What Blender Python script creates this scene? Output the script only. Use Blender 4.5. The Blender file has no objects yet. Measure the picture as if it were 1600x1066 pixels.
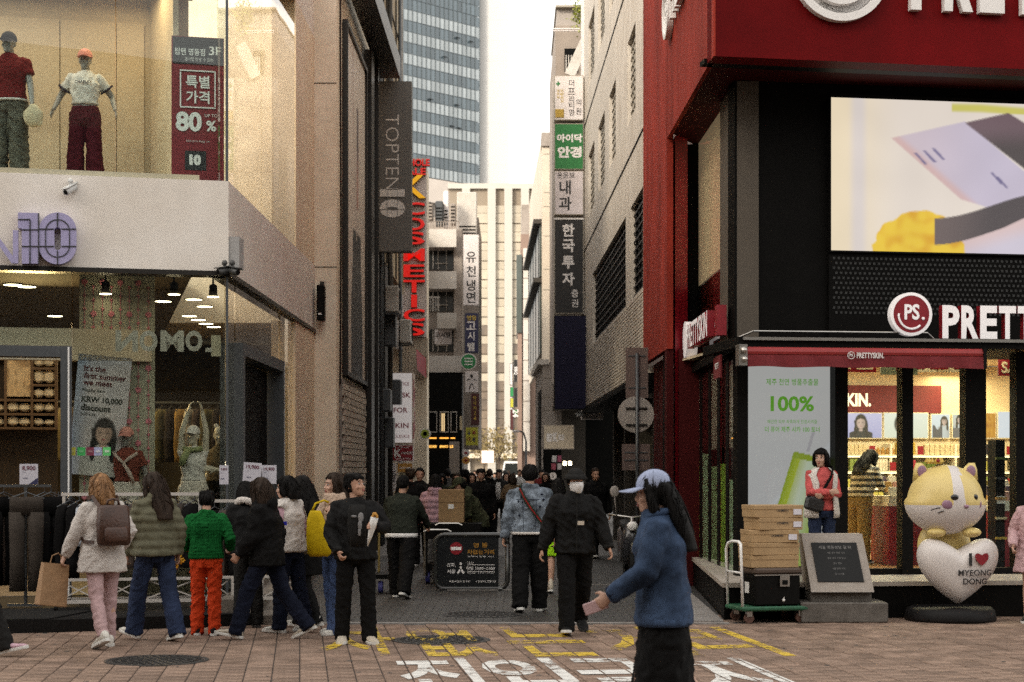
import bpy,bmesh,math,random
from math import sin,cos,pi,radians,sqrt
from mathutils import Vector,Matrix,noise,Euler
scene=bpy.context.scene
C=scene.collection
R=radians
# ------------------------------------------------------------------ camera
F_PX,CX,HZ,CAMZ=2700.0,800.0,737.0,1.65     # focal length in photo pixels, centre column, horizon row, eye height
cam_d=bpy.data.cameras.new('camera')
cam_d.sensor_width=36.0
cam_d.lens=36.0*F_PX/1600.0
cam_d.shift_y=(HZ-533.0)/1600.0
cam_d.clip_start=0.5
cam_d.clip_end=3000.0
cam_d.dof.use_dof=True                    # fast lens focused on the crossing
cam_d.dof.focus_distance=18.5
cam_d.dof.aperture_fstop=4.0
cam=bpy.data.objects.new('camera',cam_d)
C.objects.link(cam)
cam.location=(0,0,CAMZ)
cam.rotation_euler=(R(90),0,0)
scene.camera=cam
# ------------------------------------------------------------------ light
SUN_EL,SUN_AZ=27.0,215.0          # azimuth: compass style, clockwise from +Y; the sun stands behind the camera to the left
sd=Vector((sin(R(SUN_AZ))*cos(R(SUN_EL)),cos(R(SUN_AZ))*cos(R(SUN_EL)),sin(R(SUN_EL))))
world=bpy.data.worlds.new('World')
scene.world=world
world.use_nodes=True
wn,wl=world.node_tree.nodes,world.node_tree.links
for n in list(wn):wn.remove(n)
sky_n=wn.new('ShaderNodeTexSky')
sky_n.sky_type='NISHITA'
sky_n.sun_disc=False
sky_n.sun_elevation=R(SUN_EL)
sky_n.sun_rotation=R(SUN_AZ)
sky_n.air_density=1.0
sky_n.dust_density=4.0
sky_n.ozone_density=1.0
hsv=wn.new('ShaderNodeHueSaturation')
hsv.inputs['Saturation'].default_value=0.28
wb=wn.new('ShaderNodeMix'); wb.data_type='RGBA'; wb.blend_type='MULTIPLY'
wb.inputs['Factor'].default_value=1.0
wb.inputs[7].default_value=(1.0,0.94,0.86,1)      # thin white cloud, warm white balance
bgn=wn.new('ShaderNodeBackground')
bgn.inputs['Strength'].default_value=0.15
wo=wn.new('ShaderNodeOutputWorld')
cloud=wn.new('ShaderNodeMix'); cloud.data_type='RGBA'; cloud.inputs['Factor'].default_value=0.72
cloud.inputs[7].default_value=(2.75,2.9,3.05,1)      # even white cloud cover over the clear sky
wl.new(sky_n.outputs[0],hsv.inputs['Color'])
wl.new(hsv.outputs[0],cloud.inputs[6])
wl.new(cloud.outputs[2],wb.inputs[6])
wl.new(wb.outputs[2],bgn.inputs['Color'])
wl.new(bgn.outputs[0],wo.inputs['Surface'])
sun_d=bpy.data.lights.new('sun','SUN')
sun_d.energy=0.65
sun_d.angle=R(10)
sun_d.color=(1.0,0.90,0.74)
sun=bpy.data.objects.new('sun',sun_d)
C.objects.link(sun)
sun.location=(-20,-30,60)
sun.rotation_euler=sd.to_track_quat('Z','Y').to_euler()
vs=scene.view_settings
vs.view_transform='Standard'
vs.look='None'
vs.exposure=1.92
vs.gamma=1.0
vs.use_curve_mapping=False
scene.cycles.use_denoising=False
scene.cycles.max_bounces=7
scene.cycles.diffuse_bounces=3
scene.cycles.glossy_bounces=3
scene.cycles.transparent_max_bounces=12
scene.cycles.transmission_bounces=3
scene.cycles.caustics_reflective=False
scene.cycles.caustics_refractive=False
scene.cycles.sample_clamp_indirect=6.0
# ------------------------------------------------------------------ helpers
WM={}          # world matrix of every object made here
def at(px,py,Y):
 return Vector(((px-CX)/F_PX*Y,Y,CAMZ-(py-HZ)/F_PX*Y))
def ax(px,Y):return (px-CX)/F_PX*Y
def az(py,Y):return CAMZ-(py-HZ)/F_PX*Y
_mats={}
def pm(name,col,rough=0.6,var=0.10,scale=6.0,bump=0.0,bscale=None,metal=0.0,spec=0.5,emit=None,estr=0.0,
  stain=0.0,stretch=None,sheen=0.0,island=0.0,coat=0.0):
 """procedural surface: base colour with grain, large stains, optional bump, per-piece tone"""
 if name in _mats:return _mats[name]
 m=bpy.data.materials.new(name); m.use_nodes=True
 nt=m.node_tree; N,L=nt.nodes,nt.links
 b=N['Principled BSDF']
 b.inputs['Roughness'].default_value=rough
 b.inputs['Metallic'].default_value=metal
 b.inputs['Specular IOR Level'].default_value=spec
 if sheen:
  b.inputs['Sheen Weight'].default_value=sheen
 if coat:
  b.inputs['Coat Weight'].default_value=coat
  b.inputs['Coat Roughness'].default_value=0.12
 c4=(*col,1)
 b.inputs['Base Color'].default_value=c4
 last=None
 if var or stain or bump:
  tc=N.new('ShaderNodeTexCoord'); mp=N.new('ShaderNodeMapping')
  if stretch:mp.inputs['Scale'].default_value=stretch
  L.new(tc.outputs['Object'],mp.inputs['Vector'])
 if var:
  nz=N.new('ShaderNodeTexNoise'); nz.inputs['Scale'].default_value=scale
  nz.inputs['Detail'].default_value=5; nz.inputs['Roughness'].default_value=0.6
  L.new(mp.outputs[0],nz.inputs['Vector'])
  rp=N.new('ShaderNodeValToRGB')
  rp.color_ramp.elements[0].position=0.3; rp.color_ramp.elements[1].position=0.7
  rp.color_ramp.elements[0].color=(*[max(0,c*(1-var)) for c in col],1)
  rp.color_ramp.elements[1].color=(*[min(1,c*(1+var)) for c in col],1)
  L.new(nz.outputs['Fac'],rp.inputs['Fac'])
  last=rp.outputs['Color']
 if stain:
  n2=N.new('ShaderNodeTexNoise'); n2.inputs['Scale'].default_value=scale*0.13
  n2.inputs['Detail'].default_value=7; n2.inputs['Roughness'].default_value=0.65
  L.new(mp.outputs[0],n2.inputs['Vector'])
  r2=N.new('ShaderNodeValToRGB')
  r2.color_ramp.elements[0].position=0.38; r2.color_ramp.elements[1].position=0.62
  g=1-stain
  r2.color_ramp.elements[0].color=(g,g*0.97,g*0.93,1)
  r2.color_ramp.elements[1].color=(1,1,1,1)
  L.new(n2.outputs['Fac'],r2.inputs['Fac'])
  mx=N.new('ShaderNodeMix'); mx.data_type='RGBA'; mx.blend_type='MULTIPLY'; mx.inputs['Factor'].default_value=1
  if last:L.new(last,mx.inputs[6])
  else:mx.inputs[6].default_value=c4
  L.new(r2.outputs[0],mx.inputs[7]); last=mx.outputs[2]
 if island:
  ge=N.new('ShaderNodeNewGeometry'); oi=N.new('ShaderNodeObjectInfo')
  ad=N.new('ShaderNodeMath'); ad.operation='ADD'
  L.new(ge.outputs['Random Per Island'],ad.inputs[0]); L.new(oi.outputs['Random'],ad.inputs[1])
  fr=N.new('ShaderNodeMath'); fr.operation='FRACT'; L.new(ad.outputs[0],fr.inputs[0])
  mr=N.new('ShaderNodeMapRange'); mr.inputs[3].default_value=1-island; mr.inputs[4].default_value=1+island
  L.new(fr.outputs[0],mr.inputs[0])
  vm=N.new('ShaderNodeVectorMath'); vm.operation='SCALE'
  if last:L.new(last,vm.inputs[0])
  else:vm.inputs[0].default_value=col
  L.new(mr.outputs[0],vm.inputs['Scale']); last=vm.outputs[0]
 if last:L.new(last,b.inputs['Base Color'])
 if bump:
  n3=N.new('ShaderNodeTexNoise'); n3.inputs['Scale'].default_value=bscale or scale*3
  n3.inputs['Detail'].default_value=4
  L.new(mp.outputs[0],n3.inputs['Vector'])
  bp=N.new('ShaderNodeBump'); bp.inputs['Strength'].default_value=bump; bp.inputs['Distance'].default_value=0.02
  L.new(n3.outputs['Fac'],bp.inputs['Height']); L.new(bp.outputs[0],b.inputs['Normal'])
 if emit:
  b.inputs['Emission Color'].default_value=(*emit,1)
  b.inputs['Emission Strength'].default_value=estr
 _mats[name]=m
 return m
def glass(name,tint=(0.9,0.95,0.93),refl=1.0,ior=1.5,rough=0.0):
 """thin window pane: lets light straight through, mirrors by Fresnel"""
 if name in _mats:return _mats[name]
 m=bpy.data.materials.new(name); m.use_nodes=True
 N,L=m.node_tree.nodes,m.node_tree.links
 N.remove(N['Principled BSDF'])
 out=N['Material Output']
 t=N.new('ShaderNodeBsdfTransparent'); t.inputs[0].default_value=(*tint,1)
 g=N.new('ShaderNodeBsdfGlossy'); g.inputs['Roughness'].default_value=rough
 g.inputs['Color'].default_value=(refl,refl,refl,1)
 fr=N.new('ShaderNodeFresnel'); fr.inputs['IOR'].default_value=ior
 tc=N.new('ShaderNodeTexCoord'); nz=N.new('ShaderNodeTexNoise'); nz.inputs['Scale'].default_value=0.6; nz.inputs['Detail'].default_value=1
 bp=N.new('ShaderNodeBump'); bp.inputs['Strength'].default_value=0.05; bp.inputs['Distance'].default_value=0.03
 L.new(tc.outputs['Object'],nz.inputs['Vector']); L.new(nz.outputs['Fac'],bp.inputs['Height'])
 L.new(bp.outputs[0],g.inputs['Normal'])
 mx=N.new('ShaderNodeMixShader')
 ge=N.new('ShaderNodeNewGeometry'); om=N.new('ShaderNodeMath'); om.operation='SUBTRACT'; om.inputs[0].default_value=1.0
 L.new(ge.outputs['Backfacing'],om.inputs[1]); fm=N.new('ShaderNodeMath'); fm.operation='MULTIPLY'
 L.new(fr.outputs[0],fm.inputs[0]); L.new(om.outputs[0],fm.inputs[1])     # mirror on the outer face only
 L.new(fm.outputs[0],mx.inputs[0]); L.new(t.outputs[0],mx.inputs[1]); L.new(g.outputs[0],mx.inputs[2])
 L.new(mx.outputs[0],out.inputs['Surface'])
 _mats[name]=m
 return m
def vcol_mat(name,emit=0.0,rough=0.5):
 """flat print or screen: the picture is stored in the mesh's colour attribute"""
 if name in _mats:return _mats[name]
 m=bpy.data.materials.new(name); m.use_nodes=True
 N,L=m.node_tree.nodes,m.node_tree.links
 b=N['Principled BSDF']; b.inputs['Roughness'].default_value=rough
 a=N.new('ShaderNodeAttribute'); a.attribute_name='print'
 if emit:
  b.inputs['Base Color'].default_value=(0.02,0.02,0.02,1)
  L.new(a.outputs['Color'],b.inputs['Emission Color']); b.inputs['Emission Strength'].default_value=emit
 else:
  L.new(a.outputs['Color'],b.inputs['Base Color'])
 _mats[name]=m
 return m
def tag(o,label=None,cat=None,group=None,kind=None):
 if label:o['label']=label
 if cat:o['category']=cat
 if group:o['group']=group
 if kind:o['kind']=kind
 return o
def thing(name,label,cat,loc=(0,0,0),rotz=0.0,group=None):
 o=bpy.data.objects.new(name,None); C.objects.link(o)
 o.empty_display_size=0.2
 o.location=loc; o.rotation_euler=(0,0,rotz)
 WM[o]=Matrix.Translation(Vector(loc)) @ Matrix.Rotation(rotz,4,'Z')
 return tag(o,label,cat,group)
def link_mesh(name,me,parent=None,mats=None,world=None):
 """link a mesh whose vertices are in world space (or use the given world matrix)"""
 o=bpy.data.objects.new(name,me); C.objects.link(o)
 w=world if world is not None else Matrix.Identity(4)
 if parent is not None:
  o.parent=parent
  o.matrix_local=WM[parent].inverted() @ w
 else:
  o.matrix_local=w
 WM[o]=w
 if mats:
  for m in mats:me.materials.append(m)
 return o
class MB:
 """collects shapes given in world (or self.M) coordinates and links them as ONE mesh object"""
 def __init__(self,M=None):
  self.v,self.f,self.mi,self.M,self.m=[],[],[],M,0
 def add(self,vs,fs):
  o=len(self.v)
  if self.M is not None:vs=[self.M @ Vector(p) for p in vs]
  self.v.extend([tuple(p) for p in vs])
  for f in fs:
   self.f.append(tuple(i+o for i in f)); self.mi.append(self.m)
  return self
 def quad(self,a,b,c,d):return self.add([a,b,c,d],[(0,1,2,3)])
 def box(self,x0,x1,y0,y1,z0,z1):
  v=[(x0,y0,z0),(x1,y0,z0),(x1,y1,z0),(x0,y1,z0),(x0,y0,z1),(x1,y0,z1),(x1,y1,z1),(x0,y1,z1)]
  return self.add(v,[(0,3,2,1),(4,5,6,7),(0,1,5,4),(1,2,6,5),(2,3,7,6),(3,0,4,7)])
 def cbox(self,x0,x1,y0,y1,z0,z1,c=0.01):
  """box with chamfered upright edges and top"""
  def ring(i,z):return [(x0+i+c,y0+i,z),(x1-i-c,y0+i,z),(x1-i,y0+i+c,z),(x1-i,y1-i-c,z),
        (x1-i-c,y1-i,z),(x0+i+c,y1-i,z),(x0+i,y1-i-c,z),(x0+i,y0+i+c,z)]
  rings=[ring(c,z0),ring(0,z0+c),ring(0,z1-c),ring(c,z1)]
  return self.rings(rings)
 def rings(self,rings,cap=True,close=True):
  n=len(rings[0]); v=[p for r in rings for p in r]; f=[]
  for k in range(len(rings)-1):
   for i in range(n if close else n-1):
    j=(i+1)%n
    f.append((k*n+i,k*n+j,(k+1)*n+j,(k+1)*n+i))
  if cap:
   f.append(tuple(reversed(range(n)))); f.append(tuple(range((len(rings)-1)*n,len(rings)*n)))
  return self.add(v,f)
 def prism(self,pts,d):
  """pts: outline as 3D points, d: extrusion vector"""
  d=Vector(d); a=[Vector(p) for p in pts]; n=len(a)
  v=a+[p+d for p in a]
  f=[tuple(reversed(range(n))),tuple(range(n,2*n))]
  for i in range(n):
   j=(i+1)%n; f.append((i,j,n+j,n+i))
  return self.add(v,f)
 def bar(self,p,q,w,h=None,up=(0,0,1)):
  h=h or w; p,q=Vector(p),Vector(q); d=(q-p).normalized(); up=Vector(up)
  if abs(d.dot(up))>0.98:up=Vector((1,0,0)) if abs(d.x)<0.9 else Vector((0,1,0))
  s=d.cross(up).normalized()*(w/2); u=s.cross(d).normalized()*(h/2)
  r=lambda c:[c-s-u,c+s-u,c+s+u,c-s+u]
  return self.rings([r(p),r(q)])
 def tube(self,pts,r,n=8,cap=True):
  pts=[Vector(p) for p in pts]; k=len(pts)
  rr=r if isinstance(r,(list,tuple)) else [r]*k
  rings=[]; pn=None
  for i,p in enumerate(pts):
   t=(pts[min(i+1,k-1)]-pts[max(i-1,0)])
   t=t.normalized() if t.length>1e-9 else Vector((0,0,1))
   if pn is None:
    a=Vector((0,0,1)) if abs(t.z)<0.9 else Vector((0,1,0))
    pn=t.cross(a).normalized()
   else:
    pn=(pn-t*pn.dot(t))
    pn=pn.normalized() if pn.length>1e-6 else t.orthogonal().normalized()
   bn=t.cross(pn)
   rings.append([p+(pn*cos(2*pi*j/n)+bn*sin(2*pi*j/n))*rr[i] for j in range(n)])
  return self.rings(rings,cap)
 def ball(self,c,r,n=12,m=8,fn=None):
  c=Vector(c); rx,ry,rz=r if isinstance(r,(list,tuple)) else (r,r,r)
  v=[(0,0,-1)]+[(sin(pi*i/m)*cos(2*pi*j/n),sin(pi*i/m)*sin(2*pi*j/n),-cos(pi*i/m))
       for i in range(1,m) for j in range(n)]+[(0,0,1)]
  v=[Vector((p[0]*rx,p[1]*ry,p[2]*rz)) for p in v]
  if fn:v=[Vector(fn(p)) for p in v]
  v=[p+c for p in v]
  f=[(0,1+(j+1)%n,1+j) for j in range(n)]
  for i in range(m-2):
   for j in range(n):
    a=1+i*n+j; b=1+i*n+(j+1)%n
    f.append((a,b,b+n,a+n))
  t=len(v)-1; o=1+(m-2)*n
  f+=[(o+j,o+(j+1)%n,t) for j in range(n)]
  return self.add(v,f)
 def lathe(self,prof,c=(0,0,0),n=20,axis='Z'):
  c=Vector(c); rings=[]
  for r,z in prof:
   ring=[]
   for j in range(n):
    a=2*pi*j/n
    p=Vector((r*cos(a),r*sin(a),z)) if axis=='Z' else (Vector((r*cos(a),z,r*sin(a))) if axis=='Y' else Vector((z,r*cos(a),r*sin(a))))
    ring.append(c+p)
   rings.append(ring)
  return self.rings(rings)
 def mesh(self,me,M):
  return self.add([M @ v.co for v in me.vertices],[tuple(p.vertices) for p in me.polygons])
 def to_mesh(self,name,smooth=False):
  me=bpy.data.meshes.new(name)
  me.from_pydata(self.v,[],self.f)
  me.update()
  if any(self.mi):me.polygons.foreach_set('material_index',self.mi)
  if smooth:me.polygons.foreach_set('use_smooth',[True]*len(me.polygons))
  return me
 def build(self,name,mat,parent=None,smooth=False,fix=False):
  P=WM[parent] if parent is not None else Matrix.Identity(4)
  me=self.to_mesh(name,smooth)
  me.transform(P.inverted())
  if fix or True:
   bm=bmesh.new(); bm.from_mesh(me)
   bmesh.ops.recalc_face_normals(bm,faces=bm.faces)
   bm.to_mesh(me); bm.free()
  o=bpy.data.objects.new(name,me); C.objects.link(o)
  if parent is not None:o.parent=parent
  WM[o]=P.copy()
  for m in (mat if isinstance(mat,(list,tuple)) else [mat]):me.materials.append(m)
  return o
def solo(mb,name,mat,label,cat,group=None,smooth=False,kind=None):
 """a thing that is one mesh; origin moved to the middle of its base"""
 xs,ys,zs=zip(*mb.v)
 c=Vector(((min(xs)+max(xs))/2,(min(ys)+max(ys))/2,min(zs)))
 me=mb.to_mesh(name,smooth); me.transform(Matrix.Translation(-c))
 bm=bmesh.new(); bm.from_mesh(me); bmesh.ops.recalc_face_normals(bm,faces=bm.faces); bm.to_mesh(me); bm.free()
 o=bpy.data.objects.new(name,me); C.objects.link(o); o.location=c
 WM[o]=Matrix.Translation(c)
 for m in (mat if isinstance(mat,(list,tuple)) else [mat]):me.materials.append(m)
 return tag(o,label,cat,group,kind)
def structure(mb,name,mat,smooth=False):
 o=mb.build(name,mat,None,smooth); o['kind']='structure'
 return o
def dup(root,loc=None,rotz=None,label=None,group=None,parent=None):
 """a copy of a thing with copies of its parts and sub-parts"""
 r=root.copy(); C.objects.link(r)
 if parent is not None:r.parent=parent
 if loc is not None:r.location=loc
 if rotz is not None:r.rotation_euler=(0,0,rotz)
 if label:r['label']=label
 if group:r['group']=group
 for ch in list(root.children):dup(ch,parent=r)
 return r
# ------------------------------------------------------------------ lettering
_txt={}
def text_mesh(s,bold=0.0,depth=0.0,spacing=1.0):
 """letters 1 unit high-ish, centred on the origin in the XY plane, read along +X"""
 key=(s,bold,depth,spacing)
 if key in _txt:return _txt[key]
 cu=bpy.data.curves.new('lettering','FONT')
 cu.body=s; cu.size=1.0; cu.offset=bold; cu.extrude=depth; cu.resolution_u=3
 cu.space_character=spacing
 ob=bpy.data.objects.new('lettering',cu)
 me=bpy.data.meshes.new_from_object(ob)                # a curve outside the scene converts directly
 bpy.data.objects.remove(ob); bpy.data.curves.remove(cu)
 if len(me.vertices):
  xs=[v.co.x for v in me.vertices]; ys=[v.co.y for v in me.vertices]
  x0,x1,y0,y1=min(xs),max(xs),min(ys),max(ys)
 else:x0=x1=y0=y1=0
 _txt[key]=(me,x0,x1,y0,y1)
 return _txt[key]
def put_text(mb,s,c,right,up,h=None,w=None,bold=0.0,depth=0.0,align='c',mirror=False,spacing=1.0):
 """lay a line of text with its box centred at c; h, w = size of the box (either one keeps the aspect)"""
 me,x0,x1,y0,y1=text_mesh(s,bold,0.0,spacing)
 if x1 <= x0:return
 right,up=Vector(right).normalized(),Vector(up).normalized()
 sx=sy=None
 if h:sy=h/(y1-y0)
 if w:sx=w/(x1-x0)
 sx=sx or sy; sy=sy or sx
 nrm=right.cross(up).normalized()
 c=Vector(c)
 ox=(x0+x1)/2 if align=='c' else (x0 if align=='l' else x1)
 oy=(y0+y1)/2
 mir=-1 if mirror else 1
 def P(x,y,z):return c+right*((x-ox)*sx*mir)+up*((y-oy)*sy)+nrm*z
 vs=[P(v.co.x,v.co.y,depth) for v in me.vertices]
 fs=[tuple(p.vertices) for p in me.polygons]
 if depth>0:
  n=len(vs); bs=[P(v.co.x,v.co.y,0) for v in me.vertices]
  from collections import Counter
  ec=Counter()
  for f in fs:
   for i in range(len(f)):ec[tuple(sorted((f[i],f[(i+1)%len(f)])))]+=1
  side=[]
  for f in fs:
   for i in range(len(f)):
    a,b=f[i],f[(i+1)%len(f)]
    if ec[tuple(sorted((a,b)))]==1:side.append((a,a+n,b+n,b))
  m0=mb.m
  mb.add(vs+bs,fs)
  o=len(mb.v)-2*n
  for s4 in side:
   mb.f.append(tuple(i+o for i in s4)); mb.mi.append(getattr(mb,'side_m',m0))
 else:
  mb.add(vs,fs)
def print_grid(name,o,right,up,w,h,nx,ny,fn,mat,parent=None):
 """flat picture: a fine grid whose colours come from fn(u, v), u to the right, v up"""
 o,right,up=Vector(o),Vector(right).normalized(),Vector(up).normalized()
 vs,cols,fs=[],[],[]
 for j in range(ny+1):
  for i in range(nx+1):
   u,v=i/nx,j/ny
   vs.append(o+right*(u*w)+up*(v*h)); cols.extend((*fn(u,v),1.0))
 for j in range(ny):
  for i in range(nx):
   a=j*(nx+1)+i; fs.append((a,a+1,a+nx+2,a+nx+1))
 me=bpy.data.meshes.new(name)
 P=WM[parent] if parent is not None else Matrix.Identity(4)
 Pi=P.inverted()
 me.from_pydata([tuple(Pi @ p) for p in vs],[],fs)
 at_=me.attributes.new('print','FLOAT_COLOR','POINT'); at_.data.foreach_set('color',cols)
 me.materials.append(mat); me.update()
 ob=bpy.data.objects.new(name,me); C.objects.link(ob)
 if parent is not None:ob.parent=parent
 WM[ob]=P.copy()
 return ob
def sstep(a,b,x):
 t=max(0.0,min(1.0,(x-a)/(b-a))) if a != b else float(x>a)
 return t*t*(3-2*t)
def mixc(a,b,t):return tuple(a[i]*(1-t)+b[i]*t for i in range(3))
rnd=random.Random(7)
UP=Vector((0,0,1))
ORD='first second third fourth fifth sixth seventh eighth ninth tenth eleventh twelfth thirteenth fourteenth fifteenth sixteenth'.split()
# ------------------------------------------------------------------ façade frames: x to the right seen from outside, y into the building, z up
def s2l(r,g,b):
 f=lambda c:((c/255+0.055)/1.055)**2.4 if c>10 else c/255/12.92
 return (f(r),f(g),f(b))
class Facade:
 def __init__(self,ox,oy,dx,dy):
  l=sqrt(dx*dx+dy*dy); self.o=Vector((ox,oy,0)); self.d=Vector((dx/l,dy/l,0))
  self.n=Vector((-self.d.y,self.d.x,0))                     # inward
  self.M=Matrix(((self.d.x,self.n.x,0,ox),(self.d.y,self.n.y,0,oy),(0,0,1,0),(0,0,0,1)))
 def x(self,px,d=0.0):
  k=(px-CX)/F_PX; o=self.o+self.n*d
  return (k*o.y-o.x)/(self.d.x-k*self.d.y)
 def p(self,px,py,d=0.0):
  x=self.x(px,d); Y=(self.o+self.n*d+self.d*x).y
  return x,CAMZ-(py-HZ)/F_PX*Y
 def w(self,x,d,z):return self.M @ Vector((x,d,z))
 def box(self,mb,px0,px1,py0,py1,d0,d1):
  """box standing on this façade from photo columns px0..px1 and rows py0 (top)..py1"""
  x0,za=self.p(px0,py0,d0); x1,zb=self.p(px1,py1,d0)
  _,zt=self.p((px0+px1)/2,py0,d0); _,zb=self.p((px0+px1)/2,py1,d0)
  M0=mb.M; mb.M=self.M; mb.box(x0,x1,d0,d1,zb,zt); mb.M=M0
  return x0,x1,zb,zt
# ------------------------------------------------------------------ ground
m_ground=pm('ground_dust',(0.10,0.095,0.09),0.9,0.15,3,stain=0.3)
m_bed=pm('joint_sand',(0.045,0.038,0.034),0.95,0.2,20)
m_pav=pm('red_paver',(0.28,0.192,0.145),0.85,0.22,30,bump=0.5,bscale=90,stain=0.42,island=0.2,spec=0.3)
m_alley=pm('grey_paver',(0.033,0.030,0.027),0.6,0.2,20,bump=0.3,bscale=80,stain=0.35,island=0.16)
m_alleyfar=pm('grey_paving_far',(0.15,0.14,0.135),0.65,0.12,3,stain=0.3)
m_kerb=pm('kerb_granite',(0.27,0.25,0.235),0.75,0.2,40,stain=0.3)
m_iron=pm('cast_iron',(0.035,0.032,0.03),0.6,0.25,30,bump=0.3,metal=0.3)
g=MB(); g.box(-120,120,-60,600,-0.4,-0.03); structure(g,'ground',m_ground)
GA=Vector((0.9925,0.1219,0)); GB=Vector((-0.1219,0.9925,0))
PW,PL,JT=0.224,0.22,0.009
EDGE=[(-30,18.7),(-1.5,18.7),(1.2,18.72),(2.0,19.0),(2.7,20.6),(30,24)]
def edge_y(x):
 for (xa,ya),(xb,yb) in zip(EDGE,EDGE[1:]):
  if xa <= x <= xb:return ya+(yb-ya)*(x-xa)/(xb-xa)
 return 18.7
bed=MB(); bed.box(-14,14,-7,21.5,-0.028,-0.010)
pavement=structure(bed,'pavement',m_bed)
covers=[(at(245,1032,4455/295.),0.45),(at(690,1000,4455/263.),0.48),(at(752,960.5,4455/223.),0.46)]
cells=[]
for i in range(-70,71):
 off=(i%2)*PL/2
 for j in range(-27,110):
  u,v=(i+0.5)*PW,(j+0.5)*PL-off
  c=GA*u+GB*v
  if c.y<6.5 or c.y>edge_y(c.x)-0.02 or abs(c.x)>10:continue
  seen=c.y>13.2 and abs(c.x)<(c.y*0.2963+0.3)
  cells.append((0 if seen else 1,c.y,c))
cells.sort(key=lambda t:(t[0],t[1]))
pmb=MB(); w2,l2=(PW-JT)/2,(PL-JT)/2
def pav_rings(w2,l2,c=0.006):
 def r(w,l,z):return [(-w,-l,z),(w,-l,z),(w,l,z),(-w,l,z)]
 return [r(w2,l2,-0.02),r(w2,l2,-0.004),r(w2-c,l2-c,0.0)]
pmb.rings(pav_rings(w2,l2)); pav_me=pmb.to_mesh('paver'); pav_me.materials.append(m_pav)
rest=MB(); RG=Matrix.Rotation(math.atan2(GA.y,GA.x),4,'Z')
for k,(a,y,c) in enumerate(cells):
 z=rnd.uniform(-0.003,0.0015)
 Mx=Matrix.Translation(c+Vector((0,0,z))) @ RG @ Euler((rnd.gauss(0,.004),rnd.gauss(0,.004),rnd.gauss(0,.003))).to_matrix().to_4x4()
 if a==0 and k<300:
  link_mesh('paver',pav_me,pavement,None,Mx)
 else:
  rest.M=Mx; rest.rings(pav_rings(w2,l2))
rest.M=None
o=rest.build('paver_field',m_pav,pavement); o['kind']='stuff'
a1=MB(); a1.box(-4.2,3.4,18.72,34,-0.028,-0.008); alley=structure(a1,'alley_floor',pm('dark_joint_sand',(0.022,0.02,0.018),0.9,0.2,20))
st=MB()
for j in range(0,78):
 for i in range(-19,16):
  x=i*0.21+(j%2)*0.105; y=18.86+j*0.195
  if y>33.9 or not (-4.1<x<3.3):continue
  st.M=Matrix.Translation((x,y,rnd.uniform(-0.004,0.0))); st.rings(pav_rings(0.102,0.0945,0.004))
st.M=None
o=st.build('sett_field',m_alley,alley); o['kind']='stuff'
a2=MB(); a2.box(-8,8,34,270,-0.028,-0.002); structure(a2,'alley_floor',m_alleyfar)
k1=MB(); k1.box(-2.5,2.35,18.68,18.80,-0.02,0.012); structure(k1,'kerb_strip',m_kerb)
k2=MB()
k2.prism([(1.75,18.95,-0.02),(2.32,18.95,-0.02),(2.45,24.8,-0.02),(2.15,24.8,-0.02)],(0,0,0.036))
structure(k2,'kerb_strip',m_kerb)
for (p,q) in [((-0.7,25.1),(2.2,25.2)),((-0.9,24.0),(0.1,24.02))]:
 d=MB(); d.bar((p[0],p[1],0.004),(q[0],q[1],0.004),0.05,0.012); structure(d,'kerb_strip',m_kerb)
gum=MB(); rg_=random.Random(21)
for k in range(90):
 x,y=rg_.uniform(-5.5,6),rg_.uniform(13.4,18.6); r=rg_.uniform(.012,.03)
 gum.lathe([(r,-.001),(r*.8,.0025),(.001,.003)],(x,y,0.0),7)
gum.build('gum_spot',pm('old_gum',(.05,.045,.04),.8),pavement)['kind']='stuff'
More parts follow.
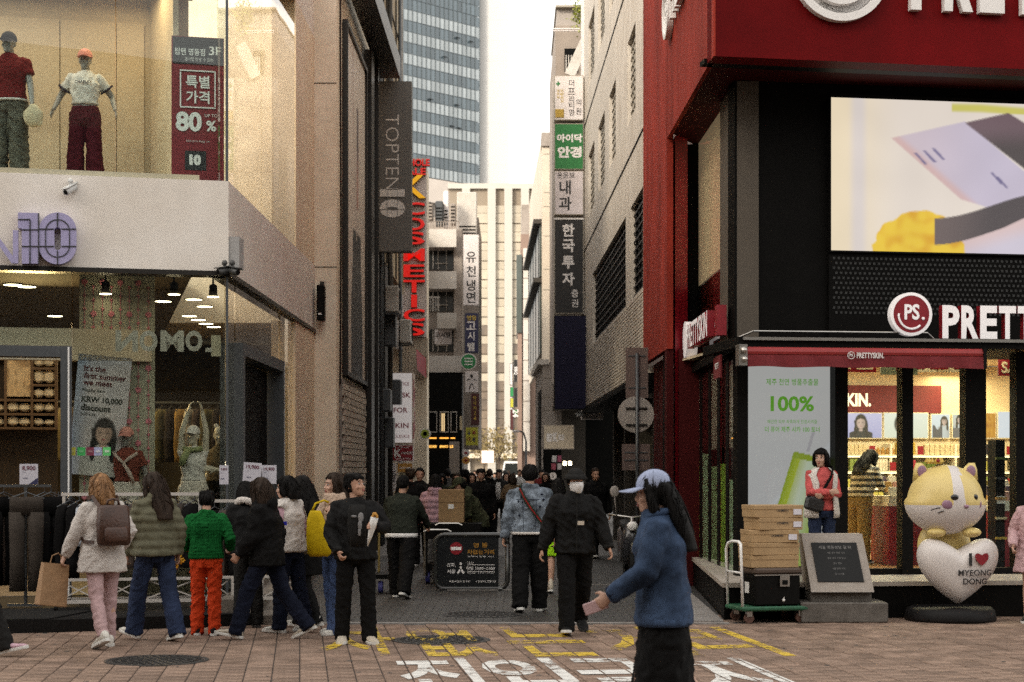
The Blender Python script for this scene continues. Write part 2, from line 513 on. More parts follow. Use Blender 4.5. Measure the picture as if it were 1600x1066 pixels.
def paint_mat(name,col,wear,seed):
 m=bpy.data.materials.new(name); m.use_nodes=True
 N,L=m.node_tree.nodes,m.node_tree.links
 b=N['Principled BSDF']; b.inputs['Base Color'].default_value=(*col,1); b.inputs['Roughness'].default_value=0.7
 tc=N.new('ShaderNodeTexCoord')
 def math_(op,a,bb=None):
  n=N.new('ShaderNodeMath'); n.operation=op
  for i,s in enumerate((a,bb)):
   if s is None:continue
   if isinstance(s,(int,float)):n.inputs[i].default_value=s
   else:L.new(s,n.inputs[i])
  return n.outputs[0]
 def dot(v):
  n=N.new('ShaderNodeVectorMath'); n.operation='DOT_PRODUCT'; L.new(tc.outputs['Object'],n.inputs[0]); n.inputs[1].default_value=v
  return n.outputs['Value']
 u=math_('DIVIDE',dot(GA),PW); v=dot(GB)
 k=math_('FLOOR',u); odd=math_('FLOORED_MODULO',k,2.0)
 v2=math_('DIVIDE',math_('ADD',v,math_('MULTIPLY',odd,PL/2)),PL)
 e=lambda f,t:math_('LESS_THAN',math_('MINIMUM',f,math_('SUBTRACT',1.0,f)),t)
 j=math_('MAXIMUM',e(math_('FRACT',u),0.035),e(math_('FRACT',v2),0.025))
 nz=N.new('ShaderNodeTexNoise'); nz.inputs['Scale'].default_value=9; nz.inputs['Detail'].default_value=8; nz.inputs['Roughness'].default_value=0.75
 mp=N.new('ShaderNodeMapping'); mp.inputs['Location'].default_value=(seed,0,0)
 L.new(tc.outputs['Object'],mp.inputs['Vector']); L.new(mp.outputs[0],nz.inputs['Vector'])
 n2=N.new('ShaderNodeTexNoise'); n2.inputs['Scale'].default_value=1.3; n2.inputs['Detail'].default_value=3
 L.new(mp.outputs[0],n2.inputs['Vector'])
 s=math_('ADD',math_('MULTIPLY',nz.outputs['Fac'],0.6),math_('MULTIPLY',n2.outputs['Fac'],0.4))
 mr=N.new('ShaderNodeMapRange'); L.new(s,mr.inputs[0]); mr.inputs[1].default_value=wear-0.05; mr.inputs[2].default_value=wear+0.03
 vis=math_('MULTIPLY',mr.outputs[0],math_('SUBTRACT',1.0,j))
 t=N.new('ShaderNodeBsdfTransparent'); mx=N.new('ShaderNodeMixShader')
 L.new(vis,mx.inputs[0]); L.new(t.outputs[0],mx.inputs[1]); L.new(b.outputs[0],mx.inputs[2])
 L.new(mx.outputs[0],N['Material Output'].inputs['Surface'])
 return m
m_wpaint=paint_mat('white_road_paint',(0.70,0.68,0.64),0.465,3.1)
m_ypaint=paint_mat('yellow_road_paint',(0.62,0.42,0.035),0.505,11.7)
for ch,pxc in zip('진입금지',(690,826,968,1140)):
 mb=MB(); c=Vector((ax(pxc,14.4),14.05+0.02,0.004))
 put_text(mb,ch,c,GA,GB,h=2.35,w=0.66,bold=0.022)
 mb.build('painted_letter',m_wpaint,pavement)
for ch,pxc in zip('차없는거리',(560,700,850,990,1120)):
 mb=MB(); c=Vector((ax(pxc,16.9),16.85,0.004))
 put_text(mb,ch,c,GA,GB,h=2.9,w=0.74,bold=0.015)
 mb.build('painted_letter',m_ypaint,pavement)
def manhole(c,r,label):
 t=thing('manhole_cover',label,'manhole cover',(c.x,c.y,0))
 f=MB(); f.lathe([(r,-0.03),(r,0.004),(r-0.035,0.004),(r-0.04,-0.004),(0.001,-0.004)],(c.x,c.y,0),40)
 f.build('rim',m_iron,t)
 d=MB(); d.lathe([(r-0.045,-0.02),(r-0.045,0.003),(0.001,0.0035)],(c.x,c.y,0),40)
 d.build('lid',m_iron,t)
 s=MB()
 for k in range(1,6):
  rr=(r-0.06)*k/5.4
  for q in range(6*k):
   a=2*pi*q/(6*k)
   s.M=Matrix.Translation((c.x+rr*cos(a),c.y+rr*sin(a),0.003)) @ Matrix.Rotation(a,4,'Z')
   s.box(-0.022,0.022,-0.012,0.012,0,0.007)
 s.M=None
 s.build('tread_stud',m_iron,t)['kind']='stuff'
 return t
manhole(*covers[0],'dark round iron manhole cover in the red pavers at lower left')
manhole(*covers[1],'round iron manhole cover among the worn yellow paint on the red pavers')
manhole(*covers[2],'round manhole cover with studded rings in the dark grey alley paving')
# ------------------------------------------------------------------ clothing store on the left corner
m_cream=pm('cream_cladding',(0.78,0.725,0.66),0.55,0.04,4,stain=0.10)
m_tan=pm('tan_cladding',(0.80,0.655,0.485),0.5,0.06,3,stain=0.12)
m_darktrim=pm('dark_metal_trim',(0.02,0.017,0.014),0.4,0.15,20,metal=0.4)
m_greymetal=pm('grey_metal',(0.075,0.08,0.085),0.45,0.08,20,metal=0.3)
m_glass=glass('window_glass')
m_glass_low=glass('shop_glass',(0.85,0.87,0.83)); m_glass_side=glass('window_glass_warm',(0.93,0.92,0.86),1.0,1.55)
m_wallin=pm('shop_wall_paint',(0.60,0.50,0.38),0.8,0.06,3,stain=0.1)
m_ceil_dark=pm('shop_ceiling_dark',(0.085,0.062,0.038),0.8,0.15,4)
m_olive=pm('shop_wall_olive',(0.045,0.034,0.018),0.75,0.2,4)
m_floor_in=pm('shop_floor',(0.16,0.13,0.10),0.35,0.1,5)
m_black=pm('black_paint',(0.005,0.0045,0.004),0.55,0.2,20,spec=0.1)
m_white=pm('white_paint',(0.78,0.76,0.73),0.5,0.05,8)
m_lamp=pm('lamp_glow',(0.9,0.85,0.7),0.5,0,emit=(1.0,0.82,0.52),estr=4.0)
m_lamp_soft=pm('lamp_glow_soft',(0.9,0.85,0.7),0.5,0,emit=(1.0,0.84,0.58),estr=3.0)
CXL,CYL=ax(357,21.3),21.3
LF=Facade(CXL,CYL,1,0.241)          # street front, x < 0 runs left
LS=Facade(CXL,CYL,0.0078,1)         # alley side
store=thing('clothing_store','cream corner clothing store with glass shop front, mannequin window above and lilac number sign','shop building',(CXL,CYL,0))
ZB0,ZB1=4.12,5.23
XE=LS.x(494)
def both(mb,z0,z1,d0,d1,xl=-8.0,xr=None,gap=0.0):
 mb.M=LF.M; mb.box(xl,-gap,d0,d1,z0,z1)
 mb.M=LS.M; mb.box(gap,xr if xr else XE-0.005,d0,d1,z0,z1); mb.M=None
b=MB(); both(b,ZB0,ZB1,0.0,0.30); b.build('fascia',m_cream,store)
b=MB(); both(b,ZB0-0.06,ZB0-0.002,-0.02,0.25); b.build('trim',m_darktrim,store)
b=MB(); both(b,9.2,11.0,0.02,0.4); b.build('upper_wall',m_cream,store)
b=MB(); b.M=LS.M; b.box(6.35,XE-0.004,0.012,0.4,ZB1+0.002,9.198); b.build('side_wall',m_tan,store)
b=MB(); b.M=LS.M; b.box(6.3,XE-0.004,0.012,0.4,0.0,ZB0-0.062); b.build('side_wall',m_tan,store)
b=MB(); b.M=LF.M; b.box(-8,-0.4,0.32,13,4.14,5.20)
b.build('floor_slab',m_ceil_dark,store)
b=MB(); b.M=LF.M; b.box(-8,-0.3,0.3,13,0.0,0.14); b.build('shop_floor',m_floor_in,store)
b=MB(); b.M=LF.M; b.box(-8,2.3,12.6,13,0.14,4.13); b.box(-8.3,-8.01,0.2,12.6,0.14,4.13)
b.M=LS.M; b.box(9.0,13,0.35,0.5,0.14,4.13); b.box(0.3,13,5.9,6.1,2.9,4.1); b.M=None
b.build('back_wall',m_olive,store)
b=MB(); b.M=LF.M; b.box(-8,-0.9,0.9,1.1,3.05,3.45); b.build('lintel',m_tan,store)
b=MB(); b.M=LF.M; b.box(-8,-0.35,2.62,2.8,5.22,8.2); b.build('display_wall',m_wallin,store)
pj=[(-8.0,LF.x(93,2.6)),(LF.x(93,2.6)+0.012,LF.x(181,2.6)),(LF.x(181,2.6)+0.012,-0.95)]
for (xa,xb) in pj:
 b=MB(); b.M=LF.M; b.box(xa,xb,2.575,2.615,5.25,7.75); b.build('wall_panel',m_wallin,store)
b=MB(); b.M=LF.M; b.prism([(-0.86,2.55,5.23),(-0.62,1.2,5.23),(-0.55,1.2,5.23),(-0.7,2.61,5.23)],(0,0,2.85)); b.build('return_wall',m_wallin,store)
b=MB(); b.M=LF.M; b.box(-8,-0.3,0.42,2.6,8.12,8.3); b.build('display_ceiling',m_wallin,store)
b=MB(); b.M=LS.M; b.box(3.4,6.3,2.6,2.75,5.22,9.2); b.build('display_wall',m_tan,store)
b=MB(); b.M=LF.M; b.box(-8,-0.35,0.06,2.6,5.202,5.30); b.build('display_plinth',m_wallin,store)
for (xa,xb) in [(-8,LF.x(-60)),(LF.x(-60)+0.01,LF.x(180)),(LF.x(180)+0.01,-0.03)]:
 b=MB(); b.M=LF.M; b.box(xa,xb,0.05,0.062,ZB1+0.002,9.198); b.build('window_pane',m_glass,store)
for (xa,xb) in [(0.03,3.2),(3.21,6.34)]:
 da,db_=0.135-0.0175*xa,0.135-0.0175*xb
 b=MB(); b.M=LS.M; b.prism([(xa,da,ZB1+0.002),(xb,db_,ZB1+0.002),(xb,db_+0.012,ZB1+0.002),(xa,da+0.012,ZB1+0.002)],(0,0,3.966)); b.build('window_pane',m_glass_side,store)
b=MB(); b.M=LF.M; b.box(-0.03,0.0,0.03,0.08,ZB1+0.003,9.197); b.box(-0.03,0.0,0.03,0.08,0.142,ZB0-0.065); b.build('corner_mullion',m_greymetal,store)
b=MB(); b.M=LF.M; b.box(LF.x(94),LF.x(183),0.3,0.33,8.0,8.04); b.build('light_track',m_black,store)
xd=LF.x(112)
for (xa,xb) in [(xd+0.01,LF.x(228)),(LF.x(228)+0.008,-0.035)]:
 b=MB(); b.M=LF.M; b.box(xa,xb,0.05,0.062,0.142,ZB0-0.064); b.build('shop_window',m_glass_low,store)
for (xa,xb) in [(0.03,LS.x(372)),(LS.x(443),6.29)]:
 b=MB(); b.M=LS.M; b.box(xa,xb,0.05,0.062,0.142,ZB0-0.064); b.build('shop_window',m_glass_side,store)
def portal(F,xa,xb,ztop,w=0.13,dp=0.25):
 d=MB(); d.M=F.M
 d.box(xa,xa+w,-0.05,dp,0.142,ztop); d.box(xb-w,xb,-0.05,dp,0.142,ztop); d.box(xa+w,xb-w,-0.05,dp,ztop-w,ztop)
 o=d.build('door_frame',m_greymetal,store)
 e=MB(); e.M=F.M; e.box(xb-w*0.35,xb-w*0.2,-0.056,-0.052,0.15,ztop-0.01); e.build('frame_edge',m_white,o)
 return o
portal(LF,LF.x(-110),xd,3.16)
portal(LS,LS.x(374),LS.x(440),3.30,0.16)
b=MB(); b.M=LF.M; b.box(-8,xd,0.05,0.062,3.17,ZB0-0.064); b.build('transom_pane',m_glass,store)
b=MB(); b.M=LS.M; b.box(LS.x(374),LS.x(440),0.05,0.062,3.31,ZB0-0.064); b.build('transom_pane',m_glass_side,store)
b=MB(); b.M=LS.M; b.box(LS.x(404),LS.x(436),0.18,0.22,0.15,3.12); b.build('door',m_black,store)
b=MB(); b.M=None
for ch,pxc,wpx in zip(['N','O','M','O','-'],(198,232,269,303,326),(34,28,36,26,10)):
 x,z=LF.p(pxc,533,0.08)
 w=wpx*21.3/F_PX
 put_text(b,ch,LF.w(x,0.075,z if ch != '-' else z-0.11),LF.d,UP,h=0.26 if ch != '-' else 0.05,w=w,bold=0.045,mirror=True)
b.build('window_lettering',pm('frosted_letter',(0.42,0.40,0.36),0.8,0.1,10),store)
b=MB(); LF.box(b,330,345,524,557,0.085,0.09); b.build('window_sticker',pm('frosted_sticker',(0.42,0.38,0.28),0.7,0.1,10),store)
for pxc,col in zip((112,127,141,153,167),((0.45,0.40,0.05),(0.05,0.42,0.10),(0.20,0.03,0.06),(0.35,0.37,0.55),(0.12,0.55,0.16))):
 s=MB(); LF.box(s,pxc-6,pxc+6,699,712,0.04,0.046); o=s.build('card_sticker',pm('sticker_%d'%pxc,col,0.5,0.1,60),store)
 s=MB(); x,z=LF.p(pxc,705.5,0.04)
 s.M=LF.M; s.box(x-0.026,x+0.026,0.035,0.039,z-0.012,z+0.016); s.build('sticker_mark',pm('mark_%d'%pxc,mixc(col,(0.75,0.75,0.7),0.6 if pxc>145 else 0.15),0.5,0),o)
m_lilac=pm('lilac_acrylic',(0.36,0.33,0.52),0.35,0.05,10)
m_seam=pm('sign_seam',(0.03,0.03,0.035),0.5,0)
sgn=thing('number_sign','large lilac acrylic number 10 with black seams on the cream band of the clothing store','shop sign',tuple(LF.w(LF.x(74),-0.1,4.13)))
def fp(px,py,d):x,z=LF.p(px,py,d); return LF.w(x,d,z)
def flat(mb,pts,d0,dep):mb.prism([fp(px,py,d0) for px,py in pts],LF.n*dep)
b=MB(); flat(b,[(28,332),(60,333),(60,412),(34,412),(34,357),(28,356)],-0.16,0.155); b.build('digit',m_lilac,sgn)
def stadium(cx,cy,rx,ry,r):
 out=[]
 for q,(sx,sy) in enumerate(((1,-1),(-1,-1),(-1,1),(1,1))):
  for k in range(9):
   a=pi/2*k/8+q*pi/2
   out.append((cx+sx*(rx-r)+r*cos(a),cy+sy*(ry-r)-r*sin(a)))
 return out
def ringslab(mb,outer,inner,d0,dep):
 A=[fp(*p,d0) for p in outer]; B=[fp(*p,d0) for p in inner]; n=len(A); D=LF.n*dep
 v=A+B+[p+D for p in A]+[p+D for p in B]; f=[]
 for i in range(n):
  j=(i+1)%n
  f+=[(i,j,n+j,n+i),(2*n+i,3*n+i,3*n+j,2*n+j),(i,2*n+i,2*n+j,j),(n+i,n+j,3*n+j,3*n+i)]
 mb.add(v,f)
b=MB(); ringslab(b,stadium(90,372.5,29.5,40.5,29),stadium(90,373,5,18,5),-0.16,0.155); b.build('digit',m_lilac,sgn)
b=MB()
ringslab(b,stadium(90,372.5,19.5,30,19),stadium(90,372.5,18,28.5,18),-0.168,0.012)
for (pa,pb) in [((60,358),(84,358)),((96,358),(119,358)),((60,385),(84,385)),((96,385),(119,385)),((90,333),(90,354)),((90,392),(90,413)),
     ((28,343),(47,343)),((47,343),(47,412)),((34,359),(60,359)),((34,385),(60,385)),((60.5,333),(60.5,412))]:
 b.bar(fp(*pa,-0.165),fp(*pb,-0.165),0.012,0.012)
b.build('seam',m_seam,sgn)
b=MB()
for pa,pb in [((-14,413),(-14,358)),((-14,360),(22,410)),((24.5,412),(24.5,360))]:
 b.bar(fp(*pa,-0.14),fp(*pb,-0.14),0.025,0.06)
b.build('letter',m_lilac,sgn)
def bullet_camera(c,aim,label,col,grp=None):
 t=thing('security_camera',label,'security camera',tuple(c)); a=Vector(aim).normalized()
 m=pm('camera_shell_%s'%('w' if col>.3 else 'b'),(col,col,col*0.97),0.4,0.05,10)
 q=MB(); q.bar(Vector(c),Vector(c)+Vector((0,0,-0.09)),0.03); q.ball(Vector(c),0.035); q.build('bracket',m,t)
 p=Vector(c)+Vector((0,0,-0.1))
 q=MB(); q.tube([p-a*0.1,p-a*0.09,p+a*0.09,p+a*0.1],[0.02,0.045,0.045,0.04],12); q.bar(p-a*0.1+UP*0.05,p+a*0.13+UP*0.05,0.09,0.012); q.build('housing',m,t,True)
 q=MB(); q.tube([p+a*0.098,p+a*0.104],0.03,12); q.build('lens',m_black,t)
bullet_camera(fp(110,283,-0.06),(-0.5,-1,-0.6),'white security camera under the mannequin window of the clothing store',0.65)
bullet_camera(fp(351,411,-0.07),(-0.8,-0.8,-0.2),'dark security camera pointing left at the corner of the cream band',0.05)
bullet_camera(fp(363,411,-0.09),(0.8,-0.6,-0.2),'dark security camera pointing right at the corner of the cream band',0.05)
b=MB(); F=LF; b.M=LS.M; b.box(0.02,0.35,-0.13,-0.002,4.17,4.55)
solo(b,'junction_box',pm('box_grey',(0.33,0.32,0.31),0.5),'small grey junction box on the corner of the cream band above the cameras','junction box')
ZC=4.135
def downlight(px,py,grp='downlights in the clothing store ceiling',zc=ZC,spot=False):
 Y=(zc-CAMZ)*F_PX/(HZ-py); c=Vector((ax(px,Y),Y,zc))
 if spot:
  t=thing('spotlight','black track spotlight hanging under the ceiling behind the shop window','spotlight',tuple(c),0,'track spotlights in the clothing store window')
  q=MB(); q.tube([c,c-UP*0.1],0.012); q.lathe([(0.05,0),(0.055,0.02),(0.05,0.14),(0.02,0.16)],c-UP*0.25,12); q.build('housing',m_black,t)
  q=MB(); q.lathe([(0.001,-0.255),(0.075,-0.256),(0.075,-0.252)],c,14); q.build('lamp',m_lamp,t)
 else:
  t=thing('downlight','round warm downlight set in the dark ceiling of the clothing store','ceiling light',tuple(c),0,grp)
  q=MB(); q.lathe([(0.135,-0.001),(0.135,-0.012),(0.12,-0.014),(0.12,-0.002)],c,16); q.build('trim',m_ceil_dark,t)
  q=MB(); q.lathe([(0.001,-0.012),(0.118,-0.013),(0.118,-0.008)],c,16); q.build('lamp',m_lamp,t)
for px,py in [(20,444),(42,447),(86,493),(5,536),(43,541),(80,545),(124,535),(303,467),(320,478),(296,493),(310,499),(322,505),(334,510),(255,470),(200,480)]:
 downlight(px,py)
for px,py in [(165,428),(272,429),(333,433)]:downlight(px,py,spot=True)
def lamp(name,kind,loc,power,col=(1,0.80,0.52),size=0.3,rot=None,spot=None):
 d=bpy.data.lights.new(name,kind); d.energy=power; d.color=col
 if kind=='AREA':d.size=size
 else:d.shadow_soft_size=size
 if spot:d.spot_size=R(spot); d.spot_blend=0.5
 o=bpy.data.objects.new(name,d); C.objects.link(o); o.location=loc
 if rot:o.rotation_euler=rot
 return o
lamp('shop_lamp','AREA',LF.w(-3.2,2.4,4.0),8,size=1.2)
lamp('shop_lamp','AREA',LF.w(-1.2,2.2,4.0),2.5,size=1.0)
lamp('shop_lamp','AREA',LF.w(-4.2,6.5,4.0),22,(1,0.70,0.34),size=1.5)
lamp('shop_lamp','AREA',LF.w(-1.8,7.5,4.0),9,(1,0.70,0.34),size=1.5)
lamp('display_lamp','AREA',LF.w(-2.7,1.4,8.0),7,(1,0.80,0.58),size=1.0)
lamp('display_lamp','AREA',LF.w(-1.2,1.6,8.0),5,(1,0.74,0.42),size=0.7)
lamp('display_lamp','AREA',LS.w(3.6,1.0,8.9),9,(1,0.82,0.58),size=1.2)
for k in range(5):
 x=LF.x(296+9*k,11.5)
 lamp('wall_lamp','SPOT',LF.w(x,12.1,4.05),14,(1,0.72,0.36),0.05,(R(8),0,0),34)
m_wood_warm=pm('shelf_wood',(0.12,0.07,0.035),0.5,0.2,8,stretch=(1,8,8))
m_pack=pm('packed_cloth',(0.74,0.66,0.50),0.75,0.15,12)
SH=4.2
shf=thing('wall_shelf','dark shelf wall full of folded packs behind the grey street door','shelf',tuple(LF.w(LF.x(40,SH),SH,0.14)))
def sp(px,py):x,z=LF.p(px,py,SH); return x,z
b=MB(); b.M=LF.M
for py in (545,574,600,623,645,667):
 x0,z=sp(50 if py in (574,600) else -30,py); x1,_=sp(88,py); b.box(x0,x1,SH-0.02,SH+0.45,z-0.035,z)
b.build('shelf_board',m_wood_warm,shf)
b=MB(); b.M=LF.M
for px in (-30,8,49.5,87):
 x0,z0=sp(px-1.5,667); _,z1=sp(px,542); b.box(x0,x0+0.035,SH-0.015,SH+0.45,z0-0.03,z1)
b.build('upright',m_wood_warm,shf)
b=MB(); b.M=LF.M; x0,_=sp(-30,600); x1,_=sp(89,600); b.box(x0,x1,SH+0.455,SH+0.5,0.15,3.2); b.build('back_panel',pm('shelf_back',(0.035,0.022,0.012),0.6,0.3,3,stretch=(6,1,0.5)),shf)
def pack(px0,px1,py0,py1,row):
 x0,z0=sp(px0,py1); x1,z1=sp(px1,py0); q=MB(); q.M=LF.M
 q.cbox(x0,x1,SH+0.05,SH+0.4,z0+0.002,z1,0.03)
 t=solo(q,'folded_pack',m_pack,'%s cream pack from the left in the %s row of the warm lit shelf wall'%(ORD[[-28,10,29,51.5,69].index(px0)],ORD[row]),'folded clothes','folded packs on the clothing store shelves')
for r,(py0,py1) in enumerate(((551,572),(577,598),(604,621),(627,643),(650,665))):
 for px0,px1 in ((51.5,68),(69,86)):pack(px0,px1,py0+rnd.uniform(0,5),py1,r)
 if r >= 3:
  for px0,px1 in ((-28,6),(10,28),(29,48)):pack(px0,px1,py0+rnd.uniform(0,3),py1,r)
b=MB(); x0,z0=sp(9,620); x1,z1=sp(47.5,556);
photo_w=x1-x0
m_print=vcol_mat('printed_paper')
def warmface(u,v):
 c=mixc((0.55,0.40,0.22),(0.70,0.56,0.36),0.5+0.5*noise.noise((u*3,v*3,1)))
 d=noise.noise((u*6,v*6,5))
 return mixc(c,(0.22,0.13,0.06),sstep(0.15,0.5,d)*0.5+(0.55 if v>0.8+0.1*sin(u*6) else 0))
pg=print_grid('wall_picture',LF.w(x0,SH+0.02,z0+0.005),LF.d,UP,photo_w,z1-z0,24,30,warmface,m_print)
tag(pg,'large warm printed picture standing on the shelf wall behind the street door','picture')
lamp('shelf_lamp','AREA',LF.w(LF.x(45,3.3),3.2,3.4),20,(1,0.66,0.28),0.6,(R(-50),0,math.atan2(LF.d.y,LF.d.x)))
m_panel=pm('grey_green_paper',(0.40,0.39,0.31),0.8,0.08,6)
b=MB(); LF.box(b,124,242,424,775,1.0,1.05)
flo=solo(b,'display_board',m_panel,'tall grey green board with pink flower strings behind the shop window','display board')
m_pink=pm('pink_paper_flower',(0.62,0.20,0.26),0.8,0.15,20)
gar=[]
for k,px in enumerate((132,146,160,174,188,202,216,232)):
 t=MB(); x,_=LF.p(px,500,0.99)
 for q in range(17):
  z=4.05-q*0.17-(k%2)*0.06
  big=(q+2*k)%4==0
  r=0.036 if big else 0.02
  for s in range(5 if big else 3):
   a=s*2*pi/(5 if big else 3)+q
   t.M=LF.M @ Matrix.Translation((x+cos(a)*r*0.6,0.985,z+sin(a)*r*0.6))
   t.ball((0,0,0),(r*0.55,0.006,r*0.55),6,4)
  t.M=LF.M; t.box(x-0.003,x+0.003,0.988,0.992,z-0.16,z)
 t.M=None
 solo(t,'flower_string',m_pink,'string of small pink paper flowers hanging on the grey green panel','flower string','pink flower strings on the display panel')
def portrait(u,v,bg0,bg1,hair=(0.02,0.017,0.016),skin=(0.62,0.42,0.34),cloth=(0.6,0.58,0.55),hc=(0.5,0.6),fr=0.13,asp=1.0,fringe=True,longh=True):
 """a printed head and shoulders; fr = half the width of the face in units of the picture's height"""
 c=mixc(bg0,bg1,v)
 x,y=(u-hc[0])*asp/fr,(v-hc[1])/fr
 m=lambda col,t:mixc(c,col,max(0,min(1,t)))
 E=lambda cx,cy,rx,ry,s=0.12:sstep(1+s,1-s,sqrt(((x-cx)/rx)**2+((y-cy)/ry)**2))
 if longh:c=m(hair,sstep(1.55,1.35,abs(x+0.08*sin(y*2)))*sstep(-3.4,-2.9,y)*sstep(0.6,0.3,y))
 w=0.5+2.0*sstep(-1.35,-2.3,y)
 c=m(mixc(cloth,tuple(k*0.75 for k in cloth),sstep(0.3,2.4,abs(x+0.4))),sstep(w+0.12,w-0.12,abs(x))*sstep(-1.3,-1.5,y))
 c=m(skin,sstep(0.45,0.35,abs(x))*sstep(-2.0,-1.7,y)*sstep(-0.8,-1.0,y))
 if longh:c=m(hair,E(-1.15,-2.0,0.36,1.5)+E(1.15,-2.0,0.36,1.5))
 c=m(hair,E(0,0.22,1.28,1.62))
 f=E(0,-0.1,0.93,1.25)*(sstep(0.62,0.5,y-0.1*abs(x)) if fringe else sstep(1.0,0.75,y+0.35*abs(x)))
 c=m(mixc(skin,tuple(k*0.72 for k in skin),sstep(0.1,0.9,abs(x+0.25))),f)
 for sx_ in (-0.40,0.40):
  c=m((0.03,0.02,0.02),E(sx_,0.0,0.19,0.075,0.3)*0.9); c=m((0.06,0.04,0.03),E(sx_,0.24,0.25,0.035,0.4)*0.6)
 c=m((0.42,0.10,0.10),E(0,-0.78,0.24,0.085,0.25)*0.9); c=m(tuple(k*0.62 for k in skin),E(0.03,-0.42,0.13,0.06,0.4)*0.7)
 return c
ban=thing('summer_banner','tilted pale blue summer discount banner with a dark haired woman in the shop window','banner',tuple(LF.w(LF.x(155,0.85),0.85,2.1)))
tr=R(-5); br=(LF.d*cos(tr)+UP*sin(tr)); bu=(UP*cos(tr)-LF.d*sin(tr))
x0,z0=LF.p(106,740,0.9); bo=LF.w(x0,0.9,z0); bw,bh=0.66,1.52
def summer(u,v):
 base=mixc((0.62,0.57,0.60),(0.34,0.40,0.55),sstep(0.35,0.0,u)*0.8+0.5*sstep(0.8,1.0,v)+0.25*noise.noise((u*3,v*5,2)))
 p=portrait(u,v,base,base,cloth=(0.60,0.58,0.56),hc=(0.60,0.36),fr=0.07,asp=bw/bh)
 return p
print_grid('printed_sheet',bo,br,bu,bw,bh,90,200,summer,m_print,ban)
b=MB()
def bt(s,u,v,h,bold):put_text(b,s,bo+br*(u*bw)+bu*(v*bh)-LF.n*0.004,br,bu,h=h,bold=bold,align='l')
bt("It's the",0.13,0.885,0.075,0.02); bt('first summer',0.13,0.825,0.075,0.02); bt('we meet',0.13,0.765,0.062,0.02)
b.build('lettering',pm('maroon_print',(0.10,0.012,0.015),0.7,0),ban)
b=MB(); bt('Popular item',0.13,0.70,0.05,0.01); bt('KRW 10,000',0.13,0.625,0.085,0.03); bt('discount',0.13,0.56,0.08,0.03); bt('3.27-4.26',0.13,0.505,0.035,0.0)
b.build('lettering',pm('green_black_print',(0.012,0.022,0.014),0.7,0),ban)
m_redprint=pm('red_banner_print',(0.20,0.012,0.02),0.6,0.08,8)
m_dkprint=pm('black_banner_print',(0.022,0.02,0.022),0.6,0.08,8)
m_wprint=pm('white_print',(0.82,0.78,0.76),0.6,0.0)
sb=thing('sale_banner','red special price banner with white 80% figures behind the corner of the mannequin window','banner',tuple(LF.w(LF.x(309,0.3),0.3,5.3)))
b=MB(); LF.box(b,268,350,58,286,0.30,0.32); b.build('sheet',m_redprint,sb)
b=MB(); LF.box(b,270,349,59,101,0.294,0.2985); b.build('header',m_dkprint,sb)
b=MB(); LF.box(b,289,322,236,266,0.294,0.2985); b.build('number_tile',m_dkprint,sb)
def lt(mb,s,px,py,hpx,bold=0.0,d=0.288,F=LF,wpx=None,align='c',**kw):
 x,z=F.p(px,py,d); Yl=F.w(x,d,0).y; sc=Yl/F_PX
 put_text(mb,s,F.w(x,d,z),F.d,UP,h=hpx*sc if hpx else None,w=wpx*sc if wpx else None,bold=bold,align=align,**kw)
b=MB()
lt(b,'탑텐 명동점',297,81,11,0.01,wpx=46); lt(b,'3F',336,80,14,0.02,wpx=19); lt(b,'옷사면 만날 수 있는',311,93,6,wpx=44)
lt(b,'특별',309,128,20,0.02); lt(b,'가격',309,152,20,0.02); lt(b,'80',295,190,31,0.04); lt(b,'%',330,197,17,0.03); lt(b,'UP TO',330,181,5,0.0)
lt(b,'지금만 만나는 특별한 가격',309,221,3); lt(b,'10',305,250,17,0.08)
for (p0,p1,q0,q1) in ((281,337,110,112),(281,337,167,169),(281,283,112,167),(335,337,112,167)):
 LF.box(b,p0,p1,q0,q1,0.288,0.296)
b.build('lettering',m_wprint,sb)
m_deck=pm('black_deck',(0.009,0.008,0.0075),0.8,0.25,12,bump=0.2,spec=0.15)
m_mat=pm('rubber_mat',(0.016,0.015,0.014),0.9,0.25,60,bump=0.4,bscale=200,spec=0.15)
m_board=pm('weathered_board',(0.17,0.145,0.12),0.7,0.25,6,stretch=(8,1,8),stain=0.3)
b=MB(); b.prism([(-9,16.6,0),(-4.6,17.75,0),(-2.75,18.55,0),(-3.0,22.5,0),(-9,21.2,0)],(0,0,0.13))
structure(b,'shop_step',m_deck)
b=MB(); b.prism([(-9,16.75,0.132),(-4.75,17.72,0.132),(-4.5,19.2,0.132),(-9,18.2,0.132)],(0,0,0.012))
solo(b,'door_mat',m_mat,'wide dark rubber mat on the step before the clothing store door','mat')
sp_=thing('timber_step','grey weathered timber step edge along the alley side of the clothing store','step',(-2.9,22,0))
for k in range(3):
 for (ya,yb) in ((18.62,22.0),(22.02,25.6),(25.62,29.2)):
  xa=-2.55-0.2*k-(ya-18.6)*0.062; xb=-2.55-0.2*k-(yb-18.6)*0.062
  q=MB(); q.prism([(xa,ya,0.0+0.001*k),(xa-0.2,ya,0.001*k),(xb-0.2,yb,0.001*k),(xb,yb,0.001*k)],(0,0,0.10+0.085*k)); q.build('plank',m_board,sp_)
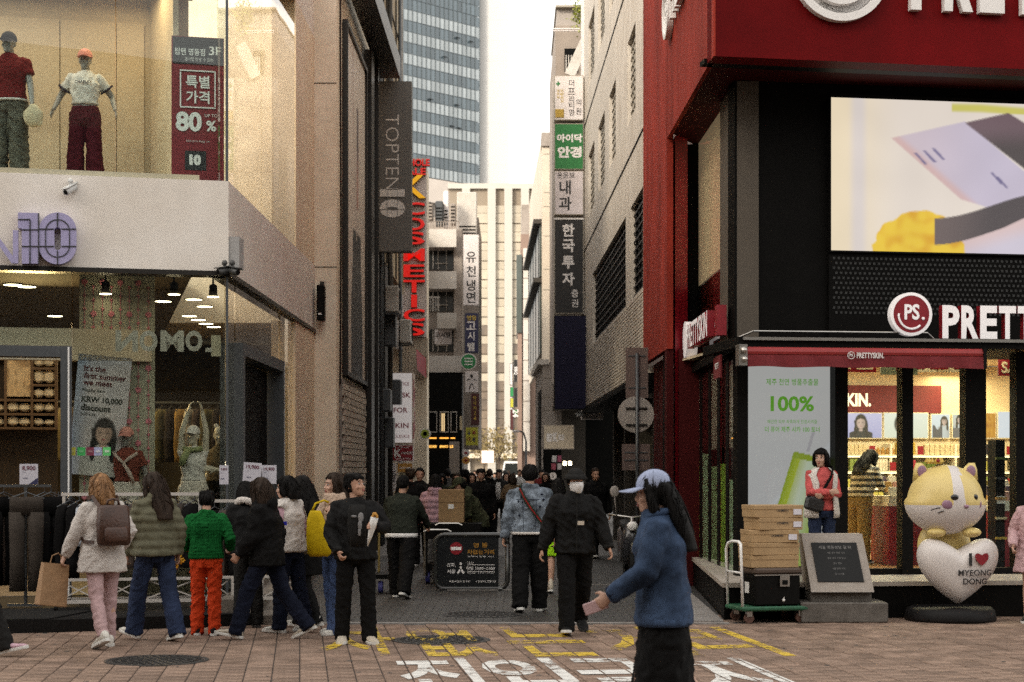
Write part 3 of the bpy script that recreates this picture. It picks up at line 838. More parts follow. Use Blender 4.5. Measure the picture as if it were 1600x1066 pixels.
# ------------------------------------------------------------------ cosmetics store on the right corner
m_red=pm('red_panel',(0.135,0.0025,0.0035),0.6,0.08,3,stain=0.3,spec=0.08)
m_redw=pm('red_render',(0.32,0.036,0.022),0.8,0.12,6,stain=0.45,spec=0.15,bump=0.2,bscale=60,stretch=(1,1,0.25))
m_redsof=pm('dark_red_soffit',(0.05,0.005,0.005),0.7,0.1,4,spec=0.1)
m_blackp=pm('black_cladding',(0.0045,0.004,0.0035),0.6,0.2,4,spec=0.07)
m_sign_w=pm('sign_white',(0.76,0.73,0.71),0.6,0.03,10)
m_sign_lit=pm('sign_white_lit',(0.80,0.77,0.76),0.45,0,emit=(1.0,0.92,0.90),estr=0.06)
m_sign_red=pm('sign_red',(0.24,0.006,0.014),0.45,0.05,8)
m_steel=pm('brushed_steel',(0.45,0.43,0.40),0.3,0.1,30,metal=0.9)
m_beigecol=pm('olive_brown_column',(0.085,0.068,0.05),0.7,0.08,5,stain=0.15)
cos_store=thing('cosmetics_store','red corner cosmetics store with black glazed shop front, big screen and white lettering','shop building',(3.5,20.6,0))
X0,Y0=ax(1114,20.0),20.0
RF=Facade(X0,Y0,1,0.172)                               # upper red front
RS=Facade(X0,Y0,0.0189,-1)                             # alley side; x runs towards the camera, so it is negative going back
ZR=6.46
def rsx(px):return RS.x(px)
xA,xB=rsx(1042),rsx(1005)                               # negative numbers
b=MB(); b.M=RS.M; b.box(-0.368,-0.001,0.006,0.03,ZR+0.001,12.4); b.build('corner_return',m_redw,cos_store)
b=MB(); b.M=RF.M; b.box(0.032,9.5,0.0,0.35,ZR,12.5); b.build('fascia',m_red,cos_store)
b=MB(); b.M=RS.M; b.box(xA,-0.37,0.004,0.06,ZR,13.5); b.build('fascia',m_redw,cos_store)
b=MB(); b.M=RS.M; b.box(xB,xA-0.002,0.0,0.09,3.42,13.5); b.build('side_wall',m_redw,cos_store)
b=MB(); b.M=RS.M; b.box(xB,xA-0.05,0.18,0.5,0.0,3.415); b.build('lower_wall',m_redsof,cos_store)
b=MB(); b.M=RS.M; b.box(xB+1.9,xB+2.35,0.12,0.179,0.4,2.9); b.build('wall_slot',m_blackp,cos_store)
BY=21.5
BX=ax(1148,BY)
BF=Facade(BX,BY,1,0.16)
b=MB(); b.prism([(X0+0.07,Y0+0.42,ZR+0.06),(X0+9.8,Y0+1.95,ZR+0.06),(X0+9.8,Y0+3.6,ZR+0.06),(BX+.3,BY+5,ZR+0.06),(2.29,24.85,ZR+0.06)],(0,0,0.2)); b.build('soffit',m_redsof,cos_store)
b=MB(); b.M=RF.M; b.box(0.0,9.5,0.352,0.55,ZR-0.0,ZR+0.055); b.build('soffit_edge',m_black,cos_store)
b=MB(); b.M=BF.M; b.box(0,9,0.0,0.3,3.10,ZR+0.05); b.build('upper_wall',m_blackp,cos_store)
SX=Facade(BX,BY,0.02,-1)
b=MB(); b.M=SX.M; b.box(-1.3,-0.004,0.0,0.3,3.10,ZR+0.05); b.build('column',m_beigecol,cos_store)
b=MB(); b.M=SX.M; b.box(-4.5,-1.31,0.05,0.062,3.10,ZR+0.05); b.build('window_pane',m_glass_side,cos_store)
b=MB(); b.M=SX.M; b.box(-4.3,-1.35,0.075,0.09,4.4,ZR+0.05); b.build('blind',pm('cream_blind',(0.72,0.58,0.42),0.8,0.12,3,stretch=(6,1,0.3),emit=(1,.78,.52),estr=.06),cos_store)  # cream sheet given a glow, stands in for a reflection in the pane
b=MB(); b.M=SX.M; b.box(-4.3,-1.35,0.1,0.12,3.10,4.39); b.build('blind',m_redsof,cos_store)
b=MB(); b.prism([(2.235,24.95,0.0),(2.33,24.95,0.0),(2.33,25.3,0.0),(2.235,25.3,0.0)],(0,0,ZR+0.05)); b.build('pier',m_redsof,cos_store)
b=MB(); b.prism([(2.36,25.0,0.0),(2.56,25.2,0.0),(2.56,25.9,0.0),(2.36,25.9,0.0)],(0,0,ZR+0.05)); b.build('pier',m_sign_red,cos_store)
b=MB(); b.box(2.30,2.80,25.6,26.3,0,ZR+0.04); b.build('pier',m_blackp,cos_store)
# ---- ground floor glass box on a raised plinth
ZP=0.41
GY=20.55; GX=ax(1160,GY)
GF=Facade(GX,GY,1,0.13)
GS=Facade(GX,GY,0.01,-1)
m_stone_l=pm('ledge_stone',(0.42,0.37,0.32),0.55,0.12,30,stain=0.2)
b=MB(); b.prism([(2.36,19.22,0),(11.5,20.45,0),(11.5,27,0),(2.62,25.0,0)],(0,0,ZP-0.05)); b.build('plinth',m_blackp,cos_store)
b=MB(); b.prism([(2.34,19.19,ZP-0.048),(11.5,20.41,ZP-0.048),(11.5,21.4,ZP-0.048),(GX+0.02,20.6,ZP-0.048),(GX+0.02,25.2,ZP-0.048),(2.60,25.0,ZP-0.048)],(0,0,0.05)); b.build('ledge',m_stone_l,cos_store)
b=MB(); b.prism([(GX+0.03,20.62,ZP-0.02),(11.5,21.6,ZP-0.02),(11.5,27.2,ZP-0.02),(GX+0.03,27.2,ZP-0.02)],(0,0,0.05)); b.build('shop_floor',pm('orange_floor',(0.36,0.20,0.09),0.3,0.12,5,stain=0.2),cos_store)
ZT=3.08
def post(px0,px1,d0=-0.06,d1=0.14):
 q=MB(); q.M=GF.M; q.box(GF.x(px0,d0),GF.x(px1,d0),d0,d1,ZP+0.003,ZT); q.build('post',m_black,cos_store)
post(1152,1168); post(1305,1325); post(1410,1427); post(1509,1541); post(1588,1602); post(1700,1712)
b=MB(); b.M=GF.M; b.box(0,8.5,-0.03,0.1,ZP+0.003,ZP+0.075); b.build('sill',m_black,cos_store)
b=MB(); b.M=GF.M; b.box(-0.25,8.5,-0.75,0.95,ZT+0.003,ZT+0.115); b.build('canopy',m_blackp,cos_store)
b=MB(); b.M=GS.M; b.box(-5.3,0.0,-0.10,0.95,ZT+0.003,ZT+0.114); b.build('canopy',m_blackp,cos_store)
b=MB(); b.M=GF.M; b.box(-0.2,8.5,-0.79,-0.752,ZT+0.075,ZT+0.11); b.build('canopy_trim',m_steel,cos_store)
b=MB(); b.M=GF.M; b.tube([(0.0,-0.5,ZT+0.20),(2.1,-0.5,ZT+0.20),(2.2,-0.5,ZT+0.11)],0.012,8); b.tube([(0.0,-0.5,ZT+0.20),(-0.2,-0.3,ZT+0.11)],0.012,8); b.build('canopy_rail',m_steel,cos_store)
def pane(px0,px1,F=GF,z0=ZP+0.08):
 q=MB(); q.M=F.M; q.box(F.x(px0),F.x(px1),0.03,0.042,z0,ZT); q.build('shop_window',m_glass,cos_store)
pane(1326,1409); pane(1428,1508); pane(1542,1587); pane(1603,1699); pane(1169,1304)
ss=[0.0,-0.75,-1.5,-2.35,-3.3,-4.3,-5.3]
for k in range(6):
 q=MB(); q.M=GS.M; q.box(ss[k+1],ss[k+1]+0.26,0.0,0.15,ZP+0.003,ZT); q.build('post',m_black,cos_store)
 q=MB(); q.M=GS.M; q.box(ss[k+1]+0.265,ss[k]-0.005,0.004,0.008,ZP+0.003,ZT); q.build('shop_window',m_glass,cos_store)
m_gp=[pm('green_print_a',(0.30,0.42,0.05),0.5,0.3,3,stretch=(1,1,0.2)),pm('green_print_b',(0.25,0.34,0.16),0.5,0.4,12,stretch=(1,1,0.4)),
  pm('green_print_c',(0.36,0.46,0.28),0.5,0.4,10)]
for k in range(1,6):
 q=MB(); q.M=GS.M; q.box(ss[k+1]+0.28,ss[k]-0.02,0.012,0.02,ZP+0.01,(1.55,1.75,1.72,1.9,1.8)[k-1]); q.build('window_print',m_gp[(k+1)%3],cos_store)
 q=MB(); q.M=GS.M; q.box(ss[k+1]+0.28,ss[k]-0.02,0.012,0.02,1.95,ZT-0.1); q.build('window_print',(m_redsof,pm('pale_print',(0.34,0.26,0.2),0.5,0.2,5))[k%2],cos_store)
def banner_fn(u,v):
 c=mixc((0.56,0.50,0.53),(0.64,0.58,0.58),v)
 c=mixc(c,(0.66,0.62,0.66),0.5*sstep(0.02,0.0,abs(v-0.18-0.42*u)-0.002)+0.25*(1 if v<0.18+0.42*u else 0))
 x=u-(0.36+0.42*v); lean=u-(0.526-0.74*(0.54-v))
 if v<0.56+0.0*u and 0<lean<0.52 and v<0.545-0.09*(u-0.5):
  if lean<0.10:c=mixc((0.30,0.36,0.01),(0.46,0.50,0.03),lean/0.1)
  elif lean<0.2:c=mixc((0.5,0.52,0.2),(0.64,0.64,0.5),(lean-0.1)/0.1)
  else:c=mixc((0.62,0.64,0.50),(0.36,0.44,0.06),sstep(0.2,0.5,lean))
  if v>0.515-0.09*(u-0.5):c=(0.30,0.36,0.02)
 if abs(lean-0.16)<0.018 and 0.54<v<0.64:c=mixc(c,(0.42,0.36,0.40),0.7)
 return c
m_litprint=vcol_mat('lit_print',0.17)
bn=thing('product_banner','tall white backlit poster with green 100% lettering at the corner of the cosmetics store','poster',tuple(GF.w(GF.x(1236),0.2,ZP)))
x0,x1=GF.x(1169,0.2),GF.x(1304,0.2)
print_grid('printed_sheet',GF.w(x0,0.2,ZP+0.1),GF.d,UP,x1-x0,ZT-ZP-0.12,90,160,banner_fn,m_litprint,bn)
m_greenp=pm('green_print',(0.06,0.17,0.015),0.6,0,emit=(0.07,0.2,0.012),estr=0.3)
b=MB()
def rt(mb,s,px,py,hpx,bold=0.0,d=0.19,F=GF,**kw):lt(mb,s,px,py,hpx,bold,d,F,**kw)
rt(b,'제주 천연 병풀추출물',1238,597,10.5,0.008,wpx=84); rt(b,'100%',1238,631,24,0.03,wpx=70); rt(b,'예민한 피부 촉촉하게 진정시켜줄',1238,659,6.5,0.0,wpx=80)
rt(b,'더 퓨어 제주 시카 100 토너',1238,671,9,0.012,wpx=88)
b.build('lettering',m_greenp,bn)
b2=thing('product_banner','narrow white backlit poster on the alley side next to the corner post of the shop','poster',tuple(GS.w(-0.35,0.1,ZP)))
print_grid('printed_sheet',GS.w(-0.485,0.014,ZP+0.05),GS.d,UP,0.48,ZT-ZP-0.1,30,70,lambda u,v:(0.40,0.44,0.03) if (0.06<v<0.56 and abs(u-0.2-(v-0.06)*1.1)<0.18*sstep(0.56,0.5,abs(v-0.05))) else (0.55,0.51,0.57),m_litprint,b2)
b=MB()
for s,z,h in (('제주 천연',2.65,0.05),('100',2.3,0.14),('시카 100',1.98,0.05)):put_text(b,s,GS.w(-0.25,0.0105,z),GS.d,UP,h=h,bold=0.01)
b.build('lettering',m_greenp,b2)
# ---- awning
aw=thing('awning','retracted dark red awning with small white lettering over the cosmetics store window','awning',tuple(GF.w(GF.x(1350,-0.6),-0.6,2.8)))
m_awn=pm('awning_cloth',(0.14,0.006,0.009),0.8,0.12,8,bump=0.2)
m_awn2=pm('awning_cassette',(0.27,0.02,0.02),0.5,0.06,8)
AX0,AX1=GF.x(1168,-0.85),GF.x(1536,-0.85)
b=MB(); b.M=GF.M; b.tube([(AX0,-0.80,3.02),(AX1,-0.80,3.02)],0.055,12); b.build('cassette',m_awn2,aw)
b=MB(); b.M=GF.M
n=48; top=[(AX0+(AX1-AX0)*i/n,-0.86+0.004*sin(i*1.7),2.98) for i in range(n+1)]
bot=[(AX0+(AX1-AX0)*i/n,-0.875+0.012*sin(i*0.9+1),2.845+0.006*sin(i*0.5)) for i in range(n+1)]
for i in range(n):
 b.add([top[i],top[i+1],bot[i+1],bot[i],(top[i][0],top[i][1]+.006,2.98),(top[i+1][0],top[i+1][1]+.006,2.98),(bot[i+1][0],bot[i+1][1]+.006,bot[i+1][2]),(bot[i][0],bot[i][1]+.006,bot[i][2])],
   [(0,3,2,1),(4,5,6,7),(0,1,5,4),(2,3,7,6)])
b.build('valance',m_awn,aw)
b=MB(); b.M=GF.M; b.box(AX0-0.1,AX0-0.003,-0.86,-0.70,2.86,3.10); b.ball((AX0-0.05,-0.88,3.03),0.04,10,6); b.ball((AX0-0.04,-0.88,2.93),0.035,10,6); b.build('bracket',m_steel,aw)
b=MB(); b.M=GF.M; b.box(AX1+0.002,AX1+0.04,-0.87,-0.70,2.84,3.08); b.build('bracket',m_black,aw)
b=MB(); rt(b,'PRETTYSKIN.',1360,555.5,9,0.03,-0.895,wpx=44); b.build('lettering',m_sign_w,aw)
b=MB(); b.M=GF.M; lx,lz=GF.p(1330,555.5,-0.893); b.M=GF.M
for rr in (0.040,):b.tube([(lx+rr*cos(a*pi/12),-0.895,lz+rr*sin(a*pi/12)) for a in range(25)],0.004,6)
b.M=None; rt(b,'PS',1330,555,4.5,0.03,-0.895); b.build('emblem',m_sign_w,aw)
sa=MB(); sa.prism([GS.w(-0.75,-0.25,2.78),GS.w(-0.1,-0.25,2.78),GS.w(-0.1,-0.25,3.05),GS.w(-0.75,-0.25,3.05)],GS.n*0.02)
o=sa.build('side_valance',m_awn,aw)
b=MB(); put_text(b,'PRETTY',GS.w(-0.4,-0.256,2.93),GS.d,UP,w=0.34,bold=0.03); b.build('lettering',m_sign_w,aw)
# ---- sign letters on the canopy
def disc_sign(F,px,py,rpx,d,dep,label,smile=True,parent_loc=None):
 x,z=F.p(px,py,d); sc=F.w(x,d,0).y/F_PX; r=rpx*sc
 t=thing('round_sign',label,'sign',tuple(F.w(x,d,z-r)))
 q=MB(); q.M=F.M; q.lathe([(r,d+dep),(r,d),(r*0.86,d-0.004),(r*0.86,d+0.004),(0.001,d+0.004)],(x,0,z),40,'Y'); q.build('rim',m_sign_lit,t,False)
 q=MB(); q.M=F.M; q.lathe([(r*0.855,d+0.002),(r*0.855,d-0.001),(0.001,d-0.001)],(x,0,z),40,'Y'); q.build('disc',m_sign_red,t)
 q=MB(); put_text(q,'PS',F.w(x+0.02*r,d-0.006,z+0.10*r),F.d,UP,h=r*0.72,w=r*0.72,bold=0.03,depth=0.004)
 q.M=F.M
 q.tube([(x-0.62*r+0.02*r,d-0.008,z+0.02*r)]+[(x+r*0.62*cos(a),d-0.008,z-0.02*r+r*0.66*sin(a)) for a in [pi*(1.03+0.07*k) for k in range(11)]],r*0.05,6)
 q.ball((x+0.56*r,d-0.006,z-0.2*r),r*0.075,8,5)
 q.build('emblem',m_sign_lit,t)
 return t
disc_sign(GF,1424,491,34,-0.55,0.10,'round red sign with white rim and PS initials standing on the canopy')
ls=thing('letter_sign','big white PRETTYSKIN letters with red sides standing on the black canopy','sign',tuple(GF.w(GF.x(1560,-0.5),-0.5,3.32)))
lx0,zb=GF.p(1472,529,-0.55); _,zt=GF.p(1472,477,-0.55)
cur=lx0; hL=zt-zb
for ch in 'PRETTYSKIN.':
 me,q0,q1,r0,r1=text_mesh(ch,0.03)
 wch={'I':0.085,'.':0.07,'K':0.235}.get(ch,0.21)
 hh=hL if ch != '.' else 0.07
 q=MB(); q.m=0; q.side_m=1
 put_text(q,ch,GF.w(cur+wch/2,-0.55+0.1,zb+hh/2),GF.d,UP,h=hh,w=wch,bold=0.04,depth=0.11)
 q.build('letter',[m_sign_lit,m_sign_red],ls); cur+=wch+0.022
s2=thing('side_sign','small red side sign with white PRETTYSKIN letters over the alley windows of the cosmetics store','sign',tuple(GS.w(-3.0,-0.3,3.3)))
b=MB(); b.M=GS.M; b.box(-4.0,-1.35,-0.12,-0.04,3.42,3.50); b.box(-4.0,-1.35,-0.12,-0.04,3.62,3.68); b.build('rail',m_sign_red,s2)
b=MB(); b.m=0; b.side_m=1; put_text(b,'PRETTYSKIN',GS.w(-2.72,-0.13,3.55),GS.d,UP,h=0.34,w=2.3,bold=0.02,depth=0.10); b.build('lettering',[m_sign_lit,m_sign_red],s2)
b=MB(); b.M=GS.M; b.lathe([(0.26,-0.06),(0.26,-0.22),(0.001,-0.22)],(-4.25,0,3.54),28,'Y'); b.build('disc',m_sign_lit,s2)
b=MB(); b.M=GS.M; b.box(-1.32,-1.1,-0.16,-0.04,3.36,3.74); b.build('end_plate',m_sign_red,s2)
# ---- big letters and rings on the red fascia, cut by the frame's top
bs=thing('fascia_sign','large white PRETTYSKIN letters on the red upper front of the cosmetics store','sign',tuple(RF.w(3,-0.1,6.9)))
x,z=RF.p(1310,-42,0); sc=RF.w(x,0,0).y/F_PX
b=MB(); b.M=RF.M
for r0,r1 in ((78,66),(52,42)):
 r0 *= sc; r1 *= sc
 b.lathe([(r0,-0.005),(r0,-0.10),(r1,-0.10),(r1,-0.005)],(x,0,z),48,'Y')
b.build('ring',m_sign_w,bs)
for ch,pc,wp in zip('PRETTYSKIN.',(1441,1493,1545,1597,1650,1704,1758,1812,1852,1892,1930),(50,50,44,46,46,52,50,52,20,50,20)):
 xx,zz=RF.p(pc,18+(pc-1415)*0.043,0)
 hh=112*sc if ch != '.' else 22*sc
 q=MB(); put_text(q,ch,RF.w(xx,-0.006,zz+hh/2),RF.d,UP,h=hh,w=wp*sc*0.95,bold=0.045,depth=0.09); q.build('letter',m_sign_w,bs)
b2s=thing('fascia_sign','white PRETTYSKIN letters and ring emblem on the alley side of the red upper wall','sign',tuple(RS.w(-3,-0.1,7.5)))
b=MB(); cxs,czs=RS.x(1048.5),8.15
b.M=RS.M; b.lathe([(0.40,-0.005),(0.40,-0.09),(0.33,-0.09),(0.33,-0.005)],(cxs,0,czs),40,'Y'); b.M=None
put_text(b,'PS',RS.w(cxs,-0.01,czs),RS.d,UP,h=0.28,w=0.32,bold=0.03,depth=0.06); b.build('ring',m_sign_w,b2s)
cur=RS.x(1055)
for ch in 'PRETTYSKIN.':
 wch={'I':0.12,'.':0.1}.get(ch,0.36); hh=0.62 if ch != '.' else 0.12
 q=MB(); put_text(q,ch,RS.w(cur+wch/2,-0.006,7.88+hh/2),RS.d,UP,h=hh,w=wch*0.9,bold=0.045,depth=0.08); q.build('letter',m_sign_w,b2s); cur+=wch+0.02
# ---- large video screen
m_screen=vcol_mat('video_screen',0.225)
def inpoly(x,y,P):
 c=False; j=len(P)-1
 for i in range(len(P)):
  if (P[i][1]>y) != (P[j][1]>y) and x<(P[j][0]-P[i][0])*(y-P[i][1])/(P[j][1]-P[i][1])+P[i][0]:c=not c
  j=i
 return c
CARD=[(1391,212),(1506,182),(1612,268),(1700,330),(1640,345),(1500,306)]
STRAP=[(1506,184),(1575,166),(1700,240),(1700,330),(1610,262)]
def led1(x,y):
 n=noise.noise((x*0.02,y*0.02,3))
 c=mixc(s2l(246,228,196),s2l(238,226,214),sstep(1300,1420,x))
 c=mixc(c,s2l(214,210,224),0.5*sstep(18,3,abs(x-1340)))
 if y<168 and x>1485:c=mixc(c,s2l(214,206,110),sstep(10,3,abs(y-160-(x-1530)*0.05*(1 if x>1530 else -0.3))))
 if inpoly(x,y,CARD):
  c=mixc(s2l(214,198,206),s2l(206,196,214),sstep(1400,1560,x))
  c=mixc(c,s2l(224,178,164),0.6*sstep(26,6,abs((x-1391)-(y-212)*1.15)))
  for (xa,ya) in ((1428,234),(1442,230),(1456,226),(1548,262),(1556,268)):
   t=(x-xa)-(y-ya)*0.95
   if abs(t)<2.5 and 0<y-ya<18:c=s2l(120,112,150)
 if inpoly(x,y,STRAP):c=mixc(s2l(120,100,106),s2l(84,76,76),sstep(188,232,y+(x-1540)*0.1))
 rr=sqrt((x-1437)**2+((y-404)*1.0)**2)+7*noise.noise((x*0.07,y*0.07,9))
 if rr<78:c=mixc(s2l(244,206,60),s2l(222,156,24),sstep(-0.2,0.5,noise.noise((x*0.05,y*0.05,5)))*0.7)
 yb=337-42*sstep(1458,1640,x)-0.02*(x-1460)
 if x>1458 and yb<y<yb+42-8*sstep(1560,1620,x):c=mixc(s2l(112,98,96),s2l(82,74,76),sstep(1460,1560,x))
 elif x>1490 and y>yb+30 and rr>70:
  c=mixc(s2l(226,200,198),s2l(214,206,220),sstep(yb+40,yb+75,y))
 return tuple(max(0,k*(1+0.05*n)) for k in c)
def led(u,v):
 x=1298+u*340; y=391-v*240
 acc=[0,0,0]
 for dx,dy in ((1.2,.5),(-.9,.9),(-.2,-1.3)):
  q=led1(x+dx,y+dy)
  for k in range(3):acc[k]+=q[k]/3
 return tuple(acc)
scr=thing('video_screen','large bright advertising screen on the black upper wall of the cosmetics store','screen',tuple(BF.w(BF.x(1460),-0.1,4.3)))
lx,zb_=BF.p(1299,391,-0.12); _,zt_=BF.p(1299,152,-0.12)
wL=BF.x(1638,-0.12)-lx
b=MB(); b.M=BF.M; b.box(lx-0.01,lx+wL+0.02,-0.11,-0.002,zb_-0.02,zt_+0.05); b.build('casing',m_black,scr)
print_grid('picture',BF.w(lx,-0.114,zb_),BF.d,UP,wL,zt_-zb_,240,170,led,m_screen,scr)
b=MB(); b.M=BF.M; b.box(lx-0.01,8.9,-0.06,-0.001,3.30,zb_-0.025); b.build('lower_panel',m_blackp,cos_store)
h=MB(); h.M=BF.M
for j in range(12):
 for i in range(46):
  xx=lx+0.04+i*0.062+(j%2)*0.031; zz=zb_-0.09-j*0.062
  if zz>3.34:h.box(xx,xx+0.03,-0.066,-0.06,zz-0.015,zz+0.015)
h.build('panel_relief',pm('panel_relief_grey',(0.022,0.022,0.021),0.4,0.1,10),cos_store)['kind']='stuff'
# ---- inside of the cosmetics store
m_shopw=pm('shop_cream',(0.72,0.60,0.42),0.7,0.04,3)
m_shelfw=pm('shelf_white',(0.74,0.68,0.55),0.45,0.03,6)
BK=5.0
b=MB(); b.M=GF.M; b.box(1.0,8.8,BK,BK+0.15,ZP,3.24); b.box(8.7,8.85,0.3,BK,ZP,3.24); b.build('back_wall',m_shopw,cos_store)
b=MB(); b.M=GF.M; b.box(0.3,8.8,0.96,BK,3.25,3.285); b.build('shop_ceiling',m_shopw,cos_store)
b=MB(); b.M=GF.M; b.box(1.02,1.1,0.25,BK-.002,ZP+0.03,3.24); b.build('partition',m_shopw,cos_store)
def bk(px,py,d=BK):return GF.p(px,py,d)
x0,z0=bk(1290,645,BK-0.06); x1,z1=bk(1471,603,BK-0.06)
isn=thing('inner_sign','dark red name board with cream letters on the back wall inside the cosmetics store','sign',tuple(GF.w((x0+x1)/2,BK-0.06,z0)))
b=MB(); b.M=GF.M; b.box(1.15,x1,BK-0.06,BK-0.003,z0,z1); b.build('board',pm('inner_red',(0.15,0.008,0.012),0.5,0.05,5),isn)
b=MB(); lt(b,'PRETTYSKIN.',1361,625,21,0.04,BK-0.066,GF,align='r',wpx=122); b.build('lettering',pm('cream_letter',(0.75,0.68,0.5),0.5,0,emit=(1,.9,.65),estr=0.3),isn)
m_litpic=vcol_mat('lit_picture',0.30)
pics=[(1292,1378,646,684,'pale violet lit poster of a dark haired woman above the shelves',lambda u,v:portrait(u,v,s2l(176,168,205),s2l(200,190,220),hc=(0.62,0.62),fr=0.19,asp=2.26,fringe=False,cloth=(0.03,0.03,0.03))),
  (1382,1450,646,684,'white lit poster of a short haired woman above the shelves',lambda u,v:portrait(u,v,s2l(225,220,200),s2l(232,228,215),hc=(0.42,0.5),fr=0.27,asp=1.8,longh=False)),
  (1456,1484,648,684,'white lit poster with a slim woman and dark products above the shelves',lambda u,v:(0.10,0.09,0.09) if v<0.45+0.1*sin(u*14) and 0.05<u<0.6 else portrait(u,v,s2l(214,214,214),s2l(224,226,228),hc=(0.7,0.72),fr=0.12,asp=0.8)),
  (1489,1512,648,684,'narrow grey lit poster of a woman above the shelves',lambda u,v:(0.16,0.14,0.13) if v<0.42 else portrait(u,v,s2l(190,180,168),s2l(210,205,196),hc=(0.5,0.78),fr=0.13,asp=0.65)),
  (1536,1556,646,684,'amber lit poster beside the black post above the shelves',lambda u,v:mixc(s2l(170,100,20),s2l(226,160,50),0.5+0.5*noise.noise((u*5,v*5,1)))),
  (1560,1600,644,684,'white and blue lit product poster above the shelves at the right',lambda u,v:s2l(60,110,150) if (0.55<u<0.72 and 0.15<v<0.7) else s2l(216,214,222))]
for (p0,p1,q0,q1,lab,fn) in pics:
 xa,za=bk(p0,q1,BK-0.1); xb,zb2=bk(p1,q0,BK-0.1)
 t=thing('lit_poster',lab,'poster',tuple(GF.w((xa+xb)/2,BK-0.08,za)))
 b=MB(); b.M=GF.M; b.box(xa-0.012,xb+0.012,BK-0.09,BK-0.003,za-0.012,zb2+0.012); b.build('frame',m_shelfw,t)
 print_grid('picture',GF.w(xa,BK-0.094,za),GF.d,UP,xb-xa,zb2-za,70,44,fn,m_litpic,t)
pal=[(0.45,0.30,0.05),(0.10,0.13,0.02),(0.30,0.03,0.05),(0.55,0.45,0.28),(0.09,0.06,0.10),(0.62,0.56,0.46),(0.40,0.22,0.06),(0.18,0.24,0.06),(0.5,0.25,0.2),(0.04,0.035,0.04),(0.45,0.42,0.10)]
m_prod=[pm('product_%s'%n,c,0.4,0.25,25) for n,c in zip(('amber','olive','crimson','sand','plum','ivory','brown','green','rose','ink','lime'),pal)]
wsf=thing('wall_shelf','white wall shelving full of cosmetics on the back wall of the cosmetics store','shelf',tuple(GF.w(4.5,BK-0.2,ZP+0.03)))
rows=[1.90,1.66,1.42,1.16,0.90,0.64]
m_shelfglow=pm('shelf_glow',(.9,.8,.6),.5,0,emit=(1,.82,.5),estr=.9)
for z in rows:
 b=MB(); b.M=GF.M; b.box(1.15,8.6,BK-0.35,BK-0.003,z-0.025,z); b.build('shelf_board',m_shelfw,wsf)
 b=MB(); b.M=GF.M; b.box(1.2,8.55,BK-0.34,BK-0.32,z-0.037,z-0.027); b.build('shelf_light',m_shelfglow,wsf)
for xx in (1.7,2.62,3.5,4.5,5.45,6.6):
 b=MB(); b.M=GF.M; b.box(xx,xx+0.03,BK-0.34,BK-0.01,ZP+0.03,2.06); b.build('upright',m_shelfw,wsf)
cnt=0
rp=random.Random(5)
for r,z in enumerate(rows):
 xx=1.75
 while xx<5.4:
  k=rp.randrange(len(m_prod)); nn=rp.randint(3,7); w=rp.uniform(0.045,0.085); hh=rp.uniform(0.10,0.19)
  shape=rp.random()
  for q in range(nn):
   if xx+w>5.4 or cnt >= 280:break
   b=MB(); b.M=GF.M
   y=BK-0.30
   if shape<0.6:b.cbox(xx,xx+w*0.92,y,y+0.08,z+0.001,z+hh,0.006)
   else:b.lathe([(w*0.44,z+0.001),(w*0.46,z+hh*0.7),(w*0.2,z+hh*0.78),(w*0.2,z+hh),(0.001,z+hh)],(xx+w/2,y+0.04,0),8)
   solo(b,'cosmetics_pack' if shape<0.6 else 'cosmetics_bottle',m_prod[k],'small %s %s in the %s row from the top of the white cosmetics shelving'%(m_prod[k].name[8:],'pack' if shape<.6 else 'bottle',ORD[r]),'cosmetics','cosmetics packs on the wall shelving' if shape<.6 else 'cosmetics bottles on the wall shelving')
   xx+=w; cnt+=1
  if rp.random()<0.35:
   b=MB(); b.M=GF.M; b.box(xx+0.01,xx+0.10,BK-0.345,BK-0.335,z+0.001,z+0.13); solo(b,'shelf_sign',m_sign_red,'red sign card in the %s row from the top of the white cosmetics shelving'%ORD[r],'sign','red sign cards on the wall shelving')
   xx+=0.12
  xx+=rp.uniform(0.0,0.05)
def table(x0,x1,y0,y1,zt,label,mtop,lean=0.25):
 t=thing('display_table',label,'display table',tuple(GF.w((x0+x1)/2,(y0+y1)/2,ZP+0.03)))
 b=MB(); b.M=GF.M; b.box(x0,x1,y0,y1,ZP+0.033,zt-0.35); b.build('cabinet',m_sign_red,t)
 b=MB(); b.M=GF.M; b.box(x0-0.02,x1+0.02,y0-0.02,y1+0.02,zt-0.348,zt-0.30); b.build('top',m_shelfw,t)
 b=MB(); b.M=GF.M; b.prism([(x0,y0,zt-0.298),(x1,y0,zt-0.298),(x1,y1,zt-0.298),(x0,y1,zt-0.298)],(0,0,0.08)); b.build('tray',mtop,t)
 rr=random.Random(int(x0*100))
 for j in range(3):
  for i in range(int((x1-x0)/0.13)):
   b=MB(); b.M=GF.M @ Matrix.Translation((x0+0.03+i*0.13,y0+0.05+j*(y1-y0-0.1)/3,zt-0.216+j*0.07)) @ Matrix.Rotation(R(-25),4,'X')
   b.cbox(0,0.11,0,0.05,0,0.13,0.006)
   solo(b,'cosmetics_pack',m_prod[rr.randrange(len(m_prod))],'%s cosmetics pack in the %s row of the %s display table'%(ORD[i],ORD[j],'left' if x0<5.2 and zt>1.52 else 'right'),'cosmetics','cosmetics packs on the display tables')
table(GF.x(1385,1.6),GF.x(1460,1.6),1.5,2.2,1.55,'red and white display table behind the left shop window of the cosmetics store',m_shelfw)
table(GF.x(1546,1.0),GF.x(1640,1.0),0.9,1.5,1.50,'red and white display table behind the right shop window of the cosmetics store',m_shelfw)
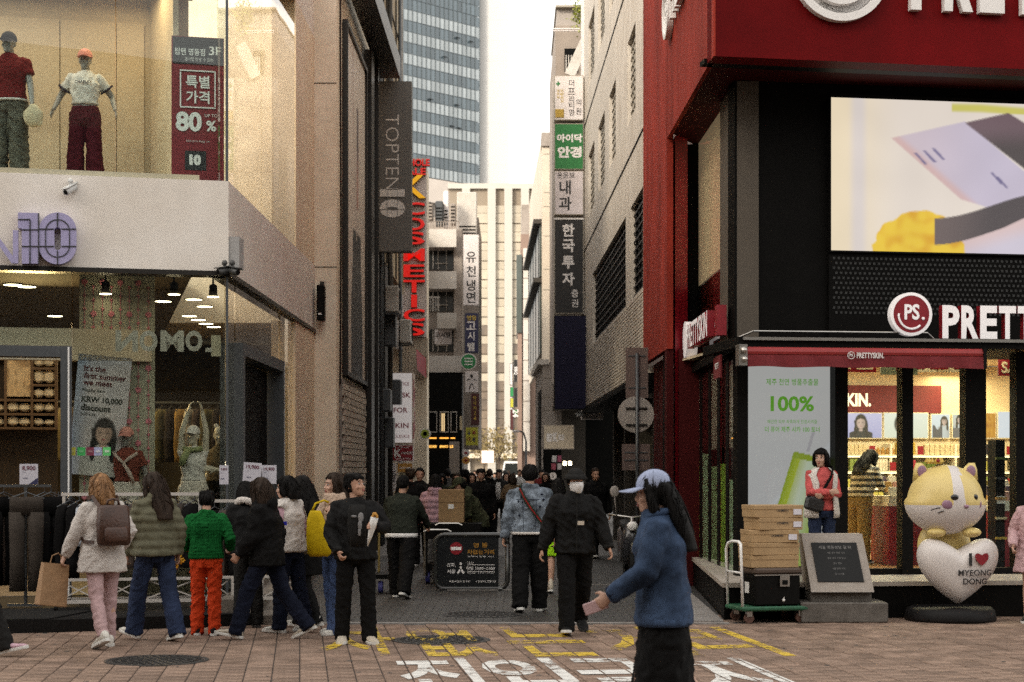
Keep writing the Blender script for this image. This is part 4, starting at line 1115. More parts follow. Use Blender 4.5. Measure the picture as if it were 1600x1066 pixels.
for (px,py,s,col,lab) in ((1340,566,'SALE',m_sign_red,'red hanging SALE sign behind the first window of the cosmetics store'),(1405,570,'S',pm('teal_card',(0.18,0.20,0.14),0.6),'dull green hanging sign by the second black post'),
        (1455,566,'SALE',m_shopw,'cream hanging sign with red SALE letters in the second window'),(1492,566,'SALE',m_shopw,'cream hanging sign with red SALE letters beside the wide black post'),(1588,572,'SALE',m_sign_red,'red hanging SALE sign at the right edge of the shop')):
 x,z=GF.p(px,py,1.6)
 t=thing('hanging_sign',lab,'sign',tuple(GF.w(x,1.6,z-0.1)))
 b=MB(); b.M=GF.M; b.box(x-0.25,x+0.25,1.6,1.612,z-0.13,z+0.13); b.build('card',col,t)
 b=MB(); put_text(b,s,GF.w(x,1.595,z-0.02),GF.d,UP,h=0.15,bold=0.03); b.build('lettering',m_sign_red if col is not m_sign_red else m_shopw,t)
 b=MB(); b.M=GF.M; b.box(x-0.2,x-0.197,1.605,1.608,z+0.13,3.24); b.box(x+0.197,x+0.2,1.605,1.608,z+0.13,3.24); b.build('cord',m_black,t)
for px in (1345,1400,1450,1490,1560,1580):
 for dd in (1.4,3.2):
  x=GF.x(px,dd)
  t=thing('downlight','round downlight in the cream ceiling of the cosmetics store','ceiling light',tuple(GF.w(x,dd,3.24)),0,'downlights in the cosmetics store')
  b=MB(); b.lathe([(0.001,-0.016),(0.075,-0.016),(0.08,-0.002)],tuple(GF.w(x,dd,3.248)),14); b.build('lamp',m_lamp,t)
lamp('shop_lamp','AREA',GF.w(2.6,2.6,3.2),38,(1,0.84,0.56),1.6)
lamp('shop_lamp','AREA',GF.w(5.0,2.6,3.2),38,(1,0.84,0.56),1.6)
lamp('cove_lamp','AREA',GF.w(4.6,BK-0.5,3.1),8,(1,0.70,0.34),0.8)
t=thing('product_stand','tall dark product stand behind the right window of the cosmetics store','stand',tuple(GF.w(GF.x(1558,0.8),0.8,ZP+0.03)))
b=MB(); b.M=GF.M; xs=GF.x(1558,0.8); b.box(xs-0.06,xs+0.06,0.7,0.95,ZP+0.033,2.05); b.build('tower',m_black,t)
for k in range(5):
 b=MB(); b.M=GF.M; b.box(xs-0.07,xs+0.07,0.66,0.699,0.8+0.25*k,0.83+0.25*k); b.build('shelf',m_prod[(k*3)%11],t)
b=MB(); b.M=GF.M; b.box(xs-0.05,xs+0.06,0.692,0.698,1.25,1.34); b.build('price_card',m_white,t)
# ------------------------------------------------------------------ left side of the alley beyond the store
m_stone=pm('cream_stone',(0.88,0.765,0.60),0.7,0.06,8,stain=0.18,bump=0.1)
m_brickp=pm('grey_beige_brick',(0.56,0.49,0.41),0.8,0.15,20,island=0.12,stain=0.2)
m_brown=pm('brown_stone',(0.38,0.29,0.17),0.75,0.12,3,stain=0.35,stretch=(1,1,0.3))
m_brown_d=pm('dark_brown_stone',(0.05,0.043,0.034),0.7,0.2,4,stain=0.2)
st_b=thing('stone_building','cream stone building with framed wall poster and brick base beside the clothing store','building',(-3.2,33,0))
b=MB(); b.box(-9,-3.054,30.205,37.6,4.25,12.6); b.build('wall',m_stone,st_b)
b=MB(); b.box(-4.0,-3.054,30.205,37.6,0,4.248); b.build('wall',m_stone,st_b)
SF=Facade(-3.053,30.2,0.0078,1)
m_mortar=pm('brick_mortar',(0.22,0.195,0.17),0.9,0.1,20)
b=MB(); b.M=SF.M; b.box(0.35,4.8,-0.045,-0.003,0.0,3.30); b.build('brick_backing',m_mortar,st_b)
b=MB()
brk=MB(); brk.box(-0.142,0.142,-0.02,0.02,-0.05,0.05); brick_me=brk.to_mesh('brick'); brick_me.materials.append(m_brickp)
nb=0; far=MB()
for j in range(28):
 for i in range(16):
  x=0.5+i*0.292+(j%2)*0.146; z=0.06+j*0.115
  if x>4.6:continue
  Mx=SF.M @ Matrix.Translation((x,-0.052+rnd.uniform(-.004,.003),z))
  if nb<300 and z>0.3:link_mesh('brick',brick_me,st_b,None,Mx); nb+=1
  else:far.M=Mx; far.box(-0.142,0.142,-0.02,0.02,-0.05,0.05)
far.M=None; far.build('brick_field',m_brickp,st_b)['kind']='stuff'
b=MB(); b.M=SF.M
for (xa,xb,za,zb) in ((0.85,4.75,3.38,3.46),(0.85,4.75,9.7,9.78),(0.85,0.93,3.462,9.698),(4.67,4.75,3.462,9.698)):b.box(xa,xb,-0.10,-0.003,za,zb)
wp=thing('wall_poster','tall framed pale wall poster with a dark standing figure on the cream stone building','poster',tuple(SF.w(2.8,-0.1,3.4)))
b.build('frame',m_darktrim,wp)
def wposter(u,v):
 c=mixc((0.55,0.46,0.38),(0.60,0.53,0.47),v+0.1*noise.noise((u*4,v*6,0)))
 if abs(u-0.55)<0.30-0.10*sstep(0.15,0.42,v) and v<0.44:c=(0.025,0.023,0.024)
 if abs(u-0.60)<0.05 and 0.52<v<0.83:c=mixc((0.10,0.07,0.08),(0.4,0.22,0.18),sstep(0.72,0.6,v))
 if abs(u-0.45-0.1*sin(v*5))<0.03 and v>0.42:c=mixc(c,(0.45,0.36,0.32),0.8)
 return c
print_grid('printed_sheet',SF.w(0.94,-0.05,3.47),SF.d,UP,3.72,6.22,40,80,wposter,m_print,wp)
b=MB(); b.M=SF.M; b.box(0.5,7.6,-0.55,-0.11,10.25,10.7); b.build('beam',m_darktrim,st_b)
b=MB(); b.M=SF.M; b.box(4.95,5.6,-0.16,-0.003,0.0,10.24); b.box(6.1,6.25,-0.2,-0.003,0,10.24); b.build('pipe_casing',m_darktrim,st_b)
b=MB(); b.M=SF.M; b.box(5.7,6.0,-0.12,-0.003,0.0,10.24); b.build('pipe_casing',m_greymetal,st_b)
b=MB(); b.M=SF.M; b.tube([(.3,-.02,3.2),(.32,-.03,6),(.30,-.02,9.5),(.34,-.03,12.4)],.018,6); b.build('cable',m_darktrim,st_b)
for z in (5.2,8.4,11.6):
 b=MB(); b.box(-3.452,-3.05,30.052,30.058,z,z+.015); b.build('wall_joint',m_darktrim,st_b)
b=MB(); b.box(-3.45,-3.056,30.06,30.2,0,12.5); b.build('pillar',m_stone,st_b)
spk=thing('wall_speaker','black upright box speaker on the cream pillar next to the clothing store','speaker',tuple(at(502,502,29.9)))
b=MB(); p0,p1=at(496,502,29.85),at(508,446,29.85); b.cbox(p0.x,p1.x,29.72,29.95,p0.z,p1.z,0.02); b.build('cabinet',m_black,spk)
b=MB(); b.box(p0.x+.03,p1.x-.03,29.951,30.058,p1.z-0.02,p1.z+0.08); b.build('bracket',m_darktrim,spk)
b=MB(); b.box(p0.x+.03,p1.x-.05,29.715,29.719,p0.z+0.1,p0.z+0.13); b.build('badge',m_white,spk)
m_sigw0=pm('box_pale',(.5,.47,.43),.6,.1,6,stain=.2)
brb=thing('brown_building','brown stone building with dark lower storeys behind the tall grey hanging sign','building',(-3.2,41,0))
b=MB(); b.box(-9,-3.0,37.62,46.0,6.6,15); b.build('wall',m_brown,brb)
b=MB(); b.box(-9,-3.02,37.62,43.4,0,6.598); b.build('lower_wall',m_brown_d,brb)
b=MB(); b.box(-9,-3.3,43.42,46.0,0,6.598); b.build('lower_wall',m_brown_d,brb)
for k in range(5):
 b=MB(); b.box(-2.998,-2.96,37.8+k*1.65,37.83+k*1.65,6.6,15); b.build('wall_joint',m_brown_d,brb)
for z in (8.2,9.8,11.4,13.0):
 b=MB(); b.box(-3.0,-2.965,37.65,45.9,z,z+0.025); b.build('wall_joint',m_brown_d,brb)
for k in range(4):
 b=MB(); b.box(-2.96,-2.83,45.6,45.95,9.4+k*0.75,9.55+k*0.75); b.build('cable_clamp',m_black,brb)
for k,(y,r) in enumerate(((38.3,.05),(39.0,.03),(41.2,.06),(44.9,.045))):
 b=MB(); b.tube([(-2.9,y,0),(-2.9,y,6.3),(-2.92,y+.1,6.9),(-2.92,y+.1,14.9)],r,8); b.build('drain_pipe',(m_greymetal,m_black,m_brown_d,m_greymetal)[k],brb,True)
for (y,z,h) in ((38.6,3.0,.5),(39.6,2.2,.7),(40.4,4.6,.8),(42.2,3.3,.6)):
 b=MB(); b.cbox(-3.0,-2.72,y,y+.6,z,z+h,.02); b.build('meter_box',(m_greymetal,m_sigw0)[int(y*10)%2],brb)
for k in range(3):
 b=MB(); b.tube([(-2.94,37.7+t*.85,7.4+.5*k+.35*((t-5)/5.)**2*(k+1)*.5) for t in range(10)],.016,5); b.build('cable',m_black,brb)
def sign_box(name,label,px0,px1,py0,py1,Y,face,dep=0.3,side=None,texts=(),cat='sign',group=None,lit=0):
 x0,x1,z0,z1=ax(px0,Y),ax(px1,Y),az(py1,Y),az(py0,Y)
 t=thing(name,label,cat,((x0+x1)/2,Y+dep/2,z0),0,group)
 b=MB(); b.box(x0,x1,Y,Y+dep,z0,z1); b.build('casing',side or m_greymetal,t)
 e=0.02
 b=MB(); b.box(x0+e,x1-e,Y-0.006,Y-0.001,z0+e,z1-e); b.build('face',face,t)
 bym={}
 for (s,px,py,hpx,mat,bold,*o) in texts:
  q=bym.setdefault(mat.name,(MB(),mat))[0]
  kw=o[0] if o else {}
  kw=dict(kw)
  rot=kw.pop('rot',0); wpx=kw.pop('wpx',None)
  right,up=Vector((1,0,0)),UP
  if rot:right,up=Vector((0,0,-1)),Vector((1,0,0))
  put_text(q,s,(ax(px,Y),Y-0.012,az(py,Y)),right,up,h=hpx/F_PX*Y if hpx else None,w=wpx/F_PX*Y if wpx else None,bold=bold,**kw)
 for q,mat in bym.values():q.build('lettering',mat,t)
 return t
m_bp=pm('black_print',(0.02,0.02,0.022),0.6,0)
m_sgrey=pm('sign_grey',(0.115,0.105,0.095),0.6,0.05,5)
m_sigw=pm('sign_face_white',(0.80,0.75,0.745),0.5,0.06,4,stain=0.12)
m_pale=pm('pale_letter',(0.62,0.57,0.53),0.5,0)
t=sign_box('hanging_sign','tall grey vertical sign with thin TOPTEN letters and number 10 hanging from the brown building',583,643,127,393,37.4,m_sgrey,0.35,m_sgrey,
    [('TOPTEN',613,238,None,m_pale,-0.012,dict(rot=1,wpx=118,spacing=1.05)),('10',613,318,40,m_pale,0.07,dict(rot=1,wpx=44))])
b=MB()
for d in (-8,8):b.bar((ax(594,37.4),37.385,az(318+d*1.2,37.4)),(ax(632,37.4),37.385,az(318+d*1.2,37.4)),0.015,0.008)
for px in (605,621):b.bar((ax(px,37.4),37.384,az(298,37.4)),(ax(px,37.4),37.384,az(340,37.4)),0.012,0.006)
b.build('seam',m_sgrey,t)
m_conc0=pm('weathered_concrete',(0.40,0.35,0.31),0.8,0.15,4,stain=0.3)
kb=thing('wholesale_building','narrow pinkish grey building carrying tall stacked red letters','building',(-2.7,50,0))
YK=47.0
b=MB(); b.box(-4.5,ax(667,YK),YK,YK+1.1,0,az(262,YK)); b.build('wall',m_stone,kb)
b=MB(); b.box(-6.5,-3.2,YK+1.1,58.9,0,az(262,YK)); b.build('rear_wall',m_conc0,kb)
b=MB(); b.box(ax(632,YK),ax(667,YK)-0.003,YK-0.08,YK-0.003,az(527,YK),az(248,YK)); b.build('sign_backing',pm('pink_grey_panel',(0.78,0.70,0.67),0.6,0.06,3,stain=0.15),kb)
for k in range(9):
 x=ax(630+k*4.4,YK); b=MB(); b.box(x,x+0.06,YK-0.05,YK-0.004,az(590,YK),az(529,YK)); b.build('cladding_slat',pm('cream_slat',(0.52,0.44,0.34),0.7,0.1,6),kb)
b=MB(); b.tube([(ax(621,YK-.3),YK-0.3,az(400,YK)),(ax(621,YK-.3),YK-0.3,az(458,YK)),(ax(624,YK-.3),YK-0.3,az(462,YK))],0.09,10); b.build('pipe',m_white,kb,True)
for (p0,p1,q0,q1) in ((619,630,460,495),(617,628,500,545)):
 b=MB(); b.box(ax(p0,46.6),ax(p1,46.6),46.6,46.95,az(q1,46.6),az(q0,46.6)); b.build('vent_box',m_sigw,kb)
rl=thing('letter_sign','tall column of red letters spelling COSMETICS under a yellow K on the pinkish grey building','sign',(ax(648,YK),YK-0.2,az(527,YK)))
m_rl=pm('red_letter',(0.45,0.006,0.005),0.4,0.05,8,emit=(1,0.02,0.012),estr=0.12)
m_yl=pm('amber_letter',(0.85,0.42,0.01),0.4,0.05,8,emit=(1,.5,.01),estr=0.12)
m_dr=pm('red_letter_side',(0.10,0.008,0.008),0.5,0)
def letter(ch,px,py,wpx,hpx,mat):
 q=MB(); q.side_m=1; q.m=0
 put_text(q,ch,(ax(px,YK-.1),YK-0.09,az(py,YK)),(1,0,0),UP,h=hpx/F_PX*YK,w=wpx/F_PX*YK,bold=0.018,depth=0.16)
 q.build('letter',[mat,m_dr],rl)
letter('K',648,294,36,36,m_yl)
for ch,py in zip('COSMETICS',(333,357,379,405,430,454,477,499,521)):letter(ch,647.5,py*0.9975-4,33 if ch != 'I' else 9,19.5,m_rl)
for s,py in (('WHOLE',257),('SALE',271)):
 q=MB(); q.side_m=1; put_text(q,s,(ax(649 if s=='WHOLE' else 647,YK),YK-0.09,az(py-1,YK)),(1,0,0),UP,h=11/F_PX*YK,w=(46 if s=='WHOLE' else 38)/F_PX*YK,bold=0.03,depth=0.12); q.build('lettering',[m_rl,m_dr],rl)
m_red_p=pm('red_print',(0.30,0.012,0.03),0.6,0)
YM=44.0
sg=sign_box('cube_sign','white cube sign with red MASK FOR SKIN lettering and a red and cream side',603,645,582,693,YM,m_sign_lit,1.0,pm('cube_side',(0.46,0.36,0.28),0.6,0.1,4),
   [('COSMETICS',622,600,5,m_red_p,0.01,dict(wpx=34)),('MASK',627,617.5,8,m_red_p,0.02,dict(wpx=29)),('FOR',626,641,8,m_red_p,0.02,dict(wpx=22)),('SKIN',625,665,8,m_red_p,0.02,dict(wpx=27)),('WHOLESALE',622,682,5,m_red_p,0.0,dict(wpx=36))])
b=MB(); xs=ax(645,YM)+0.004
for (ya,yb,za,zb) in ((44.08,44.5,3.3,4.0),(44.08,44.5,2.5,2.9),(44.55,44.9,2.7,3.2),(44.6,44.85,3.5,3.8)):
 b.box(xs-0.003,xs+0.004,ya,yb,za,zb)
b.build('side_print',m_sign_red,sg)
sign_box('board_sign','dark red board sign with a big white K under the white cube sign',612,646,695,721,43.9,m_sign_red,0.12,m_sigw,
   [('K',622,708,13,m_wprint,0.04),('COSMETICS',635.5,708,3.6,m_wprint,0.02,dict(wpx=18)),('ALL ABOUT K-BEAUTY',630,699,2.2,m_wprint,0.0,dict(wpx=26)),('WHOLESALE SHOP',630,717,2.6,m_wprint,0.0,dict(wpx=24))])
m_or=pm('orange_print',(0.55,0.27,0.05),0.6,0.05,6); m_bg=pm('cream_print',(0.55,0.47,0.30),0.6,0.05,6)
t=sign_box('standing_banner','tall cream and orange printed banner standing under the red K board sign',621,645,723,792,43.6,m_bg,0.05,m_sigw,
   [('SHEET MASK',633,741,4,m_bp,0.01,dict(wpx=17)),('SNAIL',633,748,4,m_bp,0.01,dict(wpx=15)),('COLLAGEN',633,756,3.5,m_bp,0,dict(wpx=16)),('HAND CREAM',633,764,3.5,m_bp,0,dict(wpx=17)),('ALOE',633,772,3.5,m_bp,0)])
b=MB(); b.box(ax(621.6,43.6),ax(644.4,43.6),43.588,43.592,az(738,43.6),az(724,43.6)); b.build('header',m_or,t)
b=MB(); put_text(b,'SKINCARE',(ax(633,43.6),43.582,az(731,43.6)),(1,0,0),UP,w=18/F_PX*43.6,bold=0.02); b.build('lettering',m_wprint,t)
for px in (624,642):
 b=MB(); b.box(ax(px-1,43.6),ax(px+1,43.6),43.61,43.65,0,az(792,43.6)); b.build('leg',m_greymetal,t)
sign_box('narrow_sign','narrow white vertical sign with sideways black letters beside the standing banner',612,619,723,768,43.7,m_sigw,0.05,m_sigw,[('KOREA',615.5,745,None,m_bp,0.01,dict(rot=1,wpx=18))])
b=MB(); b.prism([at(650,546,46.2),at(664,560,46.6),at(665,590,46.6),at(652,578,46.2)],(0.02,0.12,0))
solo(b,'flag_sign',m_sign_red,'tilted dark red flag sign below the stacked red letters','sign')
b=MB(); b.ball(tuple(at(664,678,46)),(0.155,0.05,0.155),20,8)
t=thing('round_sign','small round white and lime green sign by the dark shop front','sign',tuple(at(664,688,46)))
b=MB(); b.lathe([(0.001,0.1),(0.15,0.1),(0.15,0.0),(0.11,-0.002),(0.001,-0.002)],tuple(at(664,678,46)),24,'Y'); b.build('casing',m_sign_w,t)
b=MB(); b.lathe([(0.115,-0.002),(0.115,-0.012),(0.06,-0.012),(0.06,-0.002)],tuple(at(664,678,46)),24,'Y'); b.build('ring',pm('lime_print',(0.36,0.45,0.05),0.6),t)
db=thing('balcony_building','grey house with white balcony parapets over a black shop front','building',(-2.3,62,0))
YB=59.0
def bx(name,px0,px1,py0,py1,Y,dep,mat,parent,e=0.0):
 q=MB(); q.box(ax(px0,Y),ax(px1,Y),Y,Y+dep,az(py1,Y)+e,az(py0,Y)-e); return q.build(name,mat,parent)
m_conc=pm('concrete_grey',(0.38,0.33,0.29),0.8,0.15,4,stain=0.35)
m_parapet=pm('white_parapet',(0.62,0.58,0.53),0.7,0.06,6,stain=0.18)
m_darkwin=pm('dark_glazing',(0.015,0.017,0.016),0.2,0.3,3)
bx('wall',660,722,362,760,YB+1.3,8,m_conc,db)
bx('rear_wall',660,748,340,700,YB+4,6,m_conc,db)
for i,(p0,p1,q0,q1) in enumerate(((664,713,358,386),(664,713,424,451),(683,713,489,513),(664,726,556,582))):
 bx('parapet',p0,p1,q0,q1,YB,0.18,m_parapet,db)
 bx('balcony_slab',p0,p1-2,q1-2,q1,YB+0.185,1.11,m_conc,db)
for (p0,p1,q0,q1) in ((667,708,388,422),(667,708,453,487),(668,708,515,550)):
 bx('dark_opening',p0,p1,q0,q1,YB+1.24,0.05,m_darkwin,db)
 for px in (676,684,697):
  bx('window_bar',px,px+1.2,q0+2,q1-1,YB+1.19,0.04,m_parapet,db)
 bx('window_bar',p0+14,p1-8,(q0+q1)/2+6,(q0+q1)/2+7.5,YB+1.12,0.04,m_parapet,db)
bx('side_pier',709,722,358,560,YB+0.5,0.78,m_conc,db)
for k in range(8):bx('rail_bar',667+k*2.6,667.7+k*2.6,465,487,YB+0.1,0.03,m_parapet,db)
bx('rail_bar',666,687,463.5,465,YB+0.1,0.03,m_parapet,db)
m_shopblack=pm('shop_black',(0.0045,0.0045,0.004),0.6,0.3,5,spec=0.1)
bx('shop_front',661,722,584,760,YB-0.2,1.4,m_shopblack,db)
for (p0,p1,q0,q1) in ((666,683,643,676),(687,701,643,676),(704,714,643,676)):
 for (a,b_,c,d) in ((p0,p1,q0,q0+1.5),(p0,p1,q1-1.5,q1),(p0,p0+1.2,q0+1.5,q1-1.5),(p1-1.2,p1,q0+1.5,q1-1.5)):
  bx('window_frame',a,b_,c,d,YB-0.24,0.035,m_parapet,db)
m_dim=pm('dim_warm_strip',(.7,.55,.3),.5,0,emit=(1,.7,.35),estr=.25)
for px in (690,693):bx('lit_strip',px,px+1.6,646,674,YB-0.25,0.03,m_dim,db)
for (p0,p1) in ((671,682),(687,701),(704,711)):bx('amber_strip',p0,p1,683.8,685.6,YB-0.25,0.03,pm('amber_strip',(0.6,0.25,0.03),0.5,0,emit=(1,.42,.06),estr=0.5),db)
b=MB(); m_al=pm('amber_lettering',(0.6,0.3,0.05),0.5,0,emit=(1,.5,.1),estr=0.5)
for s,px,w in (('TOOCHOX',675,16),('&PANCO',694,13),('LS',706,5)):put_text(b,s,(ax(px,YB),YB-0.26,az(698,YB)),(1,0,0),UP,h=4/F_PX*YB,w=w/F_PX*YB,bold=0.03)
b.build('lettering',m_al,db)
bx('lit_panel',718.5,722.5,650,672,YB-0.25,0.03,pm('cream_panel',(0.6,0.5,0.33),0.5),db)
bx('pale_door',702,718,690,740,YB-0.25,0.04,m_conc,db)
bx('window_sign',679,706,515,538,YB+1.1,0.03,m_sigw,db)
b=MB(); put_text(b,'고시텔',(ax(692,YB+1),YB+1.09,az(523,YB+1)),(1,0,0),UP,w=24/F_PX*YB,bold=0.01); b.build('lettering',m_bp,db)
rc=[('roof_unit','white upright roof tank above the balcony house',693,701,298,356,YB+2.2,m_sigw),('air_conditioner','grey air conditioner cabinet on the roof terrace',667,676,316,344,YB+1.6,m_conc),
  ('air_conditioner','tall grey cabinet on the roof terrace beside the white tank',680,692,314,352,YB+1.8,m_greymetal),('air_conditioner','tilted grey panel unit on the roof terrace right of the white tank',703,712,318,350,YB+1.5,m_conc),
  ('roof_unit','pale stair housing at the right end of the roof terrace',714,745,300,380,YB+3.3,m_parapet)]
for (nm,lab,p0,p1,q0,q1,Y,mt) in rc:
 t=thing(nm,lab,nm.replace('_',' '),tuple(at((p0+p1)/2,q1,Y)))
 q=MB(); q.cbox(ax(p0,Y),ax(p1,Y),Y,Y+0.6,az(q1,Y),az(q0,Y),0.03); q.build('casing',mt,t)
 q=MB()
 for k in range(5):q.box(ax(p0+1.5,Y),ax(p1-1.5,Y),Y-0.02,Y-0.001,az(q1,Y)+0.12*k+0.1,az(q1,Y)+0.12*k+0.14)
 q.build('grille',m_black,t)
 if az(q1,Y)>az(358,YB):pass
q=MB()
for k in range(14):
 px=664+k*4; q.box(ax(px,YB),ax(px,YB)+0.03,YB+0.05,YB+0.08,az(358,YB),az(345,YB))
q.box(ax(664,YB),ax(717,YB),YB+0.05,YB+0.08,az(346,YB),az(345,YB)); q.build('roof_railing',m_conc,db)
YS=58.4
m_navy=pm('navy_sign',(0.022,0.022,0.075),0.5,0.1,4)
m_ylet=pm('yellow_letter',(0.62,0.44,0.06),0.5,0)
sign_box('hanging_sign','white vertical sign with four black Korean letters beside the balcony house',724,748,367,477,YS,m_sigw,0.3,m_sigw,[(c,736,y,17,m_bp,0.012) for c,y in zip('유천냉면',(402,424,446,465))])
sign_box('hanging_sign','navy vertical sign with white and yellow Korean letters under the white one',726,748,489,552,YS,m_navy,0.3,m_greymetal,[('명동',737,497,8,m_ylet,0.015)]+[(c,736,y,13,m_wprint,0.02) for c,y in zip('고시텔',(509,525,542))])
m_grn=pm('green_disc',(0.02,0.24,0.07),0.5,0.1,8)
t=thing('round_sign','round green sign with white bars hanging under the navy sign','sign',tuple(at(732,577,YS)))
c=at(732,565,YS); b=MB(); b.lathe([(0.001,0.12),(0.28,0.12),(0.28,0.0),(0.24,-0.003),(0.001,-0.003)],tuple(c),26,'Y'); b.build('casing',m_sigw,t)
b=MB(); b.lathe([(0.245,-0.003),(0.245,-0.012),(0.001,-0.012)],tuple(c),26,'Y'); b.build('disc',m_grn,t)
b=MB()
for k in (-1,0,1):b.box(c.x-0.14,c.x+0.14,c.y-0.02,c.y-0.013,c.z+k*0.10-0.02,c.z+k*0.10+0.02)
b.build('bars',m_wprint,t)
t=sign_box('hanging_sign','square white sign with a small moustached face drawing',727,747,580,613,YS,m_sigw,0.3,m_sigw)
b=MB(); c=at(737,594,YS)
b.ball((c.x,YS-0.012,c.z+0.13),(0.05,0.004,0.07),10,6)
for s in (-1,1):
 b.tube([(c.x+s*(0.04+0.03*k),YS-0.014,c.z+0.0+0.03*sin(k*0.9)) for k in range(5)],0.014,6)
 b.tube([(c.x+s*0.02*k,YS-0.014,c.z-0.12-0.012*k*k) for k in range(5)],0.014,6)
b.build('face_drawing',m_bp,t)
m_maroon=pm('maroon_sign',(0.07,0.012,0.012),0.5,0.1,5)
sign_box('hanging_sign','slim maroon vertical sign with faded yellow letters',736,749,615,664,YS,m_maroon,0.3,m_maroon,[(c,742,622+k*8,6,m_ylet,0.01) for k,c in enumerate('마사지24')])
m_ysign=pm('yellow_sign',(0.50,0.48,0.04),0.5,0.1,6)
sign_box('exchange_sign','yellow money exchange sign with currency symbols',728,747,668,696,YS,m_ysign,0.3,m_ysign,[('$',733,676,7,m_navy,0.03),('¥',740.5,676,7,m_sign_red,0.03),('元',733,687,7,m_sign_red,0.02),('€',740.5,687,7,m_navy,0.03)])
for py,mt,lab in ((708,m_sigw,'round pale pink sign hanging above the orange one in the alley'),(719.5,m_or,'round orange sign hanging low in the alley')):
 t=thing('round_sign',lab,'sign',tuple(at(728,py+6,YS-1)))
 b=MB(); b.lathe([(0.001,0.1),(0.13,0.1),(0.13,0.0),(0.001,-0.003)],tuple(at(728,py,YS-1)),22,'Y'); b.build('casing',mt,t)
 b=MB(); b.ball(tuple(at(728,py,YS-1)+Vector((0,-0.006,0))),(0.06,0.004,0.045),10,5); b.build('emblem',m_sign_red,t)
# ------------------------------------------------------------------ glass tower
def tower():
 YT=310.0; XT=ax(630,YT)
 T=Facade(XT,YT,1.0,1.02)
 t=thing('glass_tower','tall blue grey glass office tower with pale floor bands above the alley','office tower',(XT+6,YT+8,0))
 wT=T.x(749)
 zc0,zc1=az(297,YT),az(262,YT)
 b=MB(); b.M=T.M; b.box(0,wT,0.5,26,0,140); b.build('core',m_conc,t)
 b=MB(); b.M=T.M; b.box(0,wT+0.1,-0.3,0.49,zc0-1.5,zc1-1.2); b.build('cornice',pm('pinkish_stone',(0.70,0.61,0.53),0.7,0.05,0.5),t)
 m_tg=pm('tower_glass',(0.115,0.15,0.17),0.12,0.25,0.15,spec=0.9,island=0.25)
 m_tb=pm('tower_blind',(0.46,0.495,0.50),0.3,0.12,0.2,island=0.14)  # pale panes of the alternating floor bands
 m_tm=pm('tower_mullion',(0.10,0.12,0.13),0.4,0)
 n=17; pw=wT/n
 H=3.95
 for kind,m,hh in (('dark',m_tg,1.9),('pale',m_tb,1.9)):
  q=MB(); q.box(0.06,pw-0.06,0.02,0.1,0.04,hh); me=q.to_mesh('pane'); me.materials.append(m)
  for f in range(10 if kind=='dark' else 8):
   z=zc1-1.0+f*H+(0 if kind=='pale' else 1.97)
   if z>az(-40,YT+10):continue
   for i in range(n):
    Mx=T.M @ Matrix.Translation((i*pw,0.0,z))
    if f<9:link_mesh('pane',me,t,None,Mx)
 top=MB(); top.M=T.M
 for i in range(n+1):top.box(i*pw-0.05,i*pw+0.05,-0.12,0.015,zc1-1.15,140)
 for f in range(26):
  z=zc1-1.0+f*H; top.box(0,wT,-0.06,0.012,z-0.03,z+0.03); top.box(0,wT,-0.03,0.012,z+1.92,z+1.97)
 top.build('mullion_grid',m_tm,t)
 up=MB(); up.M=T.M
 for f in range(8,26):
  for i in range(n):
   z=zc1-1.0+f*H
   if f >= 9:up.box(i*pw+0.06,(i+1)*pw-0.06,0.02,0.1,z+2.0,z+3.9)
   up.box(i*pw+0.06,(i+1)*pw-0.06,0.02,0.1,z+0.04,z+1.9)
 up.build('upper_pane',m_tg,t)['kind']='stuff'
 v=MB(); v.M=T.M
 for (px,py) in ((714,58),(735,64),(694,88),(672,154),(713,163),(705,196),(716,199)):
  x,z=T.p(px,py); v.prism([(x-0.4,-0.15,z-0.15),(x+0.4,-0.15,z-0.15),(x+0.4,-0.55,z-0.35),(x-0.4,-0.55,z-0.35)],(0,0.02,0.12))
 v.build('open_vent',m_black,t)
 X1=T.w(wT,0,0)
 s=thing('white_tower','plain white tower wall rising right beside the glass tower','office tower',(X1.x+3,X1.y+5,0))
 b=MB(); b.box(X1.x+0.05,ax(795,X1.y+2),X1.y+2,X1.y+20,0,150); b.build('wall',pm('white_cladding',(0.55,0.54,0.52),0.6,0.02,0.3),s)
 g=MB()
 for k in range(30):g.box(X1.x+0.06,ax(795,X1.y+2)-0.01,X1.y+1.985,X1.y+1.995,40+k*3.9,40.04+k*3.9)
 g.build('panel_joint',pm('joint_line',(0.6,0.58,0.55),0.7,0),s)
tower()
